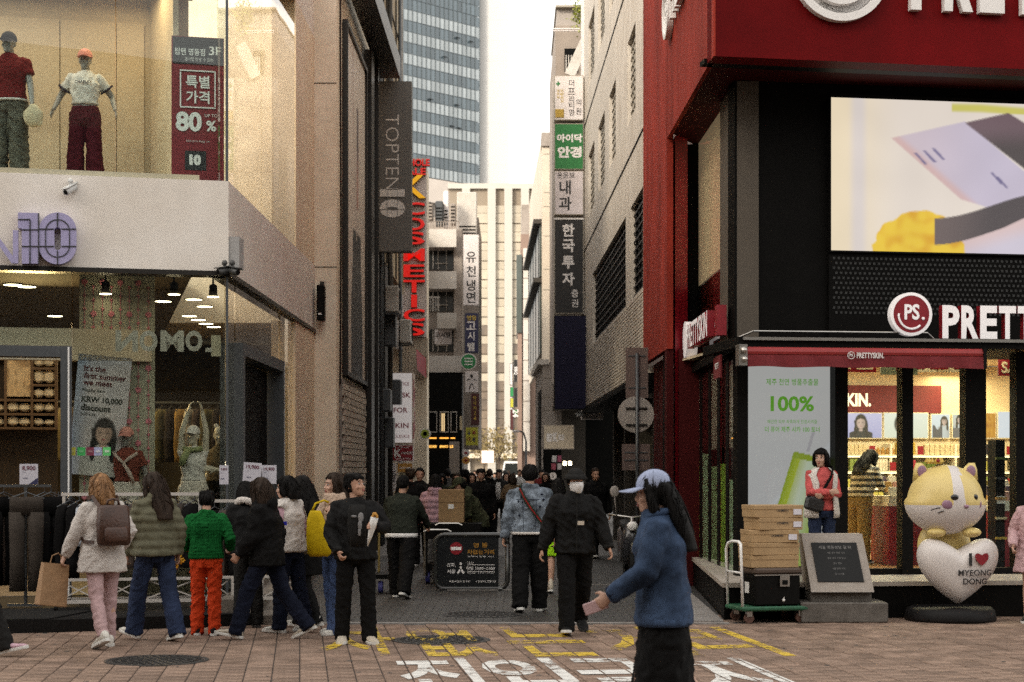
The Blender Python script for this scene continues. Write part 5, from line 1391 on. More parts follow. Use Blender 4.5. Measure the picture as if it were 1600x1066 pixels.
# ------------------------------------------------------------------ pale block closing the alley
def end_block():
 YE=272.0
 t=thing('pale_block','pale cream office block with white columns closing the far end of the alley','office building',(0,YE+6,0))
 m_w=pm('block_white',(0.47,0.44,0.39),0.7,0.03,0.3)
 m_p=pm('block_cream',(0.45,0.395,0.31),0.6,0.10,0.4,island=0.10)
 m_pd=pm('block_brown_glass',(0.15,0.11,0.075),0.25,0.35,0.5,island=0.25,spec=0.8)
 m_l=pm('block_line',(0.26,0.21,0.155),0.7,0)
 z1=az(290,YE); X0,X1=ax(700,YE),ax(905,YE)
 b=MB(); b.box(X0,X1,YE+0.4,YE+14,0,z1); b.build('wall',m_l,t)
 b=MB(); b.box(X0,X1,YE-0.2,YE+0.39,z1-0.5,z1+0.3); b.build('parapet',m_w,t)
 cols=[722,762,788,814,840,866,892]
 for px in cols:
  b=MB(); b.box(ax(px,YE),ax(px+12.5,YE),YE-0.6,YE+0.38,0,z1-0.52); b.build('column',m_w,t)
 fl=2.94; nf=int((z1-6)/fl)
 gaps=[(734.8,761.8),(774.8,787.8),(800.8,813.8),(826.8,839.8),(852.8,865.8)]
 for (p0,p1) in gaps:
  for f in range(nf):
   z=5.2+f*fl
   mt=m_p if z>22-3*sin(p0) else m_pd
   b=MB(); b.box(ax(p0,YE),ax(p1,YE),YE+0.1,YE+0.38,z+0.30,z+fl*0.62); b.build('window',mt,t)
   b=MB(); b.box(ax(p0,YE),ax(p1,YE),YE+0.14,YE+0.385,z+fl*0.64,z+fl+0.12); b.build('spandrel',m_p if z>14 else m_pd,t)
 b=MB(); b.box(X0,X1,YE-1.6,YE-0.65,az(716,YE),az(709,YE)); b.build('entrance_beam',pm('beam_cream',(0.62,0.53,0.40),0.7,0.05,1),t)
end_block()
def tree(c,h,label,mat_leaf,n=900,rad=1.5,seed=1):
 r=random.Random(seed)
 t=thing('street_tree',label,'tree',c)
 m_bark=pm('bark',(0.07,0.05,0.035),0.9,0.2,12)
 b=MB(); c=Vector(c); tips=[]
 b.tube([c,c+UP*h*0.25,c+UP*h*0.5+Vector((0.1,0,0))],[0.14,0.11,0.07],7)
 for k in range(9):
  a=k*2.4; e=c+UP*(h*(0.55+0.045*k))+Vector((cos(a),sin(a),0))*rad*(0.85-0.06*k)
  b.tube([c+UP*h*(0.4+0.02*k),(c+UP*h*0.5+e)/2+UP*0.2,e],[0.05,0.035,0.012],5); tips.append(e)
 b.build('trunk',m_bark,t)
 l=MB()
 for k in range(n):
  e=tips[r.randrange(len(tips))]; p=e+Vector((r.gauss(0,1),r.gauss(0,1),r.gauss(0,0.8)))*rad*0.34
  u=Vector((r.gauss(0,1),r.gauss(0,1),r.gauss(0,1))).normalized(); w=u.orthogonal().normalized(); s=r.uniform(0.05,0.12)*rad/1.5*1.4
  l.add([p-u*s,p+w*s*0.6,p+u*s,p-w*s*0.6],[(0,1,2,3)])
 l.build('crown',mat_leaf,t)
 return t
m_leafy=pm('yellow_leaf',(0.20,0.145,0.05),0.8,0.3,2,island=0.4)
tree((ax(779,150),150,0),5.4,'young street tree with yellow spring leaves at the far end of the alley',m_leafy,700,1.5,4)
tree((ax(756,156),156,0),5.4,'low yellow leafed tree behind the signs at the far left end of the alley',m_leafy,500,1.3,9)
def van(px,Y,w,h,label,col,lo=0.4,cab=True):
 c=Vector((ax(px,Y),Y,0)); nm='van' if h>1.7 else 'car'
 t=thing(nm,label,nm,tuple(c))
 m=pm('vehicle_%d'%int(px),col,0.3,0.03,3,coat=0.4)
 hw=w/2
 b=MB()
 prof=[(-hw,lo),(hw,lo),(hw,lo+(h-lo)*0.5),(hw*0.86,h-0.08),(hw*0.78,h),(-hw*0.78,h),(-hw*0.86,h-0.08),(-hw,lo+(h-lo)*0.5)]
 b.prism([(c.x+x,Y,z) for x,z in prof],(0,3.8,0)); b.build('body',m,t)
 b=MB(); b.prism([(c.x+x,Y-0.012,z) for x,z in ((-hw*0.88,lo+(h-lo)*0.52),(hw*0.88,lo+(h-lo)*0.52),(hw*0.76,h-0.14),(-hw*0.76,h-0.14))],(0,0.01,0)); b.build('windscreen',m_darkwin,t)
 for s in (-1,1):
  b=MB(); b.ball((c.x+s*hw*0.78,Y-0.01,lo+(h-lo)*0.33),(0.13,0.03,0.07),8,5); b.build('headlight',m_sign_w,t)
  b=MB(); b.lathe([(0.001,-0.1),(0.31,-0.1),(0.31,0.1),(0.001,0.1)],(c.x+s*hw*0.86,Y+0.7,0.31),14,'X'); b.build('wheel',m_black,t)
 b=MB(); b.box(c.x-hw*0.95,c.x+hw*0.95,Y-0.06,Y-0.014,lo,lo+0.22); b.build('bumper',m_black,t)
van(806,118,1.9,2.35,'white delivery van parked at the far right end of the alley',(0.75,0.74,0.72))
van(757,122,1.75,1.45,'white car at the far left end of the alley',(0.7,0.68,0.66),0.3)
van(781,120,1.75,1.45,'silver car in the middle at the far end of the alley',(0.42,0.42,0.42),0.3)
sign_box('kiosk_sign','small orange framed white board at the far end of the alley',752,772,704,724,135,m_sigw,0.3,m_or)
# ------------------------------------------------------------------ right side of the alley
m_bt=pm('beige_tile',(0.63,0.57,0.495),0.65,0.06,30,stain=0.22,stretch=(1,1,0.4))
m_bt2=pm('beige_tile_strip',(0.34,0.30,0.24),0.6,0.1,20)
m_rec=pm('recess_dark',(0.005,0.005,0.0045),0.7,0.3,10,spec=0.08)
bb=thing('beige_building','beige tiled building with rows of deep dark windows next to the red store','building',(3,36,0))
YBa,YBb=28.52,44.8
WB=Facade(2.165,YBa,0.0189,-1)          # x is negative going back
L=-(YBb-YBa)
def floor_wall(z0,z1,wins,zs,zt,lat):
 """wall slab between z0, z1 with window holes wins (x0,x1) between zs, zt"""
 q=MB(); q.M=WB.M; q.box(L,0,0,0.45,z0,zs); q.box(L,0,0,0.45,zt,z1)
 xs=[L]+[v for w in sorted(wins) for v in w]+[0]
 for k in range(0,len(xs),2):
  if xs[k+1]>xs[k]:q.box(xs[k],xs[k+1],0,0.45,zs,zt)
 q.build('wall',m_bt,bb)
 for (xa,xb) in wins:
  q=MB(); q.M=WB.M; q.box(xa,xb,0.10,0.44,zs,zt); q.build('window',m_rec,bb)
  q=MB(); q.M=WB.M
  n=max(1,int((xb-xa)/lat))
  for k in range(n):x=xa+(xb-xa)*(k+0.5)/n; q.box(x-lat*0.22,x+lat*0.22,0.07,0.098,zs,zt-0.001)
  nz=int((zt-zs)/0.16)
  o=q.build('window_rib',m_bt2 if zs>7 else m_rec,bb)
  q=MB(); q.M=WB.M
  for k in range(nz):q.box(xa,xb,0.055,0.069,zs+k*0.16+0.06,zs+k*0.16+0.09)
  q.build('louvre',m_bt2 if zs>7 else pm('louvre_dark',(0.03,0.028,0.026),.5),bb)
floor_wall(3.28,7.3,[(L+3.6,-3.4),(-2.4,-0.02)],4.70,6.36,0.5)
w3=[(-3.0,-1.4),(-7.45,-5.75),(-10.8,-8.75),(-14.3,-12.1)]
floor_wall(7.302,10.5,w3,7.95,9.45,0.34)
floor_wall(10.502,13.7,w3,11.15,12.65,0.34)
floor_wall(13.702,17.5,w3,14.4,15.9,0.34)
for z in (7.3,10.5):
 q=MB(); q.M=WB.M; q.box(L,0,-0.012,-0.001,z-0.02,z+0.02); q.build('joint',m_rec,bb)
q=MB(); q.M=WB.M; q.box(L,0,0.46,7,3.3,17.4); q.build('core',m_bt,bb)
q=MB(); q.M=WB.M; q.box(L,-0.01,-0.05,0.6,3.16,3.275); q.build('soffit',m_rec,bb)
q=MB(); q.M=WB.M; q.box(L-0.15,L+0.25,-0.06,0.5,3.0,17); q.build('corner_pipe',m_sigw,bb)
q=MB(); q.M=WB.M; q.box(L,0,0.9,1.2,0,3.155); q.build('shop_front',m_shopblack,bb)
for k,xx in enumerate((-1.0,-4.0,-7.2,-10.4,-13.6)):
 q=MB(); q.M=WB.M; q.box(xx,xx+0.35,0.55,0.899,0,3.155); q.build('pier',m_brown_d,bb)
for k in range(4):
 q=MB(); q.M=WB.M; q.box(-12.8+k*3.2,-11.2+k*3.2,0.86,0.899,0.2,2.6); q.build('shop_door',m_darkwin,bb)
q=MB(); q.M=WB.M
for k in range(22):q.box(L+0.3,-0.02,-0.008,-0.001,3.32+k*0.062,3.36+k*0.062)
q.build('tile_course',m_bt,bb)['kind']='stuff'
YG=44.4
m_sgreen=pm('sign_green',(0.012,0.17,0.035),0.5,0.05,6); m_sblk=pm('sign_black',(0.009,0.008,0.008),0.5,0.1,6); m_snavy=pm('sign_navy',(0.012,0.011,0.032),0.5,0.2,30,spec=0.15)
t=sign_box('clinic_sign','white clinic sign with a green cross and dark Korean letters, topmost of the sign stack',866,912,118,188,YG,m_sigw,0.5,m_bt2,
   [(c,893,y,10,m_bp,0.0) for c,y in zip('더프리티영',(130,143,155,165,176))]+[(c,904,y,10,m_bp,0.0) for c,y in zip('의원',(160,174))]+
   [('+',872,131,7,m_sgreen,0.05),('피부과',872,147,None,m_ylet,0,dict(rot=1,wpx=14)),('성형외과',878,150,None,m_ylet,0,dict(rot=1,wpx=22))])
b=MB(); b.cbox(ax(867.5,YG),ax(881,YG),YG-0.03,YG-0.009,az(184,YG),az(171,YG),0.004); b.build('badge',pm('gold_badge',(0.40,0.26,0.03),0.5),t)
sign_box('optician_sign','green optician sign with bold white Korean letters in the sign stack',866,912,193,265,YG,m_sgreen,0.5,m_bt2,[('아이닥',890,216,13,m_wprint,0.045,dict(wpx=40)),('안경',890,238,18,m_wprint,0.05,dict(wpx=38))])
sign_box('clinic_sign','pale lavender clinic sign with two big dark Korean letters in the sign stack',866,912,267,336,YG,pm('sign_lavender',(0.68,0.62,0.64),0.5,0.1,3,stain=0.15),0.5,m_bt2,[('윤윤보',884,274,9,m_bp,0.0),('내',883,293,22,m_bp,0.02),('과',883,318,21,m_bp,0.02)])
b_=sign_box('securities_sign','tall black sign with white Korean letters in the sign stack',866,912,342,490,YG,m_sblk,0.5,m_bt2,[(c,888,y,20,m_wprint,0.035) for c,y in zip('한국투자',(360,384,410,436))]+[(c,898,y,12,m_wprint,0.01) for c,y in zip('증권',(459,474))])
b=MB(); b.box(ax(866,YG),ax(912,YG),YG-0.03,YG-0.007,az(343.5,YG),az(341,YG)); b.build('trim',m_sign_w,b_)
sign_box('blank_sign','tall blank navy sign, lowest of the sign stack',866,917,493,640,YG-0.6,m_snavy,0.5,m_black)
rb=thing('rooftop_building','brownish stepped upper floors with white railings behind the sign stack','building',(2.4,52,0))
YR=50.0
bx('wall',868,960,40,630,YR+1,8,pm('brown_render',(0.30,0.25,0.21),0.8,0.08,3,stain=0.2),rb)
bx('wall',863,960,118,600,YR+0.2,0.7,m_conc,rb)
bx('upper_floor',870,960,10,41,YR+1.2,6,pm('grey_render',(0.34,0.30,0.27),0.8,0.08,3),rb)
bx('roof_edge',868,960,8,11,YR+1.0,6,m_bt2,rb)
bx('rail',862,915,44,45.5,YR,0.06,m_sigw,rb); bx('rail',862,915,47.5,48.5,YR,0.05,m_sigw,rb)
bx('dark_opening',882,902,76,112,YR+0.93,0.06,m_rec,rb)
for k in range(5):bx('stair_rail',884+k*4,885.2+k*4,86,116,YR+0.15,0.04,m_parapet,rb)
b=MB(); b.bar(at(890,118,YR+0.1),at(914,66,YR+0.1),0.12,0.3); b.build('stair_string',m_parapet,rb)
shr=thing('roof_shrub','yellow green shrub growing on the roof above the sign stack','shrub',tuple(at(913,42,YR)))
l=MB(); rr=random.Random(3)
for k in range(500):
 p=at(909,20,YR)+Vector((rr.gauss(0,.14),rr.gauss(0,.14),rr.gauss(0,.24))); u=Vector((rr.gauss(0,1),rr.gauss(0,1),rr.gauss(0,1))).normalized(); w=u.orthogonal().normalized(); s=0.05
 l.add([p-u*s,p+w*s*.5,p+u*s,p-w*s*.5],[(0,1,2,3)])
l.build('foliage',pm('lime_leaf',(0.24,0.26,0.03),0.7,0.3,4,island=0.3),shr)
b=MB(); b.tube([at(912,42,YR),at(909,20,YR)],0.03,6); b.build('stem',pm('bark',(0.07,0.05,0.035)),shr)
m_cr=pm('cream_render',(0.62,0.54,0.44),0.7,0.06,2,stain=0.12)
m_gl=pm('green_dark_glass',(0.06,0.075,0.065),0.2,0.3,1.0,spec=0.8)
fb=thing('cream_office','cream rendered office with slanting green glass bays behind the sign stack','building',(2,70,0))
YF=62.0
xF=ax(847,YF); zF=az(212,YF)
FS=Facade(xF,YF,0.0189,-1)
b=MB(); b.box(xF+0.02,xF+6,YF,YF+16,az(566,YF),zF); b.build('wall',m_cr,fb)
q=MB(); q.M=FS.M; q.box(-16,0,-0.001,0.1,az(566,YF),zF); q.build('side_wall',m_cr,fb)
for (qa,qb) in ((348,430),(440,552)):
 q=MB(); q.M=FS.M; q.box(-14.5,-0.4,-0.08,-0.003,az(qb,YF),az(qa,YF)); q.build('window',m_gl,fb)
 q=MB(); q.M=FS.M; q.box(-14.8,-0.2,-0.3,-0.002,az(qa,YF),az(qa-7,YF)); q.build('cornice',m_brown_d,fb)
 for k in range(5):
  q=MB(); q.M=FS.M; q.box(-14+k*3.2,-13.9+k*3.2,-0.10,-0.081,az(qb,YF),az(qa,YF)); q.build('mullion',m_black,fb)
bx('roof_slab',846,900,207,228,YF-0.1,3,m_conc,fb)
bx('antenna',862.2,863.6,178,210,YF+1,0.05,m_navy,fb)
for py in (240,300,322,368,420,452):
 bx('joint',849,900,py,py+1.2,YF-0.012,0.01,m_bt2,fb)
bx('slot_window',860,865,458,560,YF-0.05,0.04,m_rec,fb)
gb=thing('grey_stone_shop','grey stone faced shop with a dark narrow window low on the right of the alley','building',(1.8,58,0))
YH=55.0
m_gst=pm('grey_stone',(0.42,0.375,0.34),0.75,0.12,6,stain=0.2)
bx('wall',848,884,566,668,YH,6.8,m_gst,gb)
GSf=Facade(ax(848,YH),YH,0.0189,-1)
q=MB(); q.M=GSf.M; q.box(-7,0,-0.002,0.3,0,az(566,YH)+0.01); q.build('side_wall',m_gst,gb)
q=MB(); q.M=GSf.M; q.box(-7,0.1,-0.15,0.2,az(570,YH),az(562,YH)); q.build('cornice',m_parapet,gb)
q=MB(); q.M=GSf.M; q.box(-3.6,-1.2,-0.03,-0.003,1.6,az(606,YH)); q.build('window',m_rec,gb)
for py in (590,620,640):bx('joint',848.5,883,py,py+1,YH-0.012,0.01,m_bt2,gb)
bx('shop_front',848,915,668,800,YH,1.0,m_shopblack,gb); bx('rear_front',915.2,1010,600,800,YH,1.0,m_shopblack,gb)
for k in range(7):bx('edge_stone',846,848.5,668+k*17,682+k*17,YH-0.15,0.14,m_gst,gb)
ek=sign_box('shop_sign','beige shop sign with white cut-out E KE letters low on the right of the alley',849,897,664,702,52.0,pm('sign_beige',(0.62,0.53,0.41),0.6,0.08,6),0.4,m_gst,
   [('E',858.5,684,13,m_wprint,0.08,dict(wpx=9)),('K',868,683,14,m_wprint,0.08,dict(wpx=8)),('KE',877,683.5,9,m_wprint,0.06,dict(wpx=9))])
for i,(px,py,mt) in enumerate(((866,717,m_sign_w),(875,717,pm('pink_print',(0.5,0.12,0.2),.6)),(865,729,pm('rose_print',(0.45,0.1,0.14),.6)),(874.5,729,m_sigw))):
 b=MB(); c=at(px,py,54.5); b.box(c.x-0.07,c.x+0.07,54.5,54.52,c.z-0.1,c.z+0.1); solo(b,'window_poster',mt,('white poster at upper left in the dark shop window','pink poster at upper right in the dark shop window','rose poster at lower left in the dark shop window','pale poster at lower right in the dark shop window')[i],'poster')
c=at(864,744,52); t=thing('round_sign','round white sign low in front of the dark shop on the right of the alley','sign',tuple(c-UP*0.12))
b=MB(); b.lathe([(0.001,0.06),(0.11,0.06),(0.11,0),(0.001,-0.002)],tuple(c),20,'Y'); b.build('casing',m_sigw,t)
b=MB(); put_text(b,'S',(c.x,c.y-0.006,c.z),(1,0,0),UP,h=0.1,bold=0.02); b.build('lettering',m_bp,t)
for px in (882.5,890.5):
 c=at(px,724,50.5); t=thing('wall_lantern','square warm lit wall lantern by the dark doorway under the sign stack','lantern',tuple(c-UP*0.06),0,'pair of wall lanterns')
 b=MB(); b.box(c.x-0.045,c.x+0.045,50.42,50.5,c.z-0.055,c.z+0.055); b.build('lamp',m_lamp,t)
 b=MB(); b.box(c.x-0.055,c.x+0.055,50.41,50.51,c.z+0.056,c.z+0.075); b.build('cap',m_black,t)
bx('door_bay',878,915,640,790,53.0,0.5,m_brown_d,gb)
fc=thing('brown_house','narrow brown house with a glazed upper corner far down the right of the alley','building',(1.2,92,0))
YC=86.0
bx('wall',814,850,366,760,YC,10,pm('brown_pink_render',(0.30,0.21,0.17),0.8,0.08,1.5,stain=0.2),fc)
bx('corner_glass',807,815.5,398,520,YC-0.4,4,m_gl,fc)
bx('lower_corner',809,815.5,521,760,YC-0.3,4,pm('brown_pink_render'   ,(0.3,.21,.17)),fc)
bx('roof_box',815,830,320,388,YC+3,3,m_conc,fc)
bx('pale_pier',817.5,828,388,705,YC-0.5,0.45,m_parapet,fc)
for k in range(9):bx('pier_joint',817.6,827.9,402+k*32,403.2+k*32,YC-0.52,0.018,m_conc,fc)
for (p0,p1,q0,q1,mt,lab,tx) in ((803,808.5,562,597,m_sblk,'slim black vertical sign, highest of the small far sign stack','BBQ'),(797,802.5,605,620,m_grn,'small green sign in the far sign stack',''),(797,802.5,622,637,m_ysign,'small yellow sign in the far sign stack',''),
         (803,808.5,606,636,m_sblk,'dark sign with a pale face in the far sign stack',''),(803,808.5,640,652,m_sgreen,'small green and white sign low in the far sign stack','24'),(797,802.5,640,672,m_maroon,'slim maroon sign lowest in the far sign stack',''),(796.5,801,568,602,m_sigw,'slim pale violet sign beside the highest far sign','')):
 sign_box('far_sign',lab,p0,p1,q0,q1,84.0,mt,0.25,m_greymetal,[(tx,(p0+p1)/2,(q0+q1)/2,None,m_wprint,0.02,dict(rot=1,wpx=12))] if tx else ())
for (px,py,r) in ((806,690,0.2),(812,695,0.16),(802,708,0.2)):
 pass
lp=thing('street_lamp','grey street lamp post with curved arm far down the right of the alley','street lamp',(ax(822,70),70,0))
b=MB(); b.tube([(ax(822,70),70,0),(ax(822,70),70,az(690,70))],[0.06,0.04],8); b.build('post',m_greymetal,lp)
b=MB(); b.tube([(ax(822,70),70,az(690,70)),(ax(818,70),70,az(676,70)),(ax(809,70),70,az(673,70))],0.035,6); b.build('arm',m_greymetal,lp)
b=MB(); b.ball((ax(807,70),70,az(674,70)),(0.16,0.08,0.05),10,6); b.build('lamp_head',m_sigw,lp)
ac=thing('air_conditioner','pale outdoor air conditioner unit on the brown building under the cables','air conditioner',(-2.7,39.9,5.3))
def acunit(x,y,z,t):
 q=MB(); q.cbox(x-.15,x+.15,y-.4,y+.4,z,z+.6,.02); q.build('casing',m_sigw0,t)
 q=MB(); q.lathe([(.24,.151),(.25,.165),(.23,.17),(.22,.155)],(x,y,z+.3),20,'X')
 for k in range(5):q.box(x+.152,x+.158,y-.22,y+.22,z+.12+k*.09,z+.13+k*.09)
 q.build('fan_grille',m_black,t)
 q=MB()
 for s in (-.3,.3):q.bar((x-.2,y+s,z-.03),(x+.18,y+s,z-.03),.03)
 q.build('bracket',m_greymetal,t)
acunit(-2.75,39.9,5.3,ac)
for k,(x,y,z,lab) in enumerate(((-2.75,42.6,7.9,'pale outdoor air conditioner unit high on the brown building'),(-2.72,45.2,5.0,'pale outdoor air conditioner unit by the red letter sign'),(-2.75,49.5,6.4,'pale outdoor air conditioner unit behind the red letters'))):
 dup(ac,Vector((x,y,z)),0,lab)
bullet_camera(at(905,642,44),(-1,-0.6,-0.2),'small white security camera under the blank navy sign',0.6)
m_op=pm('opposite_render',(0.55,0.50,0.44),0.75,0.1,1,stain=0.2); m_op2=pm('opposite_brown',(0.30,0.26,0.21),0.75,0.1,1,stain=0.2)
for (xa,xb,h,m,lab) in ((-38,-9,31,m_op,'unseen tall grey block across the street, sized to shade the foreground'),(-8.8,40,15,m_op2,'low dark brown shop building across the street behind the viewer'),(-80,-38.2,16,m_op2,'long brown shop row across the street far to the left behind the viewer')):  # unseen houses opposite; the tall one is sized to keep sun off the foreground
 ob=thing('opposite_building',lab,'building',((xa+xb)/2,-14,0))
 b=MB(); b.box(xa,xb,-26,-13,0,h); b.build('wall',m,ob)
 for f in range(int(h/3.4)):
  b=MB(); b.box(xa+1,xb-1,-12.98,-12.9,1.0+f*3.3,2.7+f*3.3); b.build('window_band',m_darkwin,ob)
# ------------------------------------------------------------------ clothes racks and price cards by the store
m_rackw=pm('rack_white',(0.50,0.46,0.42),0.45,0.1,20)
def garment(c,w,h,label,mat,yaw=0.0,trousers=False,grp=None,front=True):
 """one garment on its hanger, hanging from c"""
 t=thing('hanging_garment',label,'garment',c,yaw,grp)
 W=WM[t]; r=random.Random(int(c[0]*997+c[1]*131))
 def put(nm,q,m,sm=False):
  me=q.to_mesh(nm,sm); bm=bmesh.new(); bm.from_mesh(me); bmesh.ops.recalc_face_normals(bm,faces=bm.faces); bm.to_mesh(me); bm.free(); link_mesh(nm,me,t,[m],W)
 q=MB(); q.tube([(0,0,0.0),(0,0,-.05)],.004,5); q.tube([(-w*.42,0,-.12),(0,0,-.05),(w*.42,0,-.12)],.007,5); put('hanger',q,m_greymetal)
 q=MB(); rings=[]; n=9
 for i in range(n+1):
  z=-.09-(h-.09)*i/n; ww=w*(.30+.20*min(1,i/1.3))*(1 if i<2 else 1+.05*sin(i*1.3+r.random()))
  rings.append([(ww*cos(a)*(1+.06*sin(3*a+i)),(.035+.018*sin(a*5+r.random()))*sin(a),z) for a in [2*pi*k/14 for k in range(14)]])
 if not trousers:q.rings(rings); put('cloth',q,mat,True)
 else:
  q.rings([[(w*.40*cos(a),.04*sin(a),z) for a in [2*pi*k/12 for k in range(12)]] for z in (-.10,-.16,-.30)])
  for sd in (-1,1):
   q.rings([[(sd*w*.22+w*s*cos(a),.045*sin(a)*(1+.2*sin(3*a)),z) for a in [2*pi*k/12 for k in range(12)]] for z,s in ((-.27,.20),(-.5,.19),(-.75,.17),(-h,.19))])
  put('cloth',q,mat,True)
 return t
def rack(pxa,pxb,Y0,z0,ztop,label,garments=()):
 """white clothes rack; runs along the shop front"""
 xa,xb=ax(pxa,Y0),ax(pxb,Y0+(pxb-pxa)/F_PX*Y0*.24)
 dy=(xb-xa)*.24
 def P_(t,d,z):return Vector((xa+(xb-xa)*t,Y0+dy*t+d,z))
 t=thing('clothes_rack',label,'clothes rack',tuple(P_(.5,.2,z0)))
 for (u,nm) in ((.02,'post'),(.98,'post')):
  q=MB(); q.bar(P_(u,.2,z0+.06),P_(u,.2,ztop),.03); q.build(nm,m_rackw,t)
 q=MB(); q.bar(P_(0,.2,ztop),P_(1,.2,ztop),.035); q.build('top_rail',m_rackw,t)
 for d in (-.02,.42):
  q=MB(); q.bar(P_(0,d,z0+.10),P_(1,d,z0+.10),.035); q.build('base_rail',m_rackw,t)
 for u in (.02,.98):
  q=MB(); q.bar(P_(u,-.03,z0+.10),P_(u,.43,z0+.10),.03); q.build('foot',m_rackw,t)
 q=MB(); q.bar(P_(0.02,.0,z0+.34),P_(.98,.0,z0+.34),.03); q.build('shelf_rail',m_rackw,t)
 for u0,u1 in ((.02,.28),(.32,.02+.56),(.62,.98)):
  q=MB(); q.bar(P_(u0,.02,z0+.12),P_(u1,.02,z0+.33),.014); q.bar(P_(u0,.025,z0+.33),P_(u1,.025,z0+.12),.014); q.build('cross_brace',m_rackw,t)
 for u in (0.0,.3,.6,1.0):
  q=MB(); q.bar(P_(u,-.02,z0+.07),P_(u,-.02,z0+.34),.028); q.build('leg',m_rackw,t)
  q=MB(); q.lathe([(.001,-.015),(.03,-.015),(.03,.015),(.001,.015)],tuple(P_(u,-.02,z0+.034)),10,'X'); q.build('castor',m_black,t)
 return P_
fb_=lambda n,c,**k:pm(n,c,.85,.15,20,bump=.3,bscale=90,**k)
g_black=fb_('garment_black',(.007,.0065,.0065),spec=.1); g_grey=fb_('garment_warm_grey',(.05,.041,.034),spec=.1); g_denim=fb_('garment_denim',(.05,.085,.20)); g_pale=fb_('garment_pale_blue',(.42,.45,.50)); g_plum=fb_('garment_plum',(.10,.03,.07)); g_cream=fb_('garment_cream',(.44,.40,.33)); g_brown=fb_('garment_brown',(.06,.04,.03))
PR=rack(88,312,18.75,.132,1.40,'long white clothes rack with crossed base standing on the dark step of the clothing store')
cols=[g_black,g_black,g_pale,g_black,g_denim,g_denim,g_black,g_brown,g_cream,g_black,g_black,g_black,g_grey,g_black]
nm_={g_black:'black',g_pale:'pale blue',g_denim:'denim blue',g_brown:'brown',g_cream:'cream',g_grey:'warm grey',g_plum:'plum'}
tot=len(cols); seen_={}
for k,m in enumerate(cols):
 c=PR(.06+.88*k/(tot-1),.2,1.385); same=[i for i,x in enumerate(cols) if x is m]
 lab='%s %s garment from the left on the long white clothes rack'%(ORD[k],nm_[m])
 garment(tuple(c),.42,.80 if m is not g_pale else .55,lab,m,R(62+rnd.uniform(-9,9)),grp='garments on the long white rack')
PR2=rack(318,470,19.2,.132,1.32,'shorter white clothes rack near the corner of the clothing store')
for k,m in enumerate([g_black,g_brown,g_black,g_grey,g_cream,g_black,g_black]):
 garment(tuple(PR2(.08+.13*k,.2,1.305)),.42,.82,'%s %s garment from the left on the shorter white clothes rack'%(ORD[k],nm_[m]),m,R(60+rnd.uniform(-9,9)),grp='garments on the shorter white rack')
YL=19.3
t=thing('clothes_stand','grey metal clothes stand with a flat foot at the left edge of the store front','clothes stand',(ax(40,YL),YL,.145))
q=MB(); q.bar((ax(40,YL),YL,.16),(ax(40,YL),YL,1.48),.03); q.build('post',m_greymetal,t)
q=MB(); q.bar((ax(12,YL),YL,.16),(ax(66,YL),YL,.16),.05,.03); q.build('foot',m_greymetal,t)
q=MB(); q.bar((ax(-20,YL),YL,1.49),(ax(76,YL),YL+.1,1.49),.03); q.build('top_rail',m_greymetal,t)
garment((ax(42,YL-.1),YL-.12,1.47),.46,1.15,'warm grey jogging trousers on a hanger at the front of the grey stand',g_grey,R(6),True)
for k,px in enumerate((2,-8,66,76)):
 garment((ax(px,YL),YL+.1,1.47),.44,1.1,'dark trousers, %s pair from the left beside the grey clothes stand'%ORD[(1,0,2,3)[k]],g_black if k != 1 else g_brown,R(48),True,'dark trousers on the grey stand')
for k in range(5):
 garment((ax(84+k*5,YL+.3),YL+.35+k*.02,1.42),.44,1.0,'%s black garment from the left before the grey street door frame'%ORD[k],g_black,R(50+6*k),False,'black garments by the door frame')
inr=thing('clothes_rail','long dark clothes rail full of garments deep inside the clothing store','clothes rail',tuple(LF.w(-1.6,7.0,.15)))
q=MB(); q.bar(LF.w(-4.2,7.0,2.77),LF.w(1.2,7.0,2.77),.03); q.build('rail',m_greymetal,inr)
for u in (-4.1,-1.5,1.1):
 q=MB(); q.bar(LF.w(u,7.0,.15),LF.w(u,7.0,2.75),.03); q.build('post',m_greymetal,inr)
pr_=garment(tuple(LF.w(-4.0,7.0,2.75)),.44,.95,'ochre garment on the long rail deep inside the clothing store',fb_('garment_ochre',(.30,.18,.05)),R(70),grp='garments on the rail inside the store')
mm_=[(fb_('garment_ochre',(.30,.18,.05)),'ochre'),(g_cream,'cream'),(g_brown,'brown'),(fb_('garment_olive',(.12,.10,.04)),'olive'),(g_grey,'warm grey')]
for k in range(1,34):
 o=dup(pr_,LF.w(-4.0+k*.15,7.0,2.75),R(66+rnd.uniform(-10,10)),'%s %s garment from the right end of the long rail inside the store'%(('%dth'%(34-k)) if k<18 else ORD[33-k],mm_[k%5][1]))
 for c_ in o.children:
  if c_.name.startswith('cloth'):c_.material_slots[0].link='OBJECT'; c_.material_slots[0].material=mm_[k%5][0]
lamp('rail_lamp','AREA',LF.w(-1.5,5.9,3.9),16,(1,.68,.32),1.2)
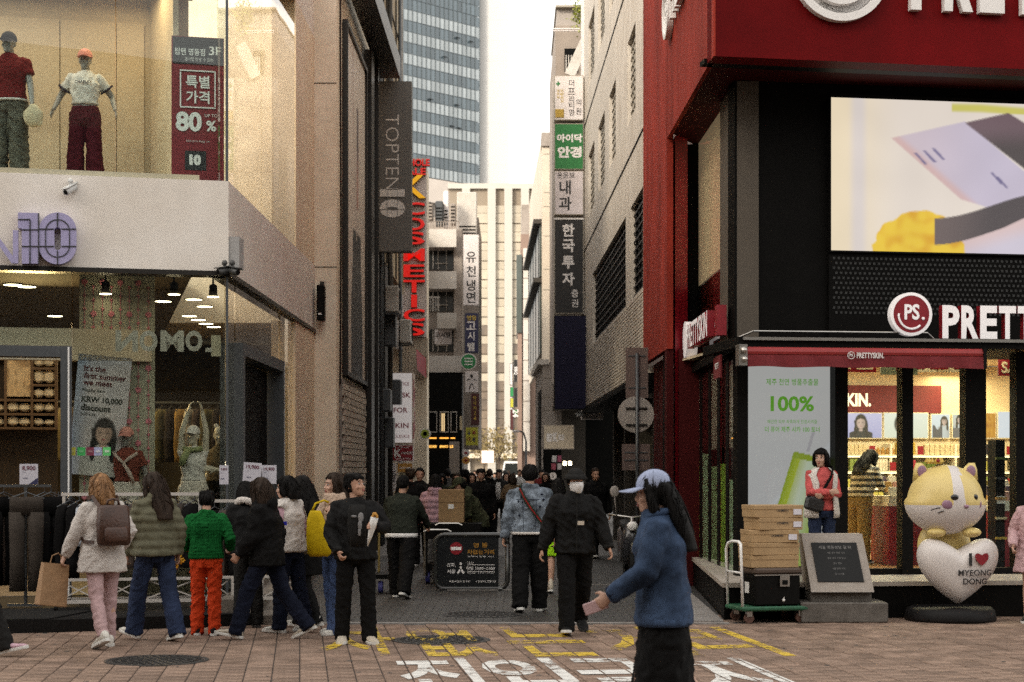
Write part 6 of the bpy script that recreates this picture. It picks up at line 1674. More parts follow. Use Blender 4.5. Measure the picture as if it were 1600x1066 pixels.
def price_card(px0,px1,py0,py1,Y,s,label,corner=None,tilt=0.0):
 c=at((px0+px1)/2,(py0+py1)/2,Y); w,h=(px1-px0)/F_PX*Y,(py1-py0)/F_PX*Y
 t=thing('price_card',label,'price card',tuple(c-UP*h/2))
 r_=Vector((cos(R(tilt)),.2,sin(R(tilt)))).normalized(); u_=Vector((-sin(R(tilt)),0,cos(R(tilt)))); n_=r_.cross(u_)
 q=MB(); q.prism([c+r_*(x*w/2)+u_*(y*h/2) for x,y in ((-1,-1),(1,-1),(1,1),(-1,1))],n_*-.006); q.build('card',pm('card_white',(.52,.50,.55),.5,.04,10),t)
 q=MB(); put_text(q,s,c+u_*h*.28+n_*.003,r_,u_,w=w*.72,bold=.02); q.build('price_lettering',pm('card_maroon',(.12,.02,.04),.6,0),t)
 q=MB(); put_text(q,'1+1',c+u_*h*.1-r_*w*.25+n_*.003,r_,u_,h=h*.06); put_text(q,'SALE',c-u_*h*.2-r_*w*.18+n_*.003,r_,u_,h=h*.07,bold=.02); q.build('small_lettering',m_navy,t)
 if corner:
  q=MB(); q.prism([c+r_*(x*w/2)+u_*(y*h/2)+n_*.002 for x,y in ((.0,-.98),(.98,-.98),(.98,-.35))],n_*.002); q.build('corner_print',corner,t)
price_card(31,59,725,757,19.15,'8,900','white 8,900 price card with blue corner on the grey clothes stand',m_navy)
price_card(343,357,727,757,19.0,'9,900','narrow white price card behind the rack by the corner mannequin')
price_card(380,408,723,756,19.4,'19,900','white 19,900 price card with green corner over the shorter rack',m_sgreen,-4)
price_card(409,432,727,756,19.5,'19,900','white 19,900 price card, right one of the pair over the shorter rack')
# ------------------------------------------------------------------ pedestrian street barrier
YB_=24.1
bs_=thing('barrier_sign','black rounded tube barrier with a no entry sign and Korean lettering in the alley mouth','barrier sign',(ax(736,YB_),YB_,0))
m_tube=pm('barrier_tube',(0.025,0.024,0.022),.35,.1,20,coat=.3)
def stp(px0,px1,py0,py1,r):
 out=[]
 for (cx,cy,a0) in ((px1-r,py0+r,0),(px0+r,py0+r,90),(px0+r,py1-r,180),(px1-r,py1-r,270)):
  for k in range(6):a=R(a0+90*k/5); out.append(at(cx+r*cos(a),cy-r*sin(a),YB_))
 return out
pts=stp(680,793,836,920,14); q=MB(); q.tube(pts+[pts[0]],.034,10); q.build('frame',m_tube,bs_,True)
q=MB(); q.box(ax(683,YB_),ax(779,YB_),YB_-.012,YB_+.012,az(917,YB_),az(838,YB_)); q.build('board',pm('barrier_board',(.010,.011,.012),.5,.15,6,spec=.2),bs_)
for px in (690,782):
 q=MB(); q.box(ax(px-3,YB_),ax(px+3,YB_),YB_-.25,YB_+.25,0.0,.03); q.build('foot',m_tube,bs_)
def btx(mb,s,px,py,hpx=None,wpx=None,bold=0.0):put_text(mb,s,(ax(px,YB_),YB_-.016,az(py,YB_)),(1,0,0),UP,h=hpx/F_PX*YB_ if hpx else None,w=wpx/F_PX*YB_ if wpx else None,bold=bold)
q=MB(); q.lathe([(.001,-.019),(.088,-.018),(.088,-.013)],(ax(713,YB_),YB_,az(857,YB_)),24,'Y'); ne=q.build('no_entry_disc',m_sign_red,bs_)
q=MB(); q.box(ax(704.5,YB_),ax(721,YB_),YB_-.024,YB_-.019,az(859.5,YB_),az(854.5,YB_)); q.build('white_bar',m_wprint,ne)
q=MB(); btx(q,'명 동',751,852,7.5,22,.01); btx(q,'차없는거리',751,862.5,7.5,42,.01); q.build('orange_lettering',pm('barrier_orange',(.42,.20,.02),.6,0),bs_)
q=MB(); btx(q,'보행자 전용 거리',751,869.5,2.4,41); btx(q,'운영시간',735,879.5,3.2,11); btx(q,'매일 10:00~23:00',751,888,5.4,44,.01); btx(q,'차량 진입금지',751,895.5,1.8,43); btx(q,'건자,',705,883,6.4,14,.01); btx(q,'서울',705,893,6.4,13,.01); btx(q,'서울특별시 중구청',718,908.5,3.4,33); btx(q,'서울남대문경찰서장',759,908.5,3.4,32)
for py in (882.6,893):q.box(ax(730,YB_),ax(773,YB_),YB_-.017,YB_-.0135,az(py+.35,YB_),az(py-.35,YB_))
c=at(720,881,YB_); q.ball((c.x,YB_-.014,c.z),(.019,.003,.019),10,6)
for (a,b) in (((720,885),(720,889.5)),((720,889),(715,896)),((720,889),(725,896))):q.bar(at(*a,YB_)-Vector((0,.015,0)),at(*b,YB_)-Vector((0,.015,0)),.026,.004,up=(0,1,0))
q.build('white_lettering',m_wprint,bs_)
ct=thing('hand_cart','dark loaded hand cart with pale rails and blue wheels behind the barrier','cart',(ax(705,25.4),25.4,0))
YC_=25.3
q=MB(); q.box(ax(665,YC_),ax(752,YC_),YC_-.1,YC_+.7,az(842,YC_),az(818,YC_)); q.build('load_bed',m_black,ct)
for (px0,px1,py) in ((662,705,828),(680,722,818)):
 q=MB(); q.tube([at(px0,py+3,YC_-.2),at(px0+6,py,YC_-.2),at(px1-6,py,YC_-.2),at(px1,py+3,YC_-.2)],.014,8); q.build('rail',m_steel,ct)
for px in (668,700,745):
 q=MB(); q.lathe([(.001,-.03),(.1,-.03),(.1,.03),(.001,.03)],(ax(px,YC_),YC_+.1,.1),14,'X'); q.build('wheel',pm('wheel_blue',(.03,.03,.16),.6),ct)
q=MB(); q.box(ax(668,YC_),ax(748,YC_),YC_-.02,YC_+.6,.2,.30); q.build('lower_shelf',m_black,ct)
for px in (667,750):
 q=MB(); q.bar((ax(px,YC_),YC_-.05,.12),(ax(px,YC_),YC_-.05,az(820,YC_)),.03); q.build('post',m_black,ct)
m_card=pm('cardboard',(.30,.185,.085),.8,.1,12,stain=.15)
YX=25.35; x0,x1,z0,z1=ax(685,YX),ax(725,YX),az(817,YX),az(765,YX)
cb=thing('cardboard_box','tall brown cardboard box with a white label standing on the dark hand cart','cardboard box',((x0+x1)/2,YX+.2,z0))
q=MB(); q.cbox(x0,x1,YX,YX+.36,z0,z1,.004); q.build('carton',m_card,cb)
q=MB(); q.box(ax(700.5,YX),ax(709,YX),YX-.004,YX-.001,az(795,YX),az(788,YX)); q.build('label',m_white,cb)
q=MB(); q.box(x0+.002,x1-.002,YX-.003,YX-.0005,az(785.4,YX),az(784.6,YX)); q.build('flap_seam',pm('card_seam',(.14,.08,.035),.8),cb)
tb=thing('trolley','low flat trolley with blue wheels by the feet of the man with the cap','trolley',(ax(612,23.4),23.4,0))
q=MB(); q.box(ax(586,23.4),ax(640,23.4),23.3,23.9,.2,.26); q.build('deck',m_black,tb)
for px in (594,632):
 q=MB(); q.lathe([(.001,-.03),(.085,-.03),(.085,.03),(.001,.03)],(ax(px,23.3),23.4,.085),14,'X'); q.build('wheel',pm('wheel_blue',(.03,.03,.16)),tb)
for px in (588,638):
 q=MB(); q.bar((ax(px,23.4),23.85,.26),(ax(px,23.4),23.9,.95),.03); q.build('post',pm('brass_tube',(.25,.18,.06),.4,.1,10,metal=.6),tb)
q=MB(); q.bar((ax(588,23.4),23.9,.93),(ax(638,23.4),23.9,.93),.03); q.build('handle',pm('brass_tube',(.25,.18,.06)),tb)
# ------------------------------------------------------------------ road sign seen from behind, scooter
YP=27.4
rs_=thing('road_sign','round road sign with two square plates seen from behind on a grey pole','road sign',(ax(995,YP),YP,0))
q=MB(); q.tube([(ax(995.5,YP),YP,0),(ax(995.5,YP),YP,az(552,YP))],.028,10); q.build('pole',m_greymetal,rs_,True)
m_signback=pm('sign_back',(.30,.27,.25),.55,.1,5,stain=.2)
q=MB(); q.lathe([(.001,.05),(.285,.05),(.29,.04),(.285,.032),(.001,.03)],(ax(994,YP),YP,az(648,YP)),36,'Y'); q.build('round_plate',m_signback,rs_)
for py in (638,664):
 q=MB(); q.box(ax(978,YP),ax(1011,YP),YP+.005,YP+.029,az(py+1.5,YP),az(py-1.5,YP)); q.build('bracket',m_darktrim,rs_)
for (p0,p1,q0,q1) in ((978,1013,543,622),(972,1016,694,735)):
 q=MB(); q.box(ax(p0,YP),ax(p1,YP),YP+.035,YP+.05,az(q1,YP),az(q0,YP)); q.build('square_plate',pm('plate_brown',(.10,.065,.055),.6,.1,5),rs_)
 for py in (q0+13,q1-16):
  q=MB(); q.box(ax(p0+4,YP),ax(p1-4,YP),YP+.02,YP+.034,az(py+.8,YP),az(py-.8,YP)); q.build('bracket',m_greymetal,rs_)
sc_=thing('scooter','dark motor scooter with two mirrors parked under the road sign by the red wall','scooter',(ax(985,25.6),25.6,0))
cx_=ax(984,25.6)
def sx_(x,y,z):return (cx_+x,25.6+y,z)
for dy in (-.62,.62):
 q=MB(); q.lathe([(.14,-.05),(.23,-.05),(.24,0),(.23,.05),(.14,.05)],sx_(0,dy,.24),20,'X'); wl_=q.build('wheel',m_black,sc_)
 q=MB(); q.lathe([(.001,-.03),(.14,-.03),(.14,.03),(.001,.03)],sx_(0,dy,.24),16,'X'); q.build('rim',m_steel,wl_)
q=MB(); q.rings([[sx_(x*w,y,z+x2*h) for x,x2 in ((-1,-.6),(-.7,-1),(.7,-1),(1,-.6),(1,.6),(.6,1),(-.6,1),(-1,.6))] for y,w,z,h in ((-.55,.10,.72,.12),(-.45,.15,.62,.26),(-.3,.16,.42,.12),(.0,.17,.38,.10),(.2,.17,.55,.22),(.6,.15,.68,.16),(.78,.08,.70,.08))]); q.build('body',pm('scooter_paint',(.03,.03,.035),.3,.1,8,coat=.4),sc_,True)
q=MB(); q.rings([[sx_(.13*cos(a),y,z+.05*sin(a)) for a in [2*pi*k/10 for k in range(10)]] for y,z in ((.05,.80),(.3,.84),(.7,.88))]); q.build('seat',m_black,sc_,True)
q=MB(); q.tube([sx_(-.34,-.32,1.02),sx_(-.15,-.42,1.0),sx_(0,-.45,.98),sx_(.15,-.42,1.0),sx_(.34,-.32,1.02)],.016,8); q.tube([sx_(0,-.45,.98),sx_(0,-.5,.7),sx_(0,-.6,.3)],.03,8); q.build('handlebar',m_steel,sc_,True)
for s in (-1,1):
 q=MB(); q.tube([sx_(s*.22,-.40,1.0),sx_(s*.25,-.42,1.28)],.007,6); q.ball(sx_(s*.25,-.42,1.36),(.07,.015,.085),12,8); q.build('mirror',m_signback,sc_,True)
q=MB(); q.ball(sx_(0,-.60,.86),(.08,.04,.07),12,8); q.build('headlight',m_sign_w,sc_,True)
# ------------------------------------------------------------------ trolley with boxes and the stone tablet
YT_=18.75
tr_=thing('platform_trolley','green platform trolley with white push handle in front of the poster','trolley',(ax(1205,YT_),YT_,0))
M_=Matrix.Translation((ax(1208,YT_),YT_+.28,0)) @ Matrix.Rotation(R(14),4,'Z')
def tq():z=MB(); z.M=M_; return z
m_tgreen=pm('trolley_green',(.02,.115,.055),.5,.12,12,stain=.3)
q=tq(); q.cbox(-.42,.36,-.27,.27,.135,.185,.015); q.build('platform',m_tgreen,tr_)
for (x,y) in ((-.32,-.2),(-.32,.2),(.28,-.2),(.28,.2)):
 q=tq(); q.lathe([(.001,-.018),(.055,-.018),(.058,0),(.055,.018),(.001,.018)],(x,y,.058),14,'Y'); q.build('wheel',pm('castor_brown',(.10,.045,.03),.6),tr_)
 q=tq(); q.box(x-.03,x+.03,y-.028,y+.028,.075,.134); q.build('castor_fork',m_steel,tr_)
q=tq(); q.tube([(-.40,-.22,.185),(-.42,-.22,.80),(-.41,-.19,.86),(-.40,-.1,.885),(-.40,.1,.885),(-.41,.19,.86),(-.42,.22,.80),(-.40,.22,.185)],.016,10); q.tube([(-.415,-.22,.55),(-.415,.22,.55)],.012,8); q.build('handle',m_white,tr_,True)
cl=thing('cool_box','black hard cool box with metal latch standing on the green trolley','cool box',tuple(M_ @ Vector((.0,0,.186))))
q=tq(); q.cbox(-.26,.27,-.23,.23,.187,.53,.02); q.build('tub',m_black,cl)
q=tq(); q.cbox(-.275,.285,-.245,.245,.532,.60,.02); q.build('lid',pm('coolbox_lid',(.07,.045,.032),.5,.15,10),cl)
q=tq(); q.box(-.27,.28,-.2385,-.2315,.518,.531); q.build('lid_strip',m_steel,cl)
q=tq(); q.box(.02,.13,-.262,-.246,.40,.52); q.build('latch',m_steel,cl)
q=tq(); q.box(.045,.105,-.27,-.2625,.42,.47); q.build('latch_inset',m_black,cl)
q=tq(); q.ball((.07,-.235,.25),(.018,.015,.018),8,6); q.tube([(.07,-.24,.25),(.07,-.245,.285)],.006,6); q.build('drain_plug',m_white,cl)
q=tq(); q.box(-.264,-.261,-.06,.06,.32,.44); q.build('side_label',m_white,cl)
m_kraft=pm('kraft_carton',(.40,.265,.135),.75,.08,14,stain=.08)
for i,(zb_,w,dx,lab) in enumerate(((.603,.27,-.01,'lowest kraft carton of the five on the black cool box'),(.740,.27,-.01,'second kraft carton from the bottom of the stack on the cool box'),(.877,.265,.0,'middle kraft carton of the stack with a white label at its edge'),(1.014,.255,.045,'second kraft carton from the top with a white label'),(1.150,.275,.035,'topmost kraft carton of the stack with a white label and dark print'))):
 t=thing('carton',lab,'carton',tuple(M_ @ Vector((dx,0,zb_))),0,'kraft cartons stacked on the cool box')
 a=R((-3,2,-5,3,-1)[i]); M2=M_ @ Matrix.Translation((dx,0,0)) @ Matrix.Rotation(a,4,'Z')
 q=MB(); q.M=M2; q.cbox(-w,w,-.21,.21,zb_,zb_+.125,.004); q.build('body',m_kraft,t)
 q=MB(); q.M=M2; q.cbox(-w-.005,w+.005,-.215,.215,zb_+.085,zb_+.134,.004); q.build('lid',m_kraft,t)
 if i >= 2:
  q=MB(); q.M=M2; q.box(w-.115,w-.02,-.219,-.2155,zb_+.03,zb_+.09); q.build('label',pm('label_white',(.62,.60,.66),.6),t)
  q=MB(); put_text(q,'COSMETIC',M2 @ Vector((w-.24,-.2185,zb_+.075)),M2.to_3x3() @ Vector((1,0,0)),UP,h=.022,bold=.03); q.build('print',m_bp,t)
m_gran=pm('granite_pale',(.33,.29,.255),.7,.22,90,stain=.12,bump=.15,bscale=200); m_grand=pm('granite_dark',(.13,.115,.10),.75,.2,60,stain=.35,bump=.2,bscale=120)
m_plaq=pm('plaque_black',(.009,.009,.009),.5,.15,30,spec=.2)
YM_=19.0
mo=thing('stone_tablet','slanted grey granite memorial tablet with black inscribed plaque on a stone base','memorial stone',(ax(1322,YM_),YM_,0))
q=MB(); q.cbox(ax(1252,18.85),ax(1388,18.85),18.85,19.6,0,az(942,18.85),.012); q.build('base',m_grand,mo)
q=MB(); q.cbox(ax(1266,18.98),ax(1362,18.98),18.98,19.5,az(942,18.98)+.001,az(926,18.98),.01); q.build('plinth',m_grand,mo)
zb_=az(925,18.95); zt_=az(834,19.3)
f0=[Vector((ax(1268,18.9),18.9,zb_)),Vector((ax(1366,18.9),18.9,zb_)),Vector((ax(1347,19.25),19.25,zt_)),Vector((ax(1252,19.25),19.25,zt_))]
q=MB(); q.add(f0+[v+Vector((0,.55 if i<2 else .22,0)) for i,v in enumerate(f0)],[(0,1,2,3),(5,4,7,6),(4,5,1,0),(3,2,6,7),(4,0,3,7),(1,5,6,2)]); q.build('slab',m_gran,mo)
def onslab(u,v,d=0.0):
 a=f0[0]*(1-u)+f0[1]*u; b=f0[3]*(1-u)+f0[2]*u; n=(f0[1]-f0[0]).cross(f0[3]-f0[0]).normalized(); return a*(1-v)+b*v+n*d
q=MB(); q.add([onslab(u,v,d) for d in (.001,.012) for u,v in ((.13,.17),(.87,.17),(.87,.84),(.13,.84))],[(0,1,2,3),(4,5,6,7),(0,1,5,4),(1,2,6,5),(2,3,7,6),(3,0,4,7)]); q.build('plaque',m_plaq,mo)
r_,u_=(onslab(.8,.5)-onslab(.2,.5)).normalized(),(onslab(.5,.8)-onslab(.5,.2)).normalized()
q=MB(); put_text(q,'서울 명동성당 길 터',onslab(.5,.755,.015),r_,u_,w=.36,bold=.01)
for k,s in enumerate(('서울 중구 명동 거리','명동 성당 서울 길 터','중구 명동','서울 명동 거리','길 터 서울')):put_text(q,s,onslab(.5,.66-.09*k,.015),r_,u_,h=.022)
q.build('inscription',pm('inscription_grey',(.17,.165,.16),.6,0),mo)['kind']='stuff'
# ------------------------------------------------------------------ cat statue behind a heart
YH_=19.05
cs=thing('heart_statue','glossy yellow and white cat statue leaning on a big white heart by the shop window','statue',(ax(1490,YH_),YH_,0))
m_gl_w=pm('gloss_white',(.68,.63,.60),.42,.03,5); m_gl_y=pm('gloss_yellow',(.70,.54,.20),.38,.04,5); m_gl_p=pm('gloss_plum',(.30,.17,.24),.4,.05,6)
q=MB(); q.lathe([(.001,0),(.49,0),(.50,.03),(.48,.12),(.44,.15),(.001,.15)],(ax(1490,YH_),YH_+.15,0),40); q.build('stand',pm('stand_black',(.008,.007,.007),.6,.2,10,spec=.2),cs,True)
hc=at(1497,884,YH_); n=48; out=[]
for i in range(n):
 t=2*pi*i/n; out.append((math.copysign(abs(sin(t))**1.75,sin(t)),(13*cos(t)-4.6*cos(2*t)-1.6*cos(3*t)-.6*cos(4*t))/16.0))
hw=64/F_PX*YH_; hh=62/F_PX*YH_
def hring(s,y):return [(hc.x+x*hw*s,YH_+y,hc.z+(zz*s+.02)*hh*.96) for x,zz in out]
q=MB(); q.rings([hring(.02,-.20),hring(.35,-.19),hring(.62,-.165),hring(.82,-.12),hring(.95,-.055),hring(1,.02),hring(.97,.09),hring(.85,.15),hring(.5,.19),hring(.02,.20)])
q.build('heart',m_gl_w,cs,True)
def htext(s,px,py,wpx,mat,bold=.03,nm='lettering'):
 z=MB(); put_text(z,s,(0,0,0),(1,0,0),(0,0,1),w=wpx/F_PX*YH_,bold=bold);
 c=at(px,py,YH_); vs=[]
 for v in z.v:
  x,zz=c.x+v[0],c.z+v[2]
  u,w_=(x-hc.x)/hw,(zz-hc.z)/hh
  rr_=min(1,sqrt(u*u+w_*w_)); d=-.205*sqrt(max(0,1-rr_**2.6))-.014
  vs.append((x,YH_+d,zz))
 z.v=vs; z.build(nm,mat,cs)
m_hb=pm('heart_black_print',(.02,.018,.018),.5,0)
htext('I',1508.5,873,5,m_hb,.05); htext('MYEONG',1516,893.5,53,m_hb,.02); htext('DONG',1516,907,38,m_hb,.025)
z=MB(); c=at(1526.5,872,YH_); sw=11/F_PX*YH_
z.prism([(c.x+x*sw,0,c.z+(zz+.1)*sw) for x,zz in out],(0,.02,0))
u0,w0=(c.x-hc.x)/hw,(c.z-hc.z)/hh; dd=-.205*sqrt(max(0,1-sqrt(u0*u0+w0*w0)**2.6))-.022
z.v=[(v[0],YH_+dd+v[1]+(v[0]-c.x)*.25,v[2]) for v in z.v]; z.build('red_heart',m_sign_red,cs)
kc=at(1477,783,YH_+.10); kw,kh=59/F_PX*YH_,57/F_PX*YH_
def catfn(v):
 x,y,zz=v; return (x*(1.0+.08*(zz<0)),y,zz*(1 if zz>0 else .92))
q=MB(); q.ball(kc,(kw,.36,kh),40,28,catfn)
ys=[]
for f in q.f:
 cx_f=sum(q.v[i][0] for i in f)/len(f)-kc.x; cz_f=sum(q.v[i][2] for i in f)/len(f)-kc.z; cy_f=sum(q.v[i][1] for i in f)/len(f)-kc.y
 stripe=abs(cx_f-.06)<.055+.05*max(0,-cz_f/kh+.6) and cy_f<.05 and cz_f<kh*.98
 ys.append(0 if (cz_f<-.10*kh or stripe) else 1)
q.mi=ys; q.build('head',[m_gl_w,m_gl_y],cs,True)
for s,px in ((-1,1442),(1,1512)):
 b=at(px,741,YH_+.1); tip=Vector((b.x+s*.045,b.y,b.z+.125))
 z=MB(); z.rings([[Vector((b.x+.115*cos(a),b.y+.06*sin(a),b.z-.05-s*.0+.02*cos(a)*-s)) for a in [2*pi*k/14 for k in range(14)]],[Vector((b.x+s*.02+.085*cos(a),b.y+.05*sin(a),b.z+.05)) for a in [2*pi*k/14 for k in range(14)]],[Vector((tip.x+.035*cos(a),b.y+.03*sin(a),tip.z)) for a in [2*pi*k/14 for k in range(14)]]]); ear=z.build('ear',m_gl_y,cs,True)
 z=MB(); z.ball((b.x+s*.022,b.y-.055,b.z+.03),(.052,.012,.068),12,8); z.build('inner_ear',m_gl_p,ear,True)
def onhead(px,py,lift=.0):
 p=at(px,py,YH_-.1); u,w_=(p.x-kc.x)/kw,(p.z-kc.z)/kh
 return Vector((p.x,kc.y-.36*sqrt(max(.02,1-u*u-w_*w_))-lift,p.z))
for px in (1486,1521):
 z=MB(); z.ball(onhead(px,777,-.004),(.045 if px<1500 else .032,.018,.034),12,8); z.build('eye',pm('gloss_black',(.012,.011,.011),.12,0,coat=.5),cs,True)
for px,r in ((1476,.068),(1527,.04)):
 z=MB(); z.ball(onhead(px,787.5,-.012),(r,.02,.055),14,8); z.build('cheek',m_gl_p,cs,True)
z=MB(); z.ball(onhead(1505,791,.005),(.03,.02,.02),10,8); z.build('nose',m_gl_p,cs,True)
z=MB()
for (a,b) in (((1451,797),(1464,793)),((1461,801),(1470,798)),((1531,797),(1533,803))):z.tube([onhead(*a,.004),onhead((a[0]+b[0])/2,(a[1]+b[1])/2-.5,.004),onhead(*b,.004)],.006,6)
z.build('whisker',m_hb,cs)
for px in (1463,1518):
 z=MB(); c=at(px,832,YH_-.02); z.ball((c.x,c.y,c.z),(.105,.12,.055),14,10); z.build('paw',m_gl_y,cs,True)
z=MB(); c=at(1475,838,YH_+.25); z.ball((c.x,c.y,c.z-.1),(.30,.12,.30),18,12); z.build('torso',m_gl_y,cs,True)
z=MB(); c=at(1460,722,YH_+.1); z.lathe([(.085,-.02),(.09,.0),(.07,.005),(.06,-.015)],tuple(c),18)
for k in range(6):a=k*pi/3; z.tube([(c.x+.08*cos(a),c.y+.08*sin(a),c.z),(c.x+.085*cos(a),c.y+.085*sin(a),c.z+.045)],[.03,.006],6)
cr=z.build('crown',pm('gold_paint',(.58,.38,.06),.3,.1,10),cs)
z=MB(); z.ball((c.x+.02,c.y-.085,c.z+.015),.022,10,6); z.build('gem',m_sign_red,cr)
# ------------------------------------------------------------------ people and mannequins
TMP=bpy.data.scenes.new('workbench')
def fuse(mb,voxel,smooth=2,name='body'):
 """turn overlapping closed shapes into one continuous surface"""
 me=mb.to_mesh(name)
 bm=bmesh.new(); bm.from_mesh(me); bmesh.ops.recalc_face_normals(bm,faces=bm.faces); bm.to_mesh(me); bm.free()
 ob=bpy.data.objects.new('fuse',me); TMP.collection.objects.link(ob)
 m=ob.modifiers.new('r','REMESH'); m.mode='VOXEL'; m.voxel_size=voxel; m.use_smooth_shade=True
 if smooth:
  sm=ob.modifiers.new('s','SMOOTH'); sm.iterations=smooth; sm.factor=0.5
 vl=TMP.view_layers[0]; vl.update()
 out=bpy.data.meshes.new_from_object(ob.evaluated_get(vl.depsgraph))
 bpy.data.objects.remove(ob); bpy.data.meshes.remove(me)
 out.name=name; out.materials.clear()
 return out
def ripple(me,fn):
 """move every vertex along its normal by fn(position, normal)"""
 ns=[v.normal.copy() for v in me.vertices]
 for v,n in zip(me.vertices,ns):v.co=v.co+n*fn(v.co,n)
 me.update()
def folds(amp=0.008,sx=9,sz=6,seed=0.0,puff=0.0,pitch=0.1):
 def f(p,n):
  d=amp*noise.noise((p.x*sx+seed,p.y*sx,p.z*sz))+amp*0.7*noise.noise((p.x*sx*2.2,p.y*sx*2.2+seed,p.z*sz*3.2+(p.x+p.y)*8))
  r1=1-2.6*abs(noise.noise((p.x*6+seed,p.y*6+p.z*4,p.z*9-p.x*7)))          # sharp creases
  if r1>0 and not puff:d+=amp*1.5*(r1-0.35)
  if puff:d+=puff*(abs(sin(pi*p.z/pitch))-0.6)
  return d
 return f
F_={}
def fab(name,col,rough=0.85,var=0.12,scale=25,bump=0.25,bscale=160,**k):
 if max(col)<.4:col=tuple(c*.74 for c in col)
 if name not in F_:F_[name]=pm(name,col,rough,var,scale,bump=bump,bscale=bscale,spec=0.12,**k)
 return F_[name]
m_skin=pm('skin',(0.42,0.235,0.16),0.5,0.06,20,spec=0.4)
m_skin2=pm('skin_light',(0.48,0.29,0.21),0.5,0.06,20,spec=0.4)
m_hairk=pm('hair_black',(0.006,0.005,0.0045),0.7,0.3,40,spec=0.15,bump=0.5,bscale=60,stretch=(1,1,0.12))
m_hairb=pm('hair_brown',(0.026,0.015,0.009),0.65,0.35,40,spec=0.2,bump=0.5,bscale=60,stretch=(1,1,0.12))
m_hairg=pm('hair_auburn_blond',(0.22,0.105,0.035),0.6,0.5,30,bump=0.5,bscale=60,stretch=(1,1,0.12))
m_lip=pm('lips',(0.34,0.10,0.09),0.45,0)
m_eyew=pm('eye_white',(0.6,0.58,0.55),0.3,0)
m_eyek=pm('eye_dark',(0.012,0.009,0.008),0.2,0)
m_mann=pm('mannequin_grey',(0.26,0.25,0.24),0.45,0.05,10)
m_mannw=pm('mannequin_ivory',(0.50,0.46,0.38),0.4,0.05,10)
m_shoew=fab('shoe_white',(0.66,0.63,0.57),0.6); m_shoek=fab('shoe_black',(0.015,0.014,0.014),0.5); m_sole=pm('shoe_sole',(0.66,0.64,0.60),0.7,0.1,30)
m_shoeb=fab('shoe_cream',(0.48,0.42,0.34),0.7); m_solek=pm('shoe_sole_dark',(0.03,0.028,0.026),0.7)
def strands(me,n,seed=1,k=1.0,steps=16,r0=.0042,curl=0.0):
 """thin locks that run down over a hair mesh"""
 r=random.Random(seed); nb={}
 for e in me.edges:
  a,b=e.vertices; nb.setdefault(a,[]).append(b); nb.setdefault(b,[]).append(a)
 V=[v.co.copy() for v in me.vertices]; N=[v.normal.copy() for v in me.vertices]
 zs=[v.z for v in V]; z0,z1=min(zs),max(zs); mb=MB()
 top=[i for i,v in enumerate(V) if v.z>z0+(z1-z0)*.45]
 for q in range(n):
  i=r.choice(top); path=[]; last=None; off=r.uniform(.001,.008)*k
  for st_ in range(steps):
   path.append(V[i]+N[i]*(off+.003*k*noise.noise((q*3.1,st_*.5,0))+curl*sin(st_*1.3+q)))
   c=[j for j in nb.get(i,()) if V[j].z<V[i].z-.001]
   if not c:break
   if last is not None:c.sort(key=lambda j:-((V[j]-V[i]).normalized().dot(last))+r.uniform(0,.25))
   else:c.sort(key=lambda j:V[j].z)
   last=(V[c[0]]-V[i]).normalized(); i=c[0]
  if len(path) >= 4:
   path=[path[0]]+[(path[t-1]+path[t]*2+path[t+1])/4 for t in range(1,len(path)-1)]+[path[-1]]
   m_=len(path); mb.tube(path,[r0*k*(.5+.8*sin(pi*(t+.6)/(m_+.4))) for t in range(m_)],4)
 return mb.to_mesh('hair_strand',True)
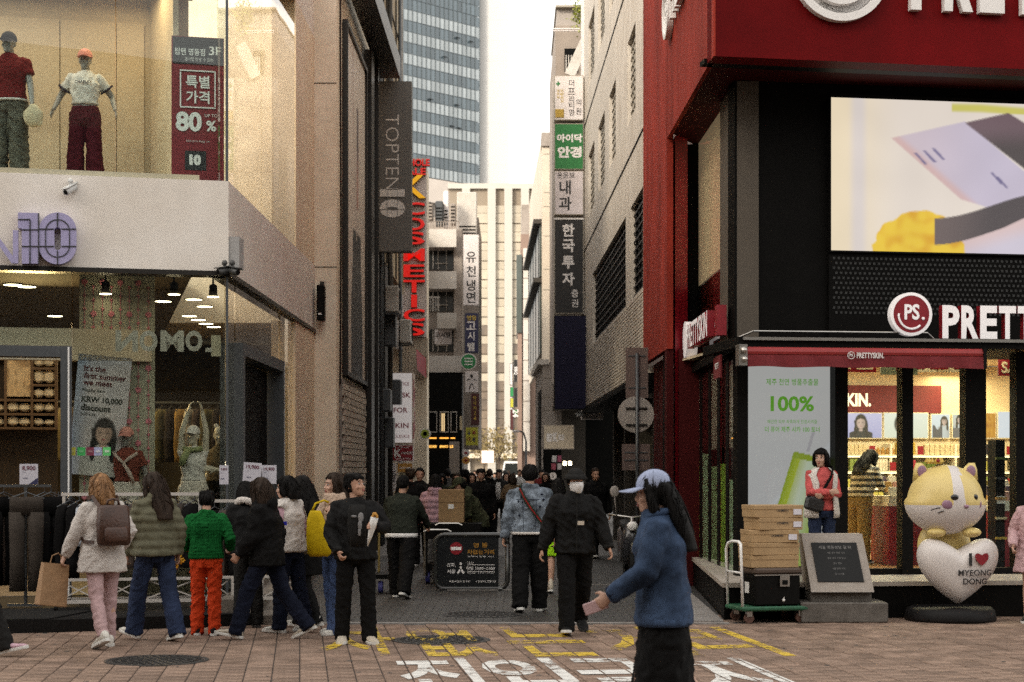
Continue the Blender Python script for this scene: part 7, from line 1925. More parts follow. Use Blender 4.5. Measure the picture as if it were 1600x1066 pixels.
class P:
 """joints of one figure, facing +Y, right hand at +X"""
 def __init__(s,H=1.7,lean=0,hL=0,kL=0,hR=0,kR=0,LH=None,RH=None,hy=0,hp=0,wide=1.0,spread=0.02,polL=None,polR=None,fem=False,curl=0.6,toeL=None,toeR=None):
  s.k=H/1.70; s.lean=R(lean); wide=1+(wide-1)*.6; s.wide=wide; s.fem=fem; s.curl=curl; s.hy=hy; s.hp=hp
  s.hip={}; s.knee={}; s.ank={}; s.foot={}
  for sd,hf,kf,toe in ((-1,hL,kL,toeL),(1,hR,kR,toeR)):
   a,b=R(hf),R(hf-kf)
   hp_=Vector((sd*0.088*wide,0,0.915)); kn=hp_+Vector((sd*spread,sin(a),-cos(a)))*0.425
   an=kn+Vector((sd*spread*0.5,sin(b),-cos(b)))*0.415
   s.hip[sd],s.knee[sd],s.ank[sd]=hp_,kn,an
   tp=R(toe) if toe is not None else (min(0,b+R(8))*0.9 if b<-R(8) else max(0,b)*0.7)
   s.foot[sd]=tp                                             # pitch of the foot, negative = toe down
  zmin=9
  for sd in (-1,1):
   a=s.ank[sd]; tp=s.foot[sd]
   for y,z in ((-0.06,-0.075),(0.185,-0.075)):
    zmin=min(zmin,a.z+y*sin(tp)+z*cos(tp))
  dz=Vector((0,0,-zmin))
  for d in (s.hip,s.knee,s.ank):
   for q in d:d[q]=d[q]+dz
  s.dz=-zmin
  s.sh,s.el,s.wr={},{},{}
  for sd,tgt,pol in ((-1,LH,polL),(1,RH,polR)):
   sh=s.S((sd*0.165*(0.5+0.5*wide)*(0.90 if fem else 1.04),-0.012,1.372))
   if tgt is None:tgt=(sd*(0.235+0.03*wide),0.05,0.84)
   t=Vector(tgt)+dz*1.0
   pol=Vector(pol) if pol else Vector((sd*0.35,-0.7,-0.35))
   L1,L2=0.275,0.245
   d=t-sh; D=min(d.length,L1+L2-0.004); d.normalize(); t=sh+d*D
   ca=(L1*L1+D*D-L2*L2)/(2*L1*D); ca=max(-1,min(1,ca))
   perp=(pol-d*pol.dot(d)).normalized()
   s.sh[sd],s.wr[sd]=sh,t
   s.el[sd]=sh+d*(L1*ca)+perp*(L1*sqrt(max(0,1-ca*ca)))
  nb=s.S((0,-0.012,1.455))
  s.HM=Matrix.Translation(nb) @ Matrix.Rotation(-s.lean*0.7,4,'X') @ Matrix.Rotation(R(hy),4,'Z') @ Matrix.Rotation(R(hp),4,'X') @ Matrix.Translation((0,0.022,0.125))
 def S(s,v):
  v=Vector(v); z0=0.95; t=sstep(0.90,1.12,v.z); a=s.lean*t
  y,z=v.y,v.z-z0
  return Vector((v.x,y*cos(a)+z*sin(a),z0+z*cos(a)-y*sin(a)+getattr(s,'dz',0)))
 def E(s,z,w,d,y=0.0,n=16,x=0.0,p=2.4):
  """one body ring at height z"""
  out=[]
  for i in range(n):
   a=2*pi*i/n; c,q=cos(a),sin(a)
   out.append(s.S((x+w*s.wide*math.copysign(abs(c)**(2/p),c),y+d*(0.6+0.4*s.wide)*math.copysign(abs(q)**(2/p),q),z)))
  return out
 def sc(s,me):me.transform(Matrix.Scale(s.k,4)); return me
def head_rings(p,grow=0.0):
 prof=[(-.118,.020,.072,.035),(-.106,.036,.086,.005),(-.080,.050,.090,-.035),(-.045,.062,.089,-.070),(-.005,.070,.084,-.088),
   (.035,.073,.086,-.095),(.070,.069,.074,-.090),(.098,.052,.045,-.068),(.113,.026,.016,-.034)]
 rings=[]
 for z,w,f,b in prof:
  c,d=(f+b)/2,(f-b)/2
  w,f,b=w*.95,f*.96,b*.95
  rings.append([p.HM @ Vector(((w+grow)*cos(2*pi*i/16),c+(d+grow)*sin(2*pi*i/16),z*(1+grow*4))) for i in range(16)])
 return rings
def hand(mb,p,sd):
 w,e=p.wr[sd],p.el[sd]
 d=(w-e).normalized(); side=Vector((sd*-1.0,0,0))
 pn=(side-d*side.dot(d))
 pn=pn.normalized() if pn.length>0.2 else d.orthogonal().normalized()      # palm normal, towards the body
 b=d.cross(pn).normalized()
 if b.y<0:b=-b                                                             # thumb side, forward
 def ring(c,x,y):return [c+b*(x*cos(a))+pn*(y*sin(a)) for a in [2*pi*i/8 for i in range(8)]]
 mb.rings([ring(w-d*0.02,.026,.020),ring(w+d*0.02,.031,.017),ring(w+d*0.055,.041,.015),ring(w+d*0.085,.041,.014),ring(w+d*0.095,.034,.010)])
 for i,(o,l) in enumerate(((.030,.070),(.010,.078),(-.011,.072),(-.031,.056))):
  r0=w+d*0.082+b*o; c=p.curl*(1+0.12*i)
  p1=r0+(d*cos(c*0.5)+pn*sin(c*0.5))*l*0.45
  p2=p1+(d*cos(c*1.4)+pn*sin(c*1.4))*l*0.33
  p3=p2+(d*cos(c*2.1)+pn*sin(c*2.1))*l*0.26
  mb.tube([r0,p1,p2,p3],[.0105,.0100,.0094,.0075],7)
 t0=w+d*0.03+b*0.028; t1=t0+(d*0.6+b*0.75+pn*0.3).normalized()*0.035; t2=t1+(d*0.9+b*0.25+pn*0.4).normalized()*0.030
 mb.tube([t0-b*0.012,t0,t1,t2],[.013,.0135,.0115,.009],7)
def body_mesh(p,vox=0.0092,fem=False,hands=True):
 mb=MB()
 if p.fem:tor=[(.82,.10,.09),(.90,.165,.108),(.97,.16,.105),(1.07,.122,.088),(1.17,.135,.095),(1.27,.15,.112),(1.35,.148,.088),(1.40,.115,.070),(1.435,.07,.055)]
 else:tor=[(.82,.10,.09),(.90,.158,.105),(.97,.155,.105),(1.07,.142,.098),(1.17,.155,.105),(1.27,.172,.115),(1.35,.168,.098),(1.40,.13,.078),(1.44,.075,.06)]
 mb.rings([p.E(*t) for t in tor])
 mb.tube([p.S((0,-.018,1.39)),p.S((0,-.014,1.44)),p.HM @ Vector((0,-.025,-.06))],[.062,.052,.050],12)
 mb.rings(head_rings(p))
 H=p.HM
 mb.tube([H @ Vector((0,.080,.018)),H @ Vector((0,.097,-.018)),H @ Vector((0,.104,-.036)),H @ Vector((0,.088,-.047))],[.008,.010,.0145,.010],8)
 for sd in (-1,1):
  mb.ball(H @ Vector((sd*.012,.092,-.040)),.0095,8,6)
  mb.add([H @ v for v in ([Vector((sd*.070,-.015,-.005))+Vector((sd*.010*cos(a),.020*sin(a)-0.006*cos(a),.030*c)) for c in (-1,0,1) for a in [2*pi*i/8 for i in range(8)]])],[tuple(range(7,-1,-1)),tuple(range(16,24))]+[(k*8+i,k*8+(i+1)%8,(k+1)*8+(i+1)%8,(k+1)*8+i) for k in (0,1) for i in range(8)])
  mb.ball(H @ Vector((sd*.030,.082,.022)),(.022,.010,.008),8,6)      # brow
  mb.ball(H @ Vector((sd*.036,.068,-.035)),(.024,.018,.022),8,6)     # cheek
  mb.tube([p.hip[sd]+UP*.02,(p.hip[sd]*.6+p.knee[sd]*.4),p.knee[sd],p.knee[sd]*.65+p.ank[sd]*.35-Vector((0,.012,0)),p.ank[sd],p.ank[sd]-UP*.04],[.088,.078,.054,.055,.036,.034],12)
  mb.tube([p.sh[sd]+UP*0.0,p.sh[sd]*.55+p.el[sd]*.45,p.el[sd],p.el[sd]*.7+p.wr[sd]*.3,p.wr[sd]],[.052,.045,.038,.036,.026],10)
  if hands:hand(mb,p,sd)
 mb.ball(H @ Vector((0,.090,-.067)),(.021,.009,.010),8,6)
 me=fuse(mb,vox,2,'body')
 return p.sc(me)
def face_parts(p,body,female,W):
 H=Matrix.Scale(p.k,4) @ p.HM
 def part(name,fn,mat):
  q=MB(); fn(q); q.v=[tuple(H @ Vector(v)) for v in q.v]
  me=q.to_mesh(name,True); link_mesh(name,me,body,[mat] if not isinstance(mat,list) else mat,W)
 for sd in (-1,1):
  def eye(q,sd=sd):
   q.ball((sd*.031,.0815,.001),(.0155,.006,.0065),8,6); q.m=1; q.ball((sd*.031,.0855,.001),(.0068,.0045,.0062),8,6)
  part('eye',eye,[m_eyew,m_eyek])
  part('eyebrow',lambda q,sd=sd:q.tube([(sd*.016,.0925,.023),(sd*.032,.0915,.029),(sd*.048,.082,.024)],[.0035,.004,.0025],6),m_hairk)
 part('mouth',lambda q:(q.ball((0,.0965,-.063),(.020,.006,.0045),8,6),q.ball((0,.0965,-.072),(.017,.006,.005),8,6)),m_lip)
def hair_mesh(p,style,vox=0.011):
 H=p.HM; mb=MB()
 def cap(v):
  x,y,z=v
  lim=0.050 if style in ('short','crop') else 0.058
  if z<0.030 and y>lim-0.02:y=lim-0.02-0.6*max(0,0.03-z)
  if z<-0.03:x *= 1-1.2*(-0.03-z); y=y*(1-1.0*(-0.03-z))
  return (x,y,z)
 q=MB(); g=0.005 if style=='crop' else 0.0
 q.ball((0,0,0),(.087-g,.106-g,.112-g),22,16,cap)
 mb.add([H @ (Vector(v)+Vector((0,-.014,.022))) for v in q.v],q.f)
 if style=='tousled':
  r=random.Random(3)
  for k in range(16):
   a=k*0.4; mb.ball(H @ Vector((.06*cos(a*2.3),-.02+.06*sin(a*2.3),.085+.02*r.random())),(.028,.028,.026),8,6)
  for k in range(5):mb.ball(H @ Vector((-.045+.0225*k,.076,.062+.006*(k%2))),(.018,.016,.022),8,6)
 if style in ('long','curly','bob','mid'):
  low={'long':-.36,'curly':-.22,'bob':-.135,'mid':-.20}[style]
  n=8; rings=[]
  for i in range(n+1):
   t=i/n; z=.05+(low-.05)*t
   w=(.098 if style=='long' else .086)+(.035 if style=='curly' else .018)*sin(min(1,t*1.3)*pi*0.6); d=.056+.02*t
   yc=-.060-.03*sin(t*pi*.7)-(.085*t if style=='long' else 0)
   if t>0.85:w *= 0.86
   rings.append([H @ Vector((w*cos(2*pi*j/18),yc+d*sin(2*pi*j/18),z)) for j in range(18)])
  mb.rings(rings)
  for sd in (-1,1):
   zl={'long':-.15,'curly':-.18,'bob':-.115,'mid':-.17}[style]
   mb.tube([H @ Vector((sd*.060,.040,.085)),H @ Vector((sd*.078,.030,.03)),H @ Vector((sd*.086,.012,-.05)),H @ Vector((sd*.088,.0,zl*.7)),H @ Vector((sd*.082,-.004,zl))],[.018,.022,.026,.028,.014],8)
 if style=='bun':mb.ball(H @ Vector((0,-.115,.07)),.045,12,8)
 if style=='fringe' or style in ('bob','mid'):
  for k in range(7):mb.tube([H @ Vector((-.05+.0167*k,.060,.095)),H @ Vector((-.055+.0183*k,.084,.065)),H @ Vector((-.056+.0187*k,.088,.040 if style != 'fringe' else .028))],[.014,.013,.006],6)
 me=fuse(mb,vox,1,'hair')
 amp=0.010 if style in ('curly','tousled') else 0.004
 Hi=H.inverted()
 def f(c,n):
  l=Hi @ c
  a=math.atan2(l.x,l.y)
  return amp*noise.noise((a*7,l.z*(9 if amp>.005 else 2.5),1.3))+amp*.6*noise.noise((a*18,l.z*(14 if amp>.005 else 3),4.1))
 ripple(me,f)
 return p.sc(me)
def top_mesh(p,hem=0.88,ease=0.028,cuff=0.045,flare=0.0,collar=0.0,hood=False,sleeves='long',neck=1.435,vox=0.0135,amp=0.008,puff=0.0,pitch=0.09,seed=0.0,arm=0.0,openneck=False):
 mb=MB(); ease *= .78; e=ease
 fem=p.fem
 def base(z):
  T=[(.60,.20,.135),(.80,.175,.118),(.90,.165,.11),(.97,.158,.108),(1.07,.132 if fem else .146,.094),(1.17,.142 if fem else .158,.102),(1.27,.155 if fem else .175,.118),(1.35,.150 if fem else .172,.098),(1.40,.118 if fem else .138,.076),(1.435,.075,.062)]
  for (za,wa,da),(zb,wb,db) in zip(T,T[1:]):
   if za <= z <= zb:
    t=(z-za)/(zb-za); return wa+(wb-wa)*t,da+(db-da)*t
  return T[0][1:] if z<.6 else T[-1][1:]
 zs=[hem+(1.40-hem)*i/9 for i in range(10)]+[1.43]
 rings=[]
 for z in zs:
  w,d=base(z); t=sstep(1.3,hem,z)
  ee=e*(1 if z<1.30 else 0.55)
  rings.append(p.E(z,w+ee+flare*t,d+ee+flare*t))
 rings.append(p.E(neck+0.015+collar*0.4,.066+e*.5,.064+e*.5,-.012))
 if collar:rings.append(p.E(neck+collar,.060+e*.5,.062+e*.5,-.006))
 mb.rings(rings)
 for sd in (-1,1):
  s0,e0,w0=p.sh[sd],p.el[sd],p.wr[sd]
  inn=s0+Vector((-sd*.05,0,.0))
  a=e*.5+arm*.55
  if sleeves=='long':mb.tube([inn,s0,s0*.5+e0*.5,e0,e0*.5+w0*.5,w0-(w0-e0).normalized()*0.025,w0+(w0-e0).normalized()*0.012],[.040+a,.050+a,.048+a,.044+a*.95,.041+a*.8,cuff+.006,cuff],12)
  elif sleeves=='short':mb.tube([inn,s0,s0*.55+e0*.45,s0*.4+e0*.6],[.040+a,.052+a,.054+a,.058+a],12)
  elif sleeves=='cap':mb.tube([inn,s0,s0*.9+e0*.1],[.045+a,.055+a,.045+a],12)
 if hood:
  c=p.S((0,-.085,1.43)); q=MB(); q.ball((0,0,0),(.125,.075,.09),14,10); mb.add([c+Vector(v) for v in q.v],q.f)
 me=fuse(mb,vox,2,'top')
 ripple(me,folds(amp,9,6,seed,puff,pitch))
 return p.sc(me)
def trousers_mesh(p,thigh=.098,knee=.078,hem=.085,low=0.0,waist=1.0,vox=0.0135,amp=0.007,seed=0.0,zlow=None):
 mb=MB(); thigh *= .93; knee *= .9; hem *= .88
 mb.rings([p.E(.80,.13,.10),p.E(.86,.172,.118),p.E(.92,.172,.120),p.E(.97,.166,.116),p.E(waist+0.02,.155,.112)])
 for sd in (-1,1):
  h,k,a=p.hip[sd],p.knee[sd],p.ank[sd]
  sh=(k-a).normalized()
  end=a-sh*(0.045-low)
  pts=[h+UP*.03,h*.7+k*.3,h*.35+k*.65,k,k*.5+a*.5-Vector((0,.006,0)),a+sh*.03,end]
  rs=[thigh*1.0,thigh*.98,(thigh+knee)/2,knee,(knee+hem)/2,hem,hem*1.02]
  mb.tube(pts,rs,14)
 me=fuse(mb,vox,2,'trousers')
 ripple(me,folds(amp,7,10,seed))
 return p.sc(me)
def skirt_mesh(p,z0=.42,w0=.26,waist=1.02,amp=.008,w1=.16):
 mb=MB(); n=7; rings=[]
 for i in range(n+1):
  t=i/n; z=z0+(waist-z0)*t; w=w0+(w1-w0)*t**1.1
  rings.append(p.E(z,w,w*.72,0,20))
 mb.rings(rings); me=fuse(mb,.0135,2,'skirt'); ripple(me,folds(amp,10,2,3)); return p.sc(me)
def shoe(p,sd,W,root,mu,ms,big=1.0,boot=0.0):
 a,tp=p.ank[sd],p.foot[sd]
 out=R(8)*sd
 M=Matrix.Translation(a) @ Matrix.Rotation(-out,4,'Z') @ Matrix.Rotation(tp,4,'X')
 def ring(y,w,zt,zb=-.058):return [M @ Vector((w*cos(t),y,zb+(zt-zb)*(0.5+0.5*sin(t)))) for t in [2*pi*i/12 for i in range(12)]]
 q=MB(); b=big
 q.rings([ring(-.078*b,.018,-.01),ring(-.066*b,.034*b,.035+boot*.3),ring(-.03*b,.040*b,.045+boot),ring(.02,.041*b,.038+boot*.6),ring(.065*b,.043*b,.0),ring(.12*b,.048*b,-.018),ring(.165*b,.044*b,-.026),ring(.198*b,.020,-.044)])
 me=q.to_mesh('shoe',True); p.sc(me); o=link_mesh('shoe',me,root,[mu],W)
 q=MB(); pts=[(-.020,-.082),(.020,-.082),(.040,-.055),(.038,0),(.047,.08),(.050,.13),(.040,.18),(.018,.205),(-.018,.205),(-.040,.18),(-.050,.13),(-.047,.08),(-.038,0),(-.040,-.055)]
 q.rings([[M @ Vector((x*b*f,y*b,z)) for x,y in pts] for z,f in ((-.0755,.97),(-.068,1.03),(-.050,1.03),(-.047,.98))])
 me=q.to_mesh('sole'); p.sc(me); link_mesh('sole',me,o,[ms],W)
def figure(label,cat,loc,yaw,p,skin,wear,hair=None,hairmat=None,face=True,name=None,group=None,vox=0.0092,hands=True,extra=None):
 """wear: list of (part name, mesh or callable, material)"""
 root=thing(name or cat,label,cat,loc,R(yaw),group)
 W=WM[root]
 body=link_mesh('body',body_mesh(p,vox,hands=hands),root,[skin],W)
 if face:face_parts(p,body,p.fem,W)
 if hair:
  hm=hair_mesh(p,hair); ho=link_mesh('hair',hm,root,[hairmat or m_hairk],W)
  so_=link_mesh('hair_strand',strands(hm,130 if hair in ('long','mid','curly','bob') else 90,len(hm.vertices),p.k,18 if hair in ('long','mid') else 10,.0042,.004 if hair=='curly' else .0),ho,[hairmat or m_hairk],W); so_['kind']='stuff'
 for (nm,me,mat) in wear:
  if me is None:continue
  me.name=nm; link_mesh(nm,me,root,[mat],W)
 return root,W
def lpart(name,mb,root,p,mat,smooth=False,parent=None):
 """extra part given in the figure's own frame (1.70 m figure)"""
 me=mb.to_mesh(name,smooth);
 bm=bmesh.new(); bm.from_mesh(me); bmesh.ops.recalc_face_normals(bm,faces=bm.faces); bm.to_mesh(me); bm.free()
 p.sc(me); return link_mesh(name,me,parent or root,mat if isinstance(mat,list) else [mat],WM[root])
def cap_hat(p,brim=True,bucket=False,back=False):
 q=MB(); H=p.HM
 def dome(v):
  x,y,z=v
  return (x,y,max(z,-.012))
 b=MB(); b.ball((0,0,0),(.090,.108,.098),20,12,dome); q.add([H @ (Vector(v)+Vector((0,-.008,.042))) for v in b.v],b.f)
 if bucket:
  b=MB(); b.lathe([(.093,.055),(.125,.008),(.118,.002),(.088,.040)],(0,0,0),24); q.add([H @ Vector((v[0],v[1]*1.12-.006,v[2]+.018)) for v in b.v],b.f)
 elif brim:
  sg=-1 if back else 1
  top=[]; bot=[]
  for i in range(9):
   a=R(-62+15.5*i); r=.105+.078*cos(a*1.25)
   top.append((.088*sin(a),sg*(.088*cos(a)+.004),.038)); bot.append(((.095)*sin(a),sg*(.10+r*cos(a)*.62-.01),.022-.012*abs(sin(a))))
  n=9; vs=[H @ Vector(v) for v in top+bot]+[H @ (Vector(v)+Vector((0,0,-.006))) for v in top+bot]; f=[]
  for i in range(n-1):f+=[(i,i+1,n+i+1,n+i),(2*n+i,3*n+i,3*n+i+1,2*n+i+1),(n+i,n+i+1,3*n+i+1,3*n+i)]
  f+=[(0,n,3*n,2*n),(n-1,2*n-1+0,4*n-1,3*n-1)]
  q.add(vs,f)
 return q
def strap(p,pts,w,t=0.004):
 """flat belt along points on the body (figure frame)"""
 q=MB()
 for a,b in zip(pts,pts[1:]):q.bar(a,b,w,t,up=((Vector(a)+Vector(b))/2-p.S((0,0,((a[2]+b[2])/2-p.dz)))).normalized() if True else (0,0,1))
 return q
def front_panel(p,rows,a0,a1,th=.006):
 n=11; rg=[[p.S((w*p.wide*cos(a),d*(.6+.4*p.wide)*sin(a),z)) for a in [R(a0+(a1-a0)*i/(n-1)) for i in range(n)]] for z,w,d in rows]
 vs=[v for r_ in rg for v in r_]; m_=len(vs); k=len(rows)
 bk_=[v-Vector((0,th*3,0)) for v in vs]
 fs=[(j*n+i,j*n+i+1,(j+1)*n+i+1,(j+1)*n+i) for j in range(k-1) for i in range(n-1)]
 rim=[(j*n+e,(j+1)*n+e,(j+1)*n+e+m_,j*n+e+m_) for j in range(k-1) for e in (0,n-1)]+[(e+i,e+i+1,e+i+1+m_,e+i+m_) for i in range(n-1) for e in (0,(k-1)*n)]
 return vs+bk_,fs+[tuple(reversed([q+m_ for q in f])) for f in fs]+rim
def ringpts(p,z,w,d,a0,a1,n=16):
 return [p.S((w*p.wide*cos(a),d*(.6+.4*p.wide)*sin(a),z)) for a in [R(a0+(a1-a0)*i/(n-1)) for i in range(n)]]
def pockets(p,root,mat,w=.185,d=.130):
 for a in (236,278):
  q=MB(); q.add(*front_panel(p,((.80,w*.93,d*1.02),(.86,w,d),(.93,w*.99,d*1.0)),a,a+26,-.004)); lpart('back_pocket',q,root,p,mat)
def cuffs(p,root,mat,r=.052):
 for sd in (-1,1):
  dd=(p.wr[sd]-p.el[sd]).normalized(); c=p.wr[sd]-dd*.004; q=MB(); q.tube([c-dd*.03,c-dd*.022,c+dd*.012,c+dd*.016],[r*.86,r,r*.98,r*.8],12); lpart('cuff',q,root,p,mat,True)
def seam(p,root,mat,pts,r=.004):
 q=MB(); q.tube(pts,r,5); lpart('seam',q,root,p,mat)
f_black=fab('fabric_black',(0.0075,0.007,0.007)); f_black2=fab('fabric_soft_black',(0.011,0.0105,0.0105),0.75); f_ink=fab('fabric_charcoal',(0.022,0.021,0.02))
f_offw=fab('fleece_offwhite',(0.56,0.51,0.47),0.95,0.12,30,0.6,60); f_pinkp=fab('corduroy_dusty_pink',(0.46,0.31,0.31),0.9,0.1,20)
f_olive=fab('puffer_olive',(0.165,0.155,0.10),0.55,0.12,12); f_denim=fab('denim_mid',(0.032,0.046,0.095),0.85,0.35,6,0.3,200,stretch=(1,1,.5)); f_denimd=fab('denim_dark',(0.010,0.013,0.028),0.85,0.3,6)
f_denimb=fab('denim_blue',(0.085,0.13,0.27),0.85,0.35,5,0.3,200,stretch=(1,1,.4)); f_green=fab('rib_knit_green',(0.008,0.13,0.028),0.85,0.12,12,0.3); f_orange=fab('trouser_orange',(0.50,0.045,0.010),0.8,0.12,8)
f_beige=fab('coat_beige',(0.42,0.31,0.22),0.85); f_scarf=fab('scarf_beige',(0.46,0.34,0.26),0.9,0.15,20,0.6,50); f_pink=fab('puffer_pink',(0.44,0.27,0.31),0.55,0.08,12)
f_dgreen=fab('sweater_dark_green',(0.028,0.032,0.024),0.9); f_white=fab('cotton_white',(0.62,0.60,0.58),0.85); f_coral=fab('sweater_coral',(0.52,0.10,0.095),0.9,0.12,14,0.3); f_vest=fab('vest_cream_fleece',(0.64,0.59,0.54),0.95,0.12,40,0.7,70)
f_camo=fab('jacket_camo_green',(0.06,0.065,0.035),0.9,0.7,6); f_lime=fab('skirt_lime',(0.30,0.60,0.01),0.7); f_maroonw=fab('trouser_maroon',(0.085,0.008,0.018),0.8); f_redpolo=fab('polo_dark_red',(0.16,0.012,0.014),0.85)
f_khaki=fab('cargo_grey_green',(0.13,0.125,0.10),0.85,0.3,8); f_rose=fab('tee_rust',(0.25,0.07,0.05),0.85)
def washed_denim():
 m=fab('denim_washed',(0.20,0.235,0.28),0.9,0.85,9,0.4,150)
 return m
f_wash=washed_denim()
def gp(px,Y,z=0.0):return (ax(px,Y),Y,z)
PERSON='person'
p=P(1.63,lean=3,hL=-14,kL=16,hR=8,kR=3,LH=(-.33,.16,.88),RH=(.24,.12,.98),hy=8,hp=-6,fem=True,wide=1.0,curl=1.0)
root,W=figure('woman in off white fleece coat with brown backpack and dusty pink trousers',PERSON,gp(160,16.25),32,p,m_skin2,
 [('coat',top_mesh(p,.74,.050,.046,.025,.05,arm=.012),f_offw),('trousers',trousers_mesh(p,.096,.074,.066,.03),f_pinkp)],'mid',m_hairg)
shoe(p,-1,W,root,m_shoew,m_sole,1.05); shoe(p,1,W,root,m_shoew,m_sole,1.05)
q=MB(); q.tube([p.S((.09*cos(a),-.02+.085*sin(a),1.455+.01*sin(3*a))) for a in [2*pi*i/14 for i in range(15)]],.034,8); lpart('scarf',q,root,p,fab('scarf_slate',(0.16,0.19,0.21)),True)
m_leather=pm('leather_brown',(0.055,0.022,0.012),0.45,0.3,8,bump=0.3,bscale=40)
q=MB(); q.rings([p.E(z,w,d,-.245,12,.03,5) for z,w,d in ((1.0,.135,.055),(1.02,.158,.075),(1.2,.160,.078),(1.36,.15,.065),(1.385,.13,.045))]); bp_=lpart('backpack',q,root,p,m_leather,True)
q=MB(); q.rings([p.E(z,w,d,-.33,12,.03,5) for z,w,d in ((1.03,.10,.02),(1.05,.118,.03),(1.15,.118,.03),(1.17,.10,.02))]); lpart('front_pocket',q,root,p,m_leather,True,bp_)
q=MB(); q.tube([p.S(v) for v in ((-.03,-.24,1.38),(-.02,-.25,1.43),(.03,-.25,1.445),(.08,-.25,1.43),(.09,-.24,1.38))],.012,8); lpart('handle',q,root,p,m_leather,True,bp_)
for sd in (-1,1):
 q=strap(p,[p.S(v) for v in ((sd*.10+.02,-.20,1.36),(sd*.125,-.10,1.475),(sd*.13,.04,1.46),(sd*.15,.150,1.32),(sd*.20,.10,1.12),(sd*.20,-.05,1.04),(sd*.15,-.20,1.03))],.035,.008); lpart('shoulder_strap',q,root,p,m_leather,False,bp_)
c=Matrix.Scale(p.k,4) @ p.wr[-1]; cw=WM[root] @ c
q=MB(); q.M=Matrix.Translation(cw+Vector((-0.10,0.02,-0.08))) @ Matrix.Rotation(R(38),4,'Z') @ Matrix.Rotation(R(7),4,'Y')
q.rings([[(x*a,y*b,z) for x,y in ((-1,-1),(1,-1),(1,1),(.0,1.2),(-1,1))] for z,a,b in ((-.40,.13,.055),(-.39,.135,.06),(-.2,.130,.05),(0,.125,.035))])
q.tube([(-.05,0,0),(-.04,0,.07),(.02,0,.10),(.05,0,.07),(.06,0,0)],.005,6)
solo(q,'paper_bag',pm('kraft_paper',(0.34,0.20,0.10),0.7,0.15,10,bump=0.5,bscale=14),'brown kraft paper bag held by the woman with the brown backpack','paper bag')
p=P(1.64,lean=4,hL=22,kL=12,hR=-12,kR=8,LH=(-.22,.18,.85),RH=(.25,-.02,.88),hy=10,fem=True,wide=1.12,curl=.9,toeL=12)
root,W=figure('woman in a shiny olive puffer jacket and blue jeans with long dark hair, walking left',PERSON,gp(243,16.85),42,p,m_skin,
 [('jacket',top_mesh(p,.86,.070,.05,.01,.05,arm=.028,puff=.012,pitch=.085,hood=True,amp=.012),f_olive),('trousers',trousers_mesh(p,.105,.095,.10,.0),f_denim)],'long',m_hairb)
shoe(p,-1,W,root,m_shoew,m_sole,1.05); shoe(p,1,W,root,m_shoew,m_sole,1.05)
pockets(p,root,f_denimd); cuffs(p,root,f_olive,.056)
p=P(1.46,lean=6,hL=3,kL=4,hR=-2,kR=3,LH=(-.24,.20,1.0),RH=(.26,.16,1.02),hp=-14,hy=12,wide=1.08,curl=1.0)
me=top_mesh(p,.90,.035,.045,.005,.03,amp=.006,arm=.008)
ripple(me,lambda c,n:0.0022*sin(c.z*2*pi/.034)+0.0075*cos(math.atan2(c.x,c.y+.02)*30))
root,W=figure('short person in ribbed green sweater and bright orange trousers, back turned',PERSON,gp(322,17.45),2,p,m_skin,
 [('sweater',me,f_green),('trousers',trousers_mesh(p,.102,.088,.082,-.02,amp=.012),f_orange)],'tousled',m_hairk)
shoe(p,-1,W,root,m_shoek,m_sole); shoe(p,1,W,root,m_shoek,m_sole)
cw=WM[root] @ (Matrix.Scale(p.k,4) @ p.wr[-1])
fl=thing('flower_toy','red and yellow artificial flower bunch held by the person in the green sweater','flower bunch',tuple(cw+Vector((-.10,-.02,-.12))))
rr=random.Random(2)
for mt,nm,n in ((pm('petal_red',(0.5,0.02,0.02),.6),'red_bloom',12),(pm('petal_yellow',(0.75,0.42,0.02),.6),'yellow_bloom',18)):
 for k in range(n):
  q=MB(); c=cw+Vector((-.11+rr.gauss(0,.05),-.03+rr.gauss(0,.03),(-.02 if nm[0]=='r' else -.10)+rr.gauss(0,.045)))
  for s in range(5):q.ball(c+Vector((.016*cos(s*1.256),-.004,.016*sin(s*1.256))),(.011,.007,.011),6,4)
  q.build(nm,mt,fl)
q=MB(); q.tube([cw+Vector((-.04,0,.0)),cw+Vector((-.08,-.01,-.05)),cw+Vector((-.10,-.02,-.12))],.008,6); q.build('stem',f_dgreen,fl)
pockets(p,root,f_orange,.182,.128); cuffs(p,root,f_green,.05)
p=P(1.62,lean=7,hL=26,kL=10,hR=-20,kR=16,LH=(-.2,.24,.92),RH=(.22,-.02,.88),hy=-38,hp=4,wide=1.12,curl=.9)
root,W=figure('person in bulky black jacket and dark jeans striding left before the clothes rack',PERSON,gp(418,17.0),82,p,m_skin,
 [('jacket',top_mesh(p,.80,.065,.05,.0,.06,hood=True,arm=.02,amp=.01),f_black),('trousers',trousers_mesh(p,.108,.092,.09,.0),f_denimd)],'mid',m_hairb)
shoe(p,-1,W,root,m_shoeb,m_sole,1.05); shoe(p,1,W,root,m_shoeb,m_sole,1.05)
q=MB(); v=p.el[1]; q.M=Matrix.Translation(v+Vector((.085,-.02,.10))); q.box(-.004,.006,-.035,.035,-.02,.02); lpart('badge',q,root,p,pm('badge_blue',(0.03,0.03,0.4),.5))
cuffs(p,root,f_ink,.056)
p=P(1.56,lean=10,LH=(-.2,.3,1.05),RH=(.2,.3,1.1),hp=-18,fem=True)
root,W=figure('shopper with dark cap and pale furry collar bending over the clothes rack',PERSON,gp(388,18.3),20,p,m_skin,
 [('jacket',top_mesh(p,.85,.055,.05,.0,.05,arm=.015),f_black2),('trousers',trousers_mesh(p),f_ink)],'mid',m_hairk)
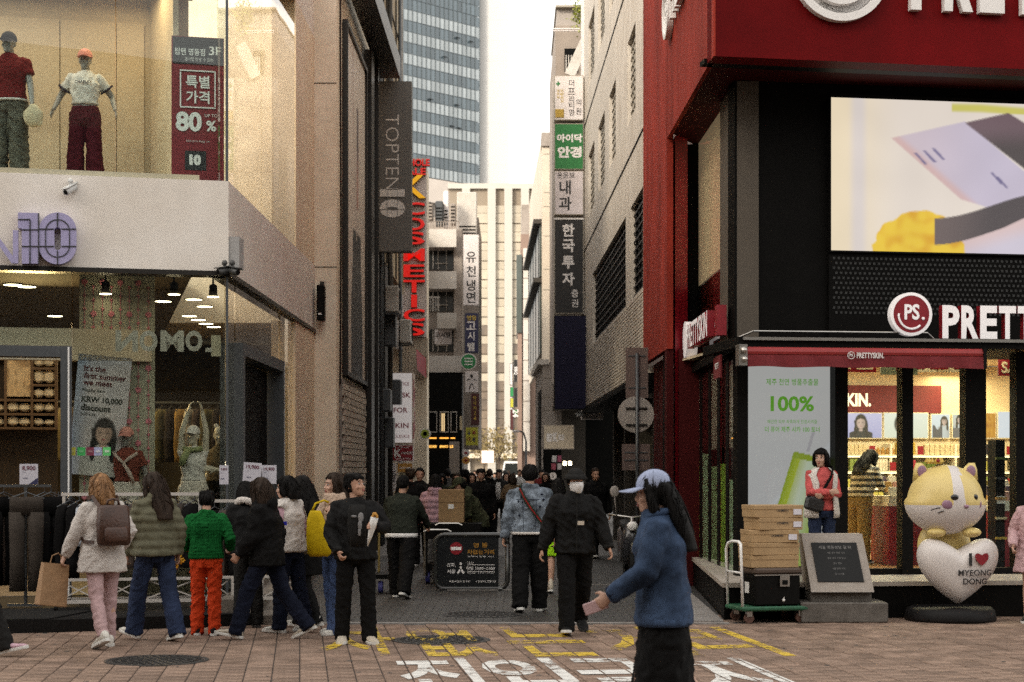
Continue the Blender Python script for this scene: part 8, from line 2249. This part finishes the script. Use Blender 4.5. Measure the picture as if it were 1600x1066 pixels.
shoe(p,-1,W,root,m_shoek,m_solek); shoe(p,1,W,root,m_shoek,m_solek)
q=MB(); q.tube([p.S((.11*cos(a),-.03+.10*sin(a),1.44+.02*sin(2*a))) for a in [2*pi*i/14 for i in range(15)]],.045,8); lpart('collar',q,root,p,f_offw,True)
lpart('cap',cap_hat(p),root,p,f_black,True)
p=P(1.60,lean=3,hL=6,kL=4,hR=-8,kR=6,LH=(-.22,.2,1.0),RH=(.26,.08,.9),fem=True,hy=20)
root,W=figure('woman in short white coat with pink sleeves and a pale shoulder bag',PERSON,gp(452,17.75),60,p,m_skin2,
 [('coat',top_mesh(p,.88,.05,.03,.01,.03,sleeves='cap',arm=.02),f_offw),('sweater',top_mesh(p,.95,.022,.045,amp=.012),f_pink),('trousers',trousers_mesh(p,.1,.09,.09),f_denimd)],'bob',m_hairk)
shoe(p,-1,W,root,m_shoew,m_sole); shoe(p,1,W,root,m_shoew,m_sole)
q=MB(); q.M=Matrix.Translation(p.S((.245,-.09,.93)) ) ; q.cbox(-.035,.035,-.12,.12,-.09,.10,.02); bg=lpart('shoulder_bag',q,root,p,fab('canvas_pale',(0.45,0.40,0.33)))
q=strap(p,[p.S(v) for v in ((.245,-.1,1.02),(.19,-.09,1.3),(.12,-.03,1.47),(.16,.10,1.3),(.245,.0,1.02))],.03); lpart('bag_strap',q,root,p,fab('canvas_pale',(0.45,0.40,0.33)),False,bg)
p=P(1.60,lean=2,hL=-10,kL=10,hR=10,kR=4,fem=True,hy=-12)
root,W=figure('woman with long black hair and long black coat by the store corner',PERSON,gp(474,18.2),66,p,m_skin2,
 [('coat',top_mesh(p,.60,.05,.05,.03,.04),f_black),('trousers',trousers_mesh(p,.1,.085,.085),f_black2)],'long',m_hairk)
shoe(p,-1,W,root,m_shoew,m_sole); shoe(p,1,W,root,m_shoew,m_sole)
p=P(1.63,lean=0,hL=2,hR=-4,kR=6,LH=(-.16,.10,1.30),RH=(.22,.12,1.02),fem=True,hy=-8,polL=(-.8,-.2,-.6),polR=(.5,-.5,-.2),curl=1.3)
root,W=figure('woman with curly brown hair and a big beige scarf carrying a yellow bag',PERSON,gp(523,17.55),128,p,m_skin2,
 [('coat',top_mesh(p,.86,.035,.045,.01,.03),f_beige),('trousers',trousers_mesh(p,.102,.105,.125,-.03),f_denimb)],'curly',m_hairb)
shoe(p,-1,W,root,m_shoew,m_sole); shoe(p,1,W,root,m_shoew,m_sole)
q=MB()
for k in range(3):q.tube([p.S((.105*cos(a),.0+.095*sin(a),1.43+.035*k*.6-.035*sin(a)*(1-k*.4)+.008*sin(5*a+k))) for a in [2*pi*i/16 for i in range(17)]],.036-.005*k,8)
q.tube([p.S((.05,.10,1.40)),p.S((.055,.15,1.25)),p.S((.05,.14,1.08))],[.04,.055,.05],10)
me=fuse(q,.011,1,'scarf'); ripple(me,folds(.008,14,14)); p.sc(me); link_mesh('scarf',me,root,[f_scarf],W)
cw=WM[root] @ (Matrix.Scale(p.k,4) @ p.sh[-1])
q=MB(); q.M=Matrix.Translation((ax(496,17.3),17.3,0))
q.rings([[(x*a+.02*sin(z*9),y*b,z) for x,y in ((-1,-.6),(-.4,-1),(.4,-1),(1,-.6),(1,.6),(.4,1),(-.4,1),(-1,.6))] for z,a,b in ((.80,.09,.015),(.83,.115,.04),(.93,.125,.05),(1.05,.108,.045),(1.17,.085,.035),(1.24,.06,.02),(1.26,.05,.012))])
q.tube([(-.05,0,1.26),(-.02,0.02,1.33),(.06,.06,1.36),(.1,.1,1.34)],.012,6)
solo(q,'shopping_bag',fab('bag_yellow',(0.50,0.34,0.006),0.6,0.12,8,0.6,12),'bright yellow cloth bag hanging from the shoulder of the woman with the beige scarf','bag',smooth=True)
p=P(1.63,lean=-2,hL=3,kL=3,hR=-3,kR=2,RH=(.20,.17,.93),LH=(-.16,.31,1.18),polL=(-.7,-.3,-.7),polR=(.7,-.5,-.2),hy=44,hp=12,wide=1.12,curl=1.15,spread=.06)
root,W=figure('man all in black holding a paper wrapped snack and looking up to the right',PERSON,gp(556,16.65),192,p,m_skin,
 [('jacket',top_mesh(p,.84,.045,.048,.0,.02,arm=.012,amp=.010),f_black2),('trousers',trousers_mesh(p,.105,.09,.088,-.01),f_black)],'tousled',m_hairk)
shoe(p,-1,W,root,m_shoeb,m_sole,1.12); shoe(p,1,W,root,m_shoeb,m_sole,1.12)
q=MB(); q.add(*front_panel(p,((.97,.165,.150),(1.1,.168,.150),(1.25,.178,.168),(1.33,.172,.152),(1.39,.13,.118)),58,122)); sh_=lpart('shirt_front',q,root,p,f_ink,True)
q=MB()
for (x,z,w,h) in ((-.03,1.26,.03,.05),(-.02,1.18,.022,.05),(-.015,1.11,.016,.04),(.04,1.27,.03,.012)):q.ball(p.S((x,.184,z)),(w,.006,h),8,6)
lpart('shirt_print',q,root,p,fab('print_grey',(0.30,0.29,0.29)),True,sh_)
wr=Matrix.Scale(p.k,4) @ p.wr[-1]; cw=WM[root] @ wr
hv=(WM[root].to_3x3() @ (p.wr[-1]-p.el[-1])).normalized()
c=cw+hv*0.075
q=MB(); up_=Vector((.25,-.1,1)).normalized(); q.tube([c-up_*.20,c-up_*.1,c,c+up_*.08],[.006,.022,.034,.038],12)
t=solo(q,'wrapped_snack',fab('paper_white',(0.62,0.60,0.57),0.7),'white paper wrapped snack in the hand of the man in black','snack',smooth=True)
q=MB()
for k in range(7):q.ball(c+up_*.09+Vector((.02*cos(k),.02*sin(k*2.1),.012*(k%3))),(.014,.014,.018),6,5)
q.build('filling',pm('snack_filling',(0.5,0.25,0.04),.6),t)
cuffs(p,root,f_ink,.054)
for sd in (-1,1):seam(p,root,f_ink,[p.S((sd*.075,.205-abs(z-1.2)*.12,z)) for z in (.88,1.0,1.1,1.2,1.3,1.38)],.005)
p=P(1.60,lean=8,hL=14,kL=8,hR=-14,kR=12,LH=(-.24,.30,.98),RH=(.28,.38,1.0),hy=-4,wide=1.28,curl=1.1)
root,W=figure('heavy man with black cap and dark green sweater pushing a cart, back turned',PERSON,gp(627,22.6),-12,p,m_skin,
 [('sweater',top_mesh(p,.90,.04,.048,.0,.02),f_dgreen),('trousers',trousers_mesh(p,.125,.12,.11),f_black)],'crop',m_hairk)
lpart('cap',cap_hat(p,back=False),root,p,f_black,True)
q=MB(); q.rings([p.E(z,w,d,0,20) for z,w,d in ((.845,.196,.142),(.87,.200,.146),(.905,.196,.142))]); lpart('undershirt',q,root,p,f_white,True)
shoe(p,-1,W,root,m_shoek,m_sole,1.1); shoe(p,1,W,root,m_shoek,m_sole,1.1)
p=P(1.60,lean=4,LH=(-.2,.25,1.05),RH=(.2,.25,1.05),fem=True,wide=1.1)
root,W=figure('person in a pink quilted puffer jacket with black hair behind the cardboard box',PERSON,gp(680,26.8),-6,p,m_skin,
 [('jacket',top_mesh(p,.90,.065,.05,.0,.03,hood=True,arm=.02,puff=.014,pitch=.095),f_pink),('trousers',trousers_mesh(p,.11,.10,.10),fab('trouser_grey',(.2,.19,.18)))],'mid',m_hairk)
shoe(p,-1,W,root,m_shoek,m_sole); shoe(p,1,W,root,m_shoek,m_sole)
p=P(1.64,lean=34,hL=10,kL=10,hR=2,kR=6,RH=(.20,.48,.95),LH=(-.16,.5,.95),hp=10,curl=.9)
root,W=figure('man in a camouflage hooded jacket bending over the cardboard box',PERSON,gp(748,26.2),112,p,m_skin,
 [('jacket',top_mesh(p,.84,.055,.05,.0,.05,hood=True,arm=.015),f_camo),('trousers',trousers_mesh(p,.11,.1,.1),f_black)],'short',m_hairk)
lpart('cap',cap_hat(p),root,p,f_camo,True)
shoe(p,-1,W,root,m_shoek,m_solek); shoe(p,1,W,root,m_shoek,m_solek)
p=P(1.72,lean=0,hL=-4,kL=14,hR=6,kR=2,RH=(.28,.03,.86),LH=(-.30,-.02,.86),hy=-4,wide=1.18,curl=.8)
root,W=figure('man in bleached denim jacket with striped crossbody strap walking into the alley',PERSON,gp(828,20.35),-2,p,m_skin,
 [('jacket',top_mesh(p,.90,.048,.05,.0,.05,arm=.02,amp=.009),f_wash),('trousers',trousers_mesh(p,.118,.115,.105),f_black)],'short',m_hairk)
shoe(p,-1,W,root,m_shoek,m_sole,1.1); shoe(p,1,W,root,m_shoek,m_sole,1.1)
q=MB(); q.rings([p.E(z,w,d,0,20) for z,w,d in ((.893,.205,.150),(.925,.208,.153))]); lpart('hem_band',q,root,p,f_vest,True)
path=[p.S(v) for v in ((-.10,.02,1.47),(-.115,-.10,1.43),(-.06,-.165,1.32),(.03,-.172,1.18),(.13,-.155,1.05),(.205,-.08,.96))]
m_str=fab('strap_green_red',(0.03,0.05,0.03)); q=strap(p,path,.045,.008); so=lpart('crossbody_strap',q,root,p,m_str)
q=strap(p,[v+Vector((0,-.005,0)) for v in path[1:]],.016,.008); lpart('strap_stripe',q,root,p,fab('stripe_red',(.28,.02,.02)),False,so)
q=MB(); rr=random.Random(8)
for (x,z) in ((-.10,1.33),(-.13,1.28),(-.08,1.27),(.14,1.36),(.16,1.30),(.12,1.22),(-.12,1.12),(.05,1.0)):
 q.ball(p.S((x,-.163+abs(x)*.15,z)),(rr.uniform(.008,.02),.008,rr.uniform(.01,.02)),7,5)
lpart('dark_patch',q,root,p,f_denimd,True)
cuffs(p,root,f_wash,.054)
seam(p,root,f_denimd,ringpts(p,1.30,.196,.157,195,345),.004)
for x in (-.07,.07):seam(p,root,f_denimd,[p.S((x*(1+(z-.95)*.4),-.148-.03*sin((z-.9)*6),z)) for z in (.95,1.05,1.15,1.29)],.0035)
p=P(1.55,lean=0,hL=-8,kL=8,hR=8,fem=True)
root,W=figure('woman with black hair, pale top and bright lime green skirt behind the masked man',PERSON,gp(872,23.6),-4,p,m_skin,
 [('top',top_mesh(p,.98,.035,.045,.0,.02),f_offw),('skirt',skirt_mesh(p,.55,.21),f_lime)],'mid',m_hairk)
shoe(p,-1,W,root,m_shoeb,m_sole,1.0,.08); shoe(p,1,W,root,m_shoeb,m_sole,1.0,.08)
p=P(1.68,lean=3,hL=-14,kL=22,hR=14,kR=4,RH=(.34,.02,.87),LH=(-.34,.12,.90),hy=18,wide=0.98,curl=.75,toeR=10)
root,W=figure('man in black windbreaker, dark bucket hat and white face mask walking towards the viewer',PERSON,gp(898,17.6),184,p,m_skin,
 [('jacket',top_mesh(p,.84,.06,.05,.0,.05,arm=.028,amp=.012),f_black2),('trousers',trousers_mesh(p,.112,.10,.092),f_black)],'crop',m_hairk)
shoe(p,-1,W,root,m_shoek,m_solek,1.1); shoe(p,1,W,root,m_shoek,m_sole,1.1)
lpart('hat',cap_hat(p,bucket=True),root,p,f_ink,True)
q=MB(); H=p.HM
rg=[]
for z,w,f,b in ((-.118,.034,.096,.02),(-.098,.054,.110,.0),(-.06,.066,.122,.0),(-.03,.070,.126,.0),(-.004,.066,.112,.0)):
 rg.append([H @ Vector((w*sin(a),b+(f-b)*cos(a),z)) for a in [R(-90+15*i) for i in range(13)]])
n=13; vs=[v for r_ in rg for v in r_]; back=[v-(H.to_3x3() @ Vector((0,.006,0))) for v in vs]
fs=[(k*n+i,k*n+i+1,(k+1)*n+i+1,(k+1)*n+i) for k in range(4) for i in range(12)]
q.add(vs+back,fs+[tuple(reversed([j+len(vs) for j in f])) for f in fs]); lpart('face_mask',q,root,p,fab('mask_white',(0.66,0.64,0.63),.8),True)
q=MB(); q.box(-.075,-.005,.183,.190,1.145,1.185); q.v=[tuple(p.S(v)) for v in q.v]; lpart('label_patch',q,root,p,fab('patch_cream',(.55,.48,.40)))
cuffs(p,root,f_ink,.056)
seam(p,root,f_ink,[p.S((0,.170+.022*sin((z-.85)*5.4),z)) for z in (.87,.95,1.05,1.15,1.25,1.35,1.42)],.007)
p=P(1.50,lean=0,RH=(-.01,.205,1.14),LH=(.03,.165,1.09),polR=(.8,-.1,-.7),polL=(-.8,-.1,-.7),hy=-38,fem=True,curl=.7,wide=1.06)
root,W=figure('shop clerk in coral sweater and cream fleece vest standing with folded arms before the poster',PERSON,gp(1284,19.9,.41+.003),192,p,m_skin2,
 [('sweater',top_mesh(p,.90,.026,.045,.0,.02,arm=.01),f_coral),('vest',None,f_vest),('trousers',trousers_mesh(p,.1,.085,.085),f_denim)],'bob',m_hairk)
for sd in (-1,1):
 q=MB(); rg=[]
 for z,w,d in ((.80,.205,.150),(.86,.212,.158),(1.0,.198,.148),(1.12,.182,.140),(1.25,.188,.150),(1.36,.185,.128),(1.42,.135,.098),(1.455,.085,.078)):
  rg.append([p.S((sd*w*1.14*abs(cos(a))**.9*(1 if cos(a) >= 0 else -1),d*1.16*sin(a),z)) for a in [R(-95+(160 if z<1.3 else 150)*i/12) for i in range(13)]])
 n=13; vs=[v for r_ in rg for v in r_]; inn=[Vector((v.x*.93,v.y*.93,v.z)) for v in vs]; m_=len(vs)
 fs=[(k*n+i,k*n+i+1,(k+1)*n+i+1,(k+1)*n+i) for k in range(7) for i in range(12)]
 rim=[(k*n,(k+1)*n,(k+1)*n+m_,k*n+m_) for k in range(7)]+[(k*n+12,(k+1)*n+12,(k+1)*n+12+m_,k*n+12+m_) for k in range(7)]+[(i,i+1,i+1+m_,i+m_) for i in range(12)]
 q.add(vs+inn,fs+[tuple(reversed([j+m_ for j in f])) for f in fs]+rim); lpart('vest',q,root,p,f_vest,True)
shoe(p,-1,W,root,m_shoew,m_sole); shoe(p,1,W,root,m_shoew,m_sole)
q=MB(); q.M=Matrix.Translation(p.S((.17,.17,.99))) @ Matrix.Rotation(R(-14),4,'Y'); q.cbox(-.13,.13,-.045,.045,-.10,.08,.03); bg=lpart('waist_bag',q,root,p,pm('leather_black',(0.012,0.011,0.011),0.4,0.2,10,bump=.3))
q=strap(p,[p.S(v) for v in ((.10,.19,1.06),(.03,.19,1.2),(-.06,.175,1.34),(-.125,.08,1.45),(-.11,-.05,1.47))],.04,.006); lpart('bag_strap',q,root,p,f_black,False,bg)
p=P(1.55,lean=24,hL=5,hR=-4,LH=(-.2,.42,1.0),RH=(.2,.42,1.05),fem=True,hp=-12,wide=1.15)
me=top_mesh(p,.95,.045,.045,.0,.02)
root,W=figure('customer in a black and cream striped top bending over a table inside the cosmetics store',PERSON,(GF.w(GF.x(1343,1.9),1.9,0).x,GF.w(GF.x(1343,1.9),1.9,0).y,ZP+.034),-48,p,m_skin,
 [('trousers',trousers_mesh(p,.115,.11,.11),fab('trouser_tan',(.36,.24,.10)))],'long',m_hairk)
m_strp=bpy.data.materials.new('knit_stripes'); m_strp.use_nodes=True
N_,L_=m_strp.node_tree.nodes,m_strp.node_tree.links
tc=N_.new('ShaderNodeTexCoord'); sx=N_.new('ShaderNodeSeparateXYZ'); mu=N_.new('ShaderNodeMath'); mu.operation='MULTIPLY'; mu.inputs[1].default_value=13.0
fr=N_.new('ShaderNodeMath'); fr.operation='FRACT'; gt=N_.new('ShaderNodeMath'); gt.operation='GREATER_THAN'; gt.inputs[1].default_value=.5
mxn=N_.new('ShaderNodeMix'); mxn.data_type='RGBA'; mxn.inputs[6].default_value=(.02,.018,.02,1); mxn.inputs[7].default_value=(.55,.48,.36,1)
L_.new(tc.outputs['Object'],sx.inputs[0]); L_.new(sx.outputs['Z'],mu.inputs[0]); L_.new(mu.outputs[0],fr.inputs[0]); L_.new(fr.outputs[0],gt.inputs[0]); L_.new(gt.outputs[0],mxn.inputs['Factor']); L_.new(mxn.outputs[2],N_['Principled BSDF'].inputs['Base Color'])
link_mesh('sweater',me,root,[m_strp],W)
shoe(p,-1,W,root,m_shoek,m_sole); shoe(p,1,W,root,m_shoek,m_sole)
p=P(1.52,lean=14,LH=(-.30,.1,.95),RH=(.25,.2,.95),fem=True,hp=-8)
root,W=figure('person in a pale pink coat half cut off by the right edge of the picture',PERSON,gp(1618,18.9),160,p,m_skin2,
 [('coat',top_mesh(p,.62,.05,.05,.03,.03,arm=.02),fab('coat_pale_pink',(.55,.36,.37)))],'bob',m_hairk)
shoe(p,-1,W,root,m_shoek,m_sole); shoe(p,1,W,root,m_shoek,m_sole)
p=P(1.655,lean=5,hL=16,kL=8,hR=-14,kR=14,LH=(-.22,.30,.98),RH=(.24,-.02,.88),hy=4,fem=True,wide=1.12,curl=.9,polL=(-.5,-.5,-.7))
root,W=figure('woman in pale blue cap, blue denim jacket and black skirt passing close to the viewer',PERSON,gp(1037,10.0),84,p,m_skin2,
 [('jacket',top_mesh(p,.80,.055,.05,.01,.05,arm=.018,amp=.007),fab('denim_sky',(0.042,0.068,0.125),.8,.85,2.6,.2,150)),('skirt',skirt_mesh(p,.22,.27,1.0,.012),f_black)],'long',m_hairk)
lpart('cap',cap_hat(p),root,p,fab('cap_pale_blue',(0.34,0.38,0.52),.85),True)
shoe(p,-1,W,root,m_shoek,m_sole); shoe(p,1,W,root,m_shoek,m_sole)
cw=WM[root] @ (Matrix.Scale(p.k,4) @ p.wr[-1]); hv=(WM[root].to_3x3() @ (p.wr[-1]-p.el[-1])).normalized()
q=MB(); q.M=Matrix.Translation(cw+hv*.11) @ Matrix.Rotation(R(70),4,'Y'); q.cbox(-.034,.034,-.004,.004,-.07,.07,.004)
solo(q,'mobile_phone',pm('phone_pink',(0.5,0.33,0.33),.3),'pale pink mobile phone in the hand of the woman in the denim jacket','phone')
cuffs(p,root,f_denimd,.056)
q=MB(); q.rings([p.E(z,w,d,0,20) for z,w,d in ((.795,.222,.158),(.84,.225,.160))]); lpart('hem_band',q,root,p,fab('denim_sky',(0.042,0.068,0.125)),True)
q=MB(); q.tube([p.S((.095*cos(a),-.012+.088*sin(a),1.455-.02*sin(a))) for a in [2*pi*i/16 for i in range(17)]],.022,8); lpart('collar',q,root,p,fab('denim_sky',(0.042,0.068,0.125)),True)
p=P(1.66,lean=2,hL=-16,kL=10,hR=20,kR=2,fem=True)
root,W=figure('passer-by in grey coat and pink shoes mostly outside the left edge of the picture',PERSON,gp(-34,15.5),-88,p,m_skin2,
 [('coat',top_mesh(p,.80,.05,.05,.01,.03),f_ink),('trousers',trousers_mesh(p),f_ink)],'long',m_hairk)
for sd in (-1,1):shoe(p,sd,W,root,fab('shoe_pink',(.55,.36,.42)),m_sole)
# ---- the crowd further up the alley: a few figures, copied and re-dressed
def recolour(root,d):
 for o in root.children:
  if o.name.split('.')[0] in d and o.type=='MESH' and len(o.material_slots):
   o.material_slots[0].link='OBJECT'; o.material_slots[0].material=d[o.name.split('.')[0]]
protos=[]
specs=[(P(1.74,lean=1,hL=-18,kL=18,hR=18,kR=4,wide=1.1),'short',.84),(P(1.64,lean=1,hL=16,kL=4,hR=-16,kR=18,fem=True),'long',.78),
   (P(1.70,lean=2,hL=-12,kL=12,hR=12,kR=4,RH=(.2,.28,1.1),wide=1.15),'tousled',.86),(P(1.60,hL=8,hR=-8,kR=8,fem=True,LH=(-.15,.25,1.2)),'bob',.66)]
for i,(pp,hs,hem) in enumerate(specs):
 rt_,W_=figure('crowd',PERSON,(0,0,0),0,pp,m_skin,[('coat',top_mesh(pp,hem,.05,.05,.01,.04,vox=.02),f_black),('trousers',trousers_mesh(pp,.105,.092,.09,vox=.02),f_black2)],None,None,face=False,vox=.014,hands=True)
 link_mesh('hair',hair_mesh(pp,hs,.016),rt_,[m_hairk],W_)
 for sd in (-1,1):shoe(pp,sd,W_,rt_,m_shoek,m_sole)
 protos.append(rt_)
f_g1=fab('coat_grey',(.12,.115,.11)); f_n1=fab('coat_navy',(.02,.023,.04)); f_t1=fab('coat_tan',(.25,.17,.10)); f_r1=fab('coat_dark_red',(.14,.02,.02)); f_c1=fab('hat_cream',(.5,.42,.3))
crowd=[  # px, Y, proto, yaw, coat, trousers, label
 (656,31,0,176,f_black2,f_black,'man in black hoodie with grey collar looking at his phone by the standing banner'),
 (641,30,2,10,f_black,f_black2,'dark dressed person half hidden behind the man with the cap'),
 (690,36,3,170,f_dgreen,f_black,'person in dark green with red hair covering behind the pink puffer'),
 (700,44,0,8,f_g1,f_black,'man in grey coat walking away near the dark shop front'),
 (714,34,1,182,f_black,f_black,'woman in black coat over a white shirt behind the cardboard box'),
 (725,40,2,20,f_t1,f_denim,'person in tan coat behind the cardboard box on the left of the alley'),
 (737,38,1,186,f_black2,f_ink,'woman in black coat right of the tan coat'),
 (748,50,0,178,f_beige,f_denimd,'man in beige coat walking towards the viewer in the middle distance'),
 (752,33,2,184,f_black,f_black,'man in long black coat holding a cup left of the open paving'),
 (763,58,1,180,f_offw,f_denim,'distant woman in pale coat and blue jeans'),
 (765,44,0,4,f_black,f_denim,'man in black jacket and blue jeans walking away'),
 (780,44,2,182,f_ink,f_black,'man in charcoal suit with white shirt walking towards the viewer in mid alley'),
 (791,47,1,178,f_offw,f_black,'woman in white just right of the man in the charcoal suit'),
 (800,40,3,10,f_t1,f_black,'person in tan coat left of the denim jacket'),
 (773,75,3,180,f_g1,f_black,'small far figure in grey coat left of the centre'),
 (788,82,0,0,f_black,f_black,'small far man in black coat at the centre'),
 (742,72,2,180,f_r1,f_black,'small far figure in dark red coat on the left side'),
 (802,70,1,180,f_n1,f_black,'small far woman in navy coat near the white van'),
 (812,60,0,176,f_white,f_black,'far man in white shirt right of the centre'),
 (853,42,1,172,f_black,f_black,'woman in black between the denim jacket and the lime skirt'),
 (846,52,2,184,f_r1,f_black,'person in dark red jacket on the right side of the alley'),
 (757,92,0,180,f_ink,f_black,'tiny far figure in charcoal before the white car'),
 (795,96,2,0,f_g1,f_ink,'tiny far figure in grey before the white van'),
 (730,62,0,8,f_black,f_black,'far man in black walking away under the round signs'),
 (717,56,3,180,f_pink,f_black,'far woman in pink coat by the pale shop door'),
 (930,33,0,190,f_black,f_black,'man in black in the shade under the beige building')]
for k,(px,Y,i,yaw,coat,tr_,lab) in enumerate(crowd):
 o=dup(protos[i],gp(px,Y),R(yaw+rnd.uniform(-12,12)),lab,'crowd walking up and down the alley')
 recolour(o,{'coat':coat,'trousers':tr_,'hair':(m_hairk,m_hairb,m_hairk)[k%3]})
 if 'white shirt' in lab and 'charcoal' in lab or 'over a white' in lab:
  q=MB(); pp=specs[i][0]; q.rings([pp.E(z,w,.02,.148,10) for z,w in ((.95,.05),(1.2,.07),(1.38,.05))]); me=pp.sc(q.to_mesh('shirt_front',True)); s_=bpy.data.objects.new('shirt_front',me); C.objects.link(s_); s_.parent=o; me.materials.append(f_white)
for rt_ in protos:
 for o in list(rt_.children):
  for c_ in list(o.children):bpy.data.objects.remove(c_)
  bpy.data.objects.remove(o)
 bpy.data.objects.remove(rt_)
# ---- mannequins
def mannequin(label,loc,yaw,p,wear,mat=None,extra=None,vox=.0092):
 return figure(label,'mannequin',loc,yaw,p,mat or m_mann,wear,face=False)
ZU=5.30
Yq=22.6
p=P(1.86,LH=(-.36,.05,.98),RH=(.36,.05,.98),polL=(-.3,-.8,0),polR=(.3,-.8,0),spread=.05,curl=.2,fem=True)
root,W=mannequin('grey mannequin in white cropped tee, maroon wide trousers and pink cap in the upper window',(ax(133,Yq),Yq,ZU),186,p,
 [('tee',top_mesh(p,1.04,.028,.05,.0,.01,'short' and False,'short'),f_white),('trousers',trousers_mesh(p,.105,.105,.135,-.02),f_maroonw)])
lpart('cap',cap_hat(p),root,p,fab('cap_pink',(.62,.28,.24)),True)
q=MB()
for sd in (-1,1):
 a,e=p.sh[sd]*.42+p.el[sd]*.58,p.sh[sd]*.36+p.el[sd]*.64
 q.tube([a,e],.090,12)
lpart('sleeve_band',q,root,p,fab('trim_navy',(.03,.02,.04)),True)
q=MB(); put_text(q,'CHARLEY',(0,.158,1.29),(-1,0,0),UP,w=.20,bold=.03); q.v=[tuple(p.S(v)) for v in q.v]
lpart('tee_print',q,root,p,fab('trim_navy',(.03,.02,.04)))
Yq=21.95
p=P(1.90,LH=(-.30,.08,.86),RH=(.30,.10,.90),polL=(-.3,-.8,0),polR=(.3,-.8,0),spread=.05,curl=.5,wide=1.12)
root,W=mannequin('grey mannequin in dark red polo shirt and loose grey green trousers, upper window',(ax(14,Yq),Yq,ZU+.02),176,p,
 [('polo',top_mesh(p,.93,.035,.05,.0,.03,sleeves='short',arm=.01),f_redpolo),('trousers',trousers_mesh(p,.125,.12,.12,-.02,amp=.014),f_khaki)])
lpart('cap',cap_hat(p),root,p,f_black,True)
q=MB(); q.rings([p.E(z,w,d,0,20) for z,w,d in ((.915,.205,.15),(.935,.207,.152))]); lpart('polo_trim',q,root,p,f_white,True)
cw=WM[root] @ (Matrix.Scale(p.k,4) @ p.wr[1]) if False else WM[root] @ (Matrix.Scale(p.k,4) @ p.wr[-1])
q=MB(); q.ball(cw+Vector((.03,-.05,-.16)),(.13,.07,.15),14,10,lambda v:(v[0]*(1-.25*(v[2]>.05)),v[1],v[2]))
q.ball(cw+Vector((.10,-.05,-.25)),(.05,.03,.05),8,6)
solo(q,'cloth_bag',fab('bag_cream',(.55,.47,.33),.85,.15,10,.6,14),'small cream cloth bag hanging from the hand of the polo mannequin','bag',smooth=True)
b=MB(); b.M=LF.M; b.box(LF.x(176,.5),-.25,.45,1.25,.142,.50); b.build('window_platform',m_olive,store)
Yq=21.9
p=P(1.70,LH=(-.24,.05,.9),RH=(.24,.05,.9),curl=.2,fem=True)
root,W=mannequin('grey mannequin in rust tee with knotted scarf and pink cap behind shop window',(ax(198,Yq),Yq,.503),178,p,
 [('tee',top_mesh(p,1.02,.02,.05,.0,.01,sleeves='short'),f_rose),('trousers',trousers_mesh(p,.11,.10,.10),f_vest)])
lpart('cap',cap_hat(p),root,p,fab('cap_pink',(.62,.28,.24)),True)
q=MB(); q.tube([p.S(v) for v in ((-.15,.06,1.38),(-.06,.14,1.31),(0,.155,1.25),(.08,.14,1.32),(.15,.06,1.39))],.022,8); q.tube([p.S(v) for v in ((0,.16,1.25),(-.08,.16,1.12),(-.13,.15,1.0))],[.02,.028,.02],8); lpart('scarf',q,root,p,fab('scarf_blush',(.5,.4,.36)),True)
p=P(1.72,LH=(-.10,.06,1.95),RH=(.06,.06,1.97),polL=(-1,.2,0),polR=(1,.2,0),hp=6,hy=-25,curl=.4,fem=True)
root,W=mannequin('ivory mannequin with both arms raised, white top, green scarf and white cap',(ax(302,22.0),22.0,.503),196,p,
 [('top',top_mesh(p,1.02,.016,.05,.0,.0,sleeves='cap'),f_white),('trousers',trousers_mesh(p,.11,.10,.10),f_vest)],m_mannw)
lpart('cap',cap_hat(p),root,p,f_white,True)
q=MB(); q.tube([p.S(v) for v in ((.12,.05,1.42),(.03,.11,1.40),(-.1,.09,1.42))],.035,8); q.tube([p.S(v) for v in ((.08,.12,1.40),(.14,.15,1.28),(.16,.14,1.20))],[.04,.05,.03],8); lpart('scarf',q,root,p,fab('scarf_sage',(.32,.36,.18)),True)
p=P(1.74,LH=(-.16,.26,1.15),RH=(.22,.05,.9),curl=.4,hy=40,fem=True)
root,W=mannequin('bald ivory mannequin in dark clothes behind the corner of the shop window',(ax(342,22.35),22.35,.50),150,p,
 [('top',top_mesh(p,1.0,.02,.05,sleeves='none'),fab('top_sand',(.22,.17,.1))),('trousers',trousers_mesh(p),f_black)],m_mannw)
q=MB(); H=p.HM
for sd in (-1,1):q.ball(H @ Vector((sd*.04,-.05,.12)),(.045,.015,.03),8,6)
lpart('hair_bow',q,root,p,f_white,True)
bpy.data.scenes.remove(TMP)
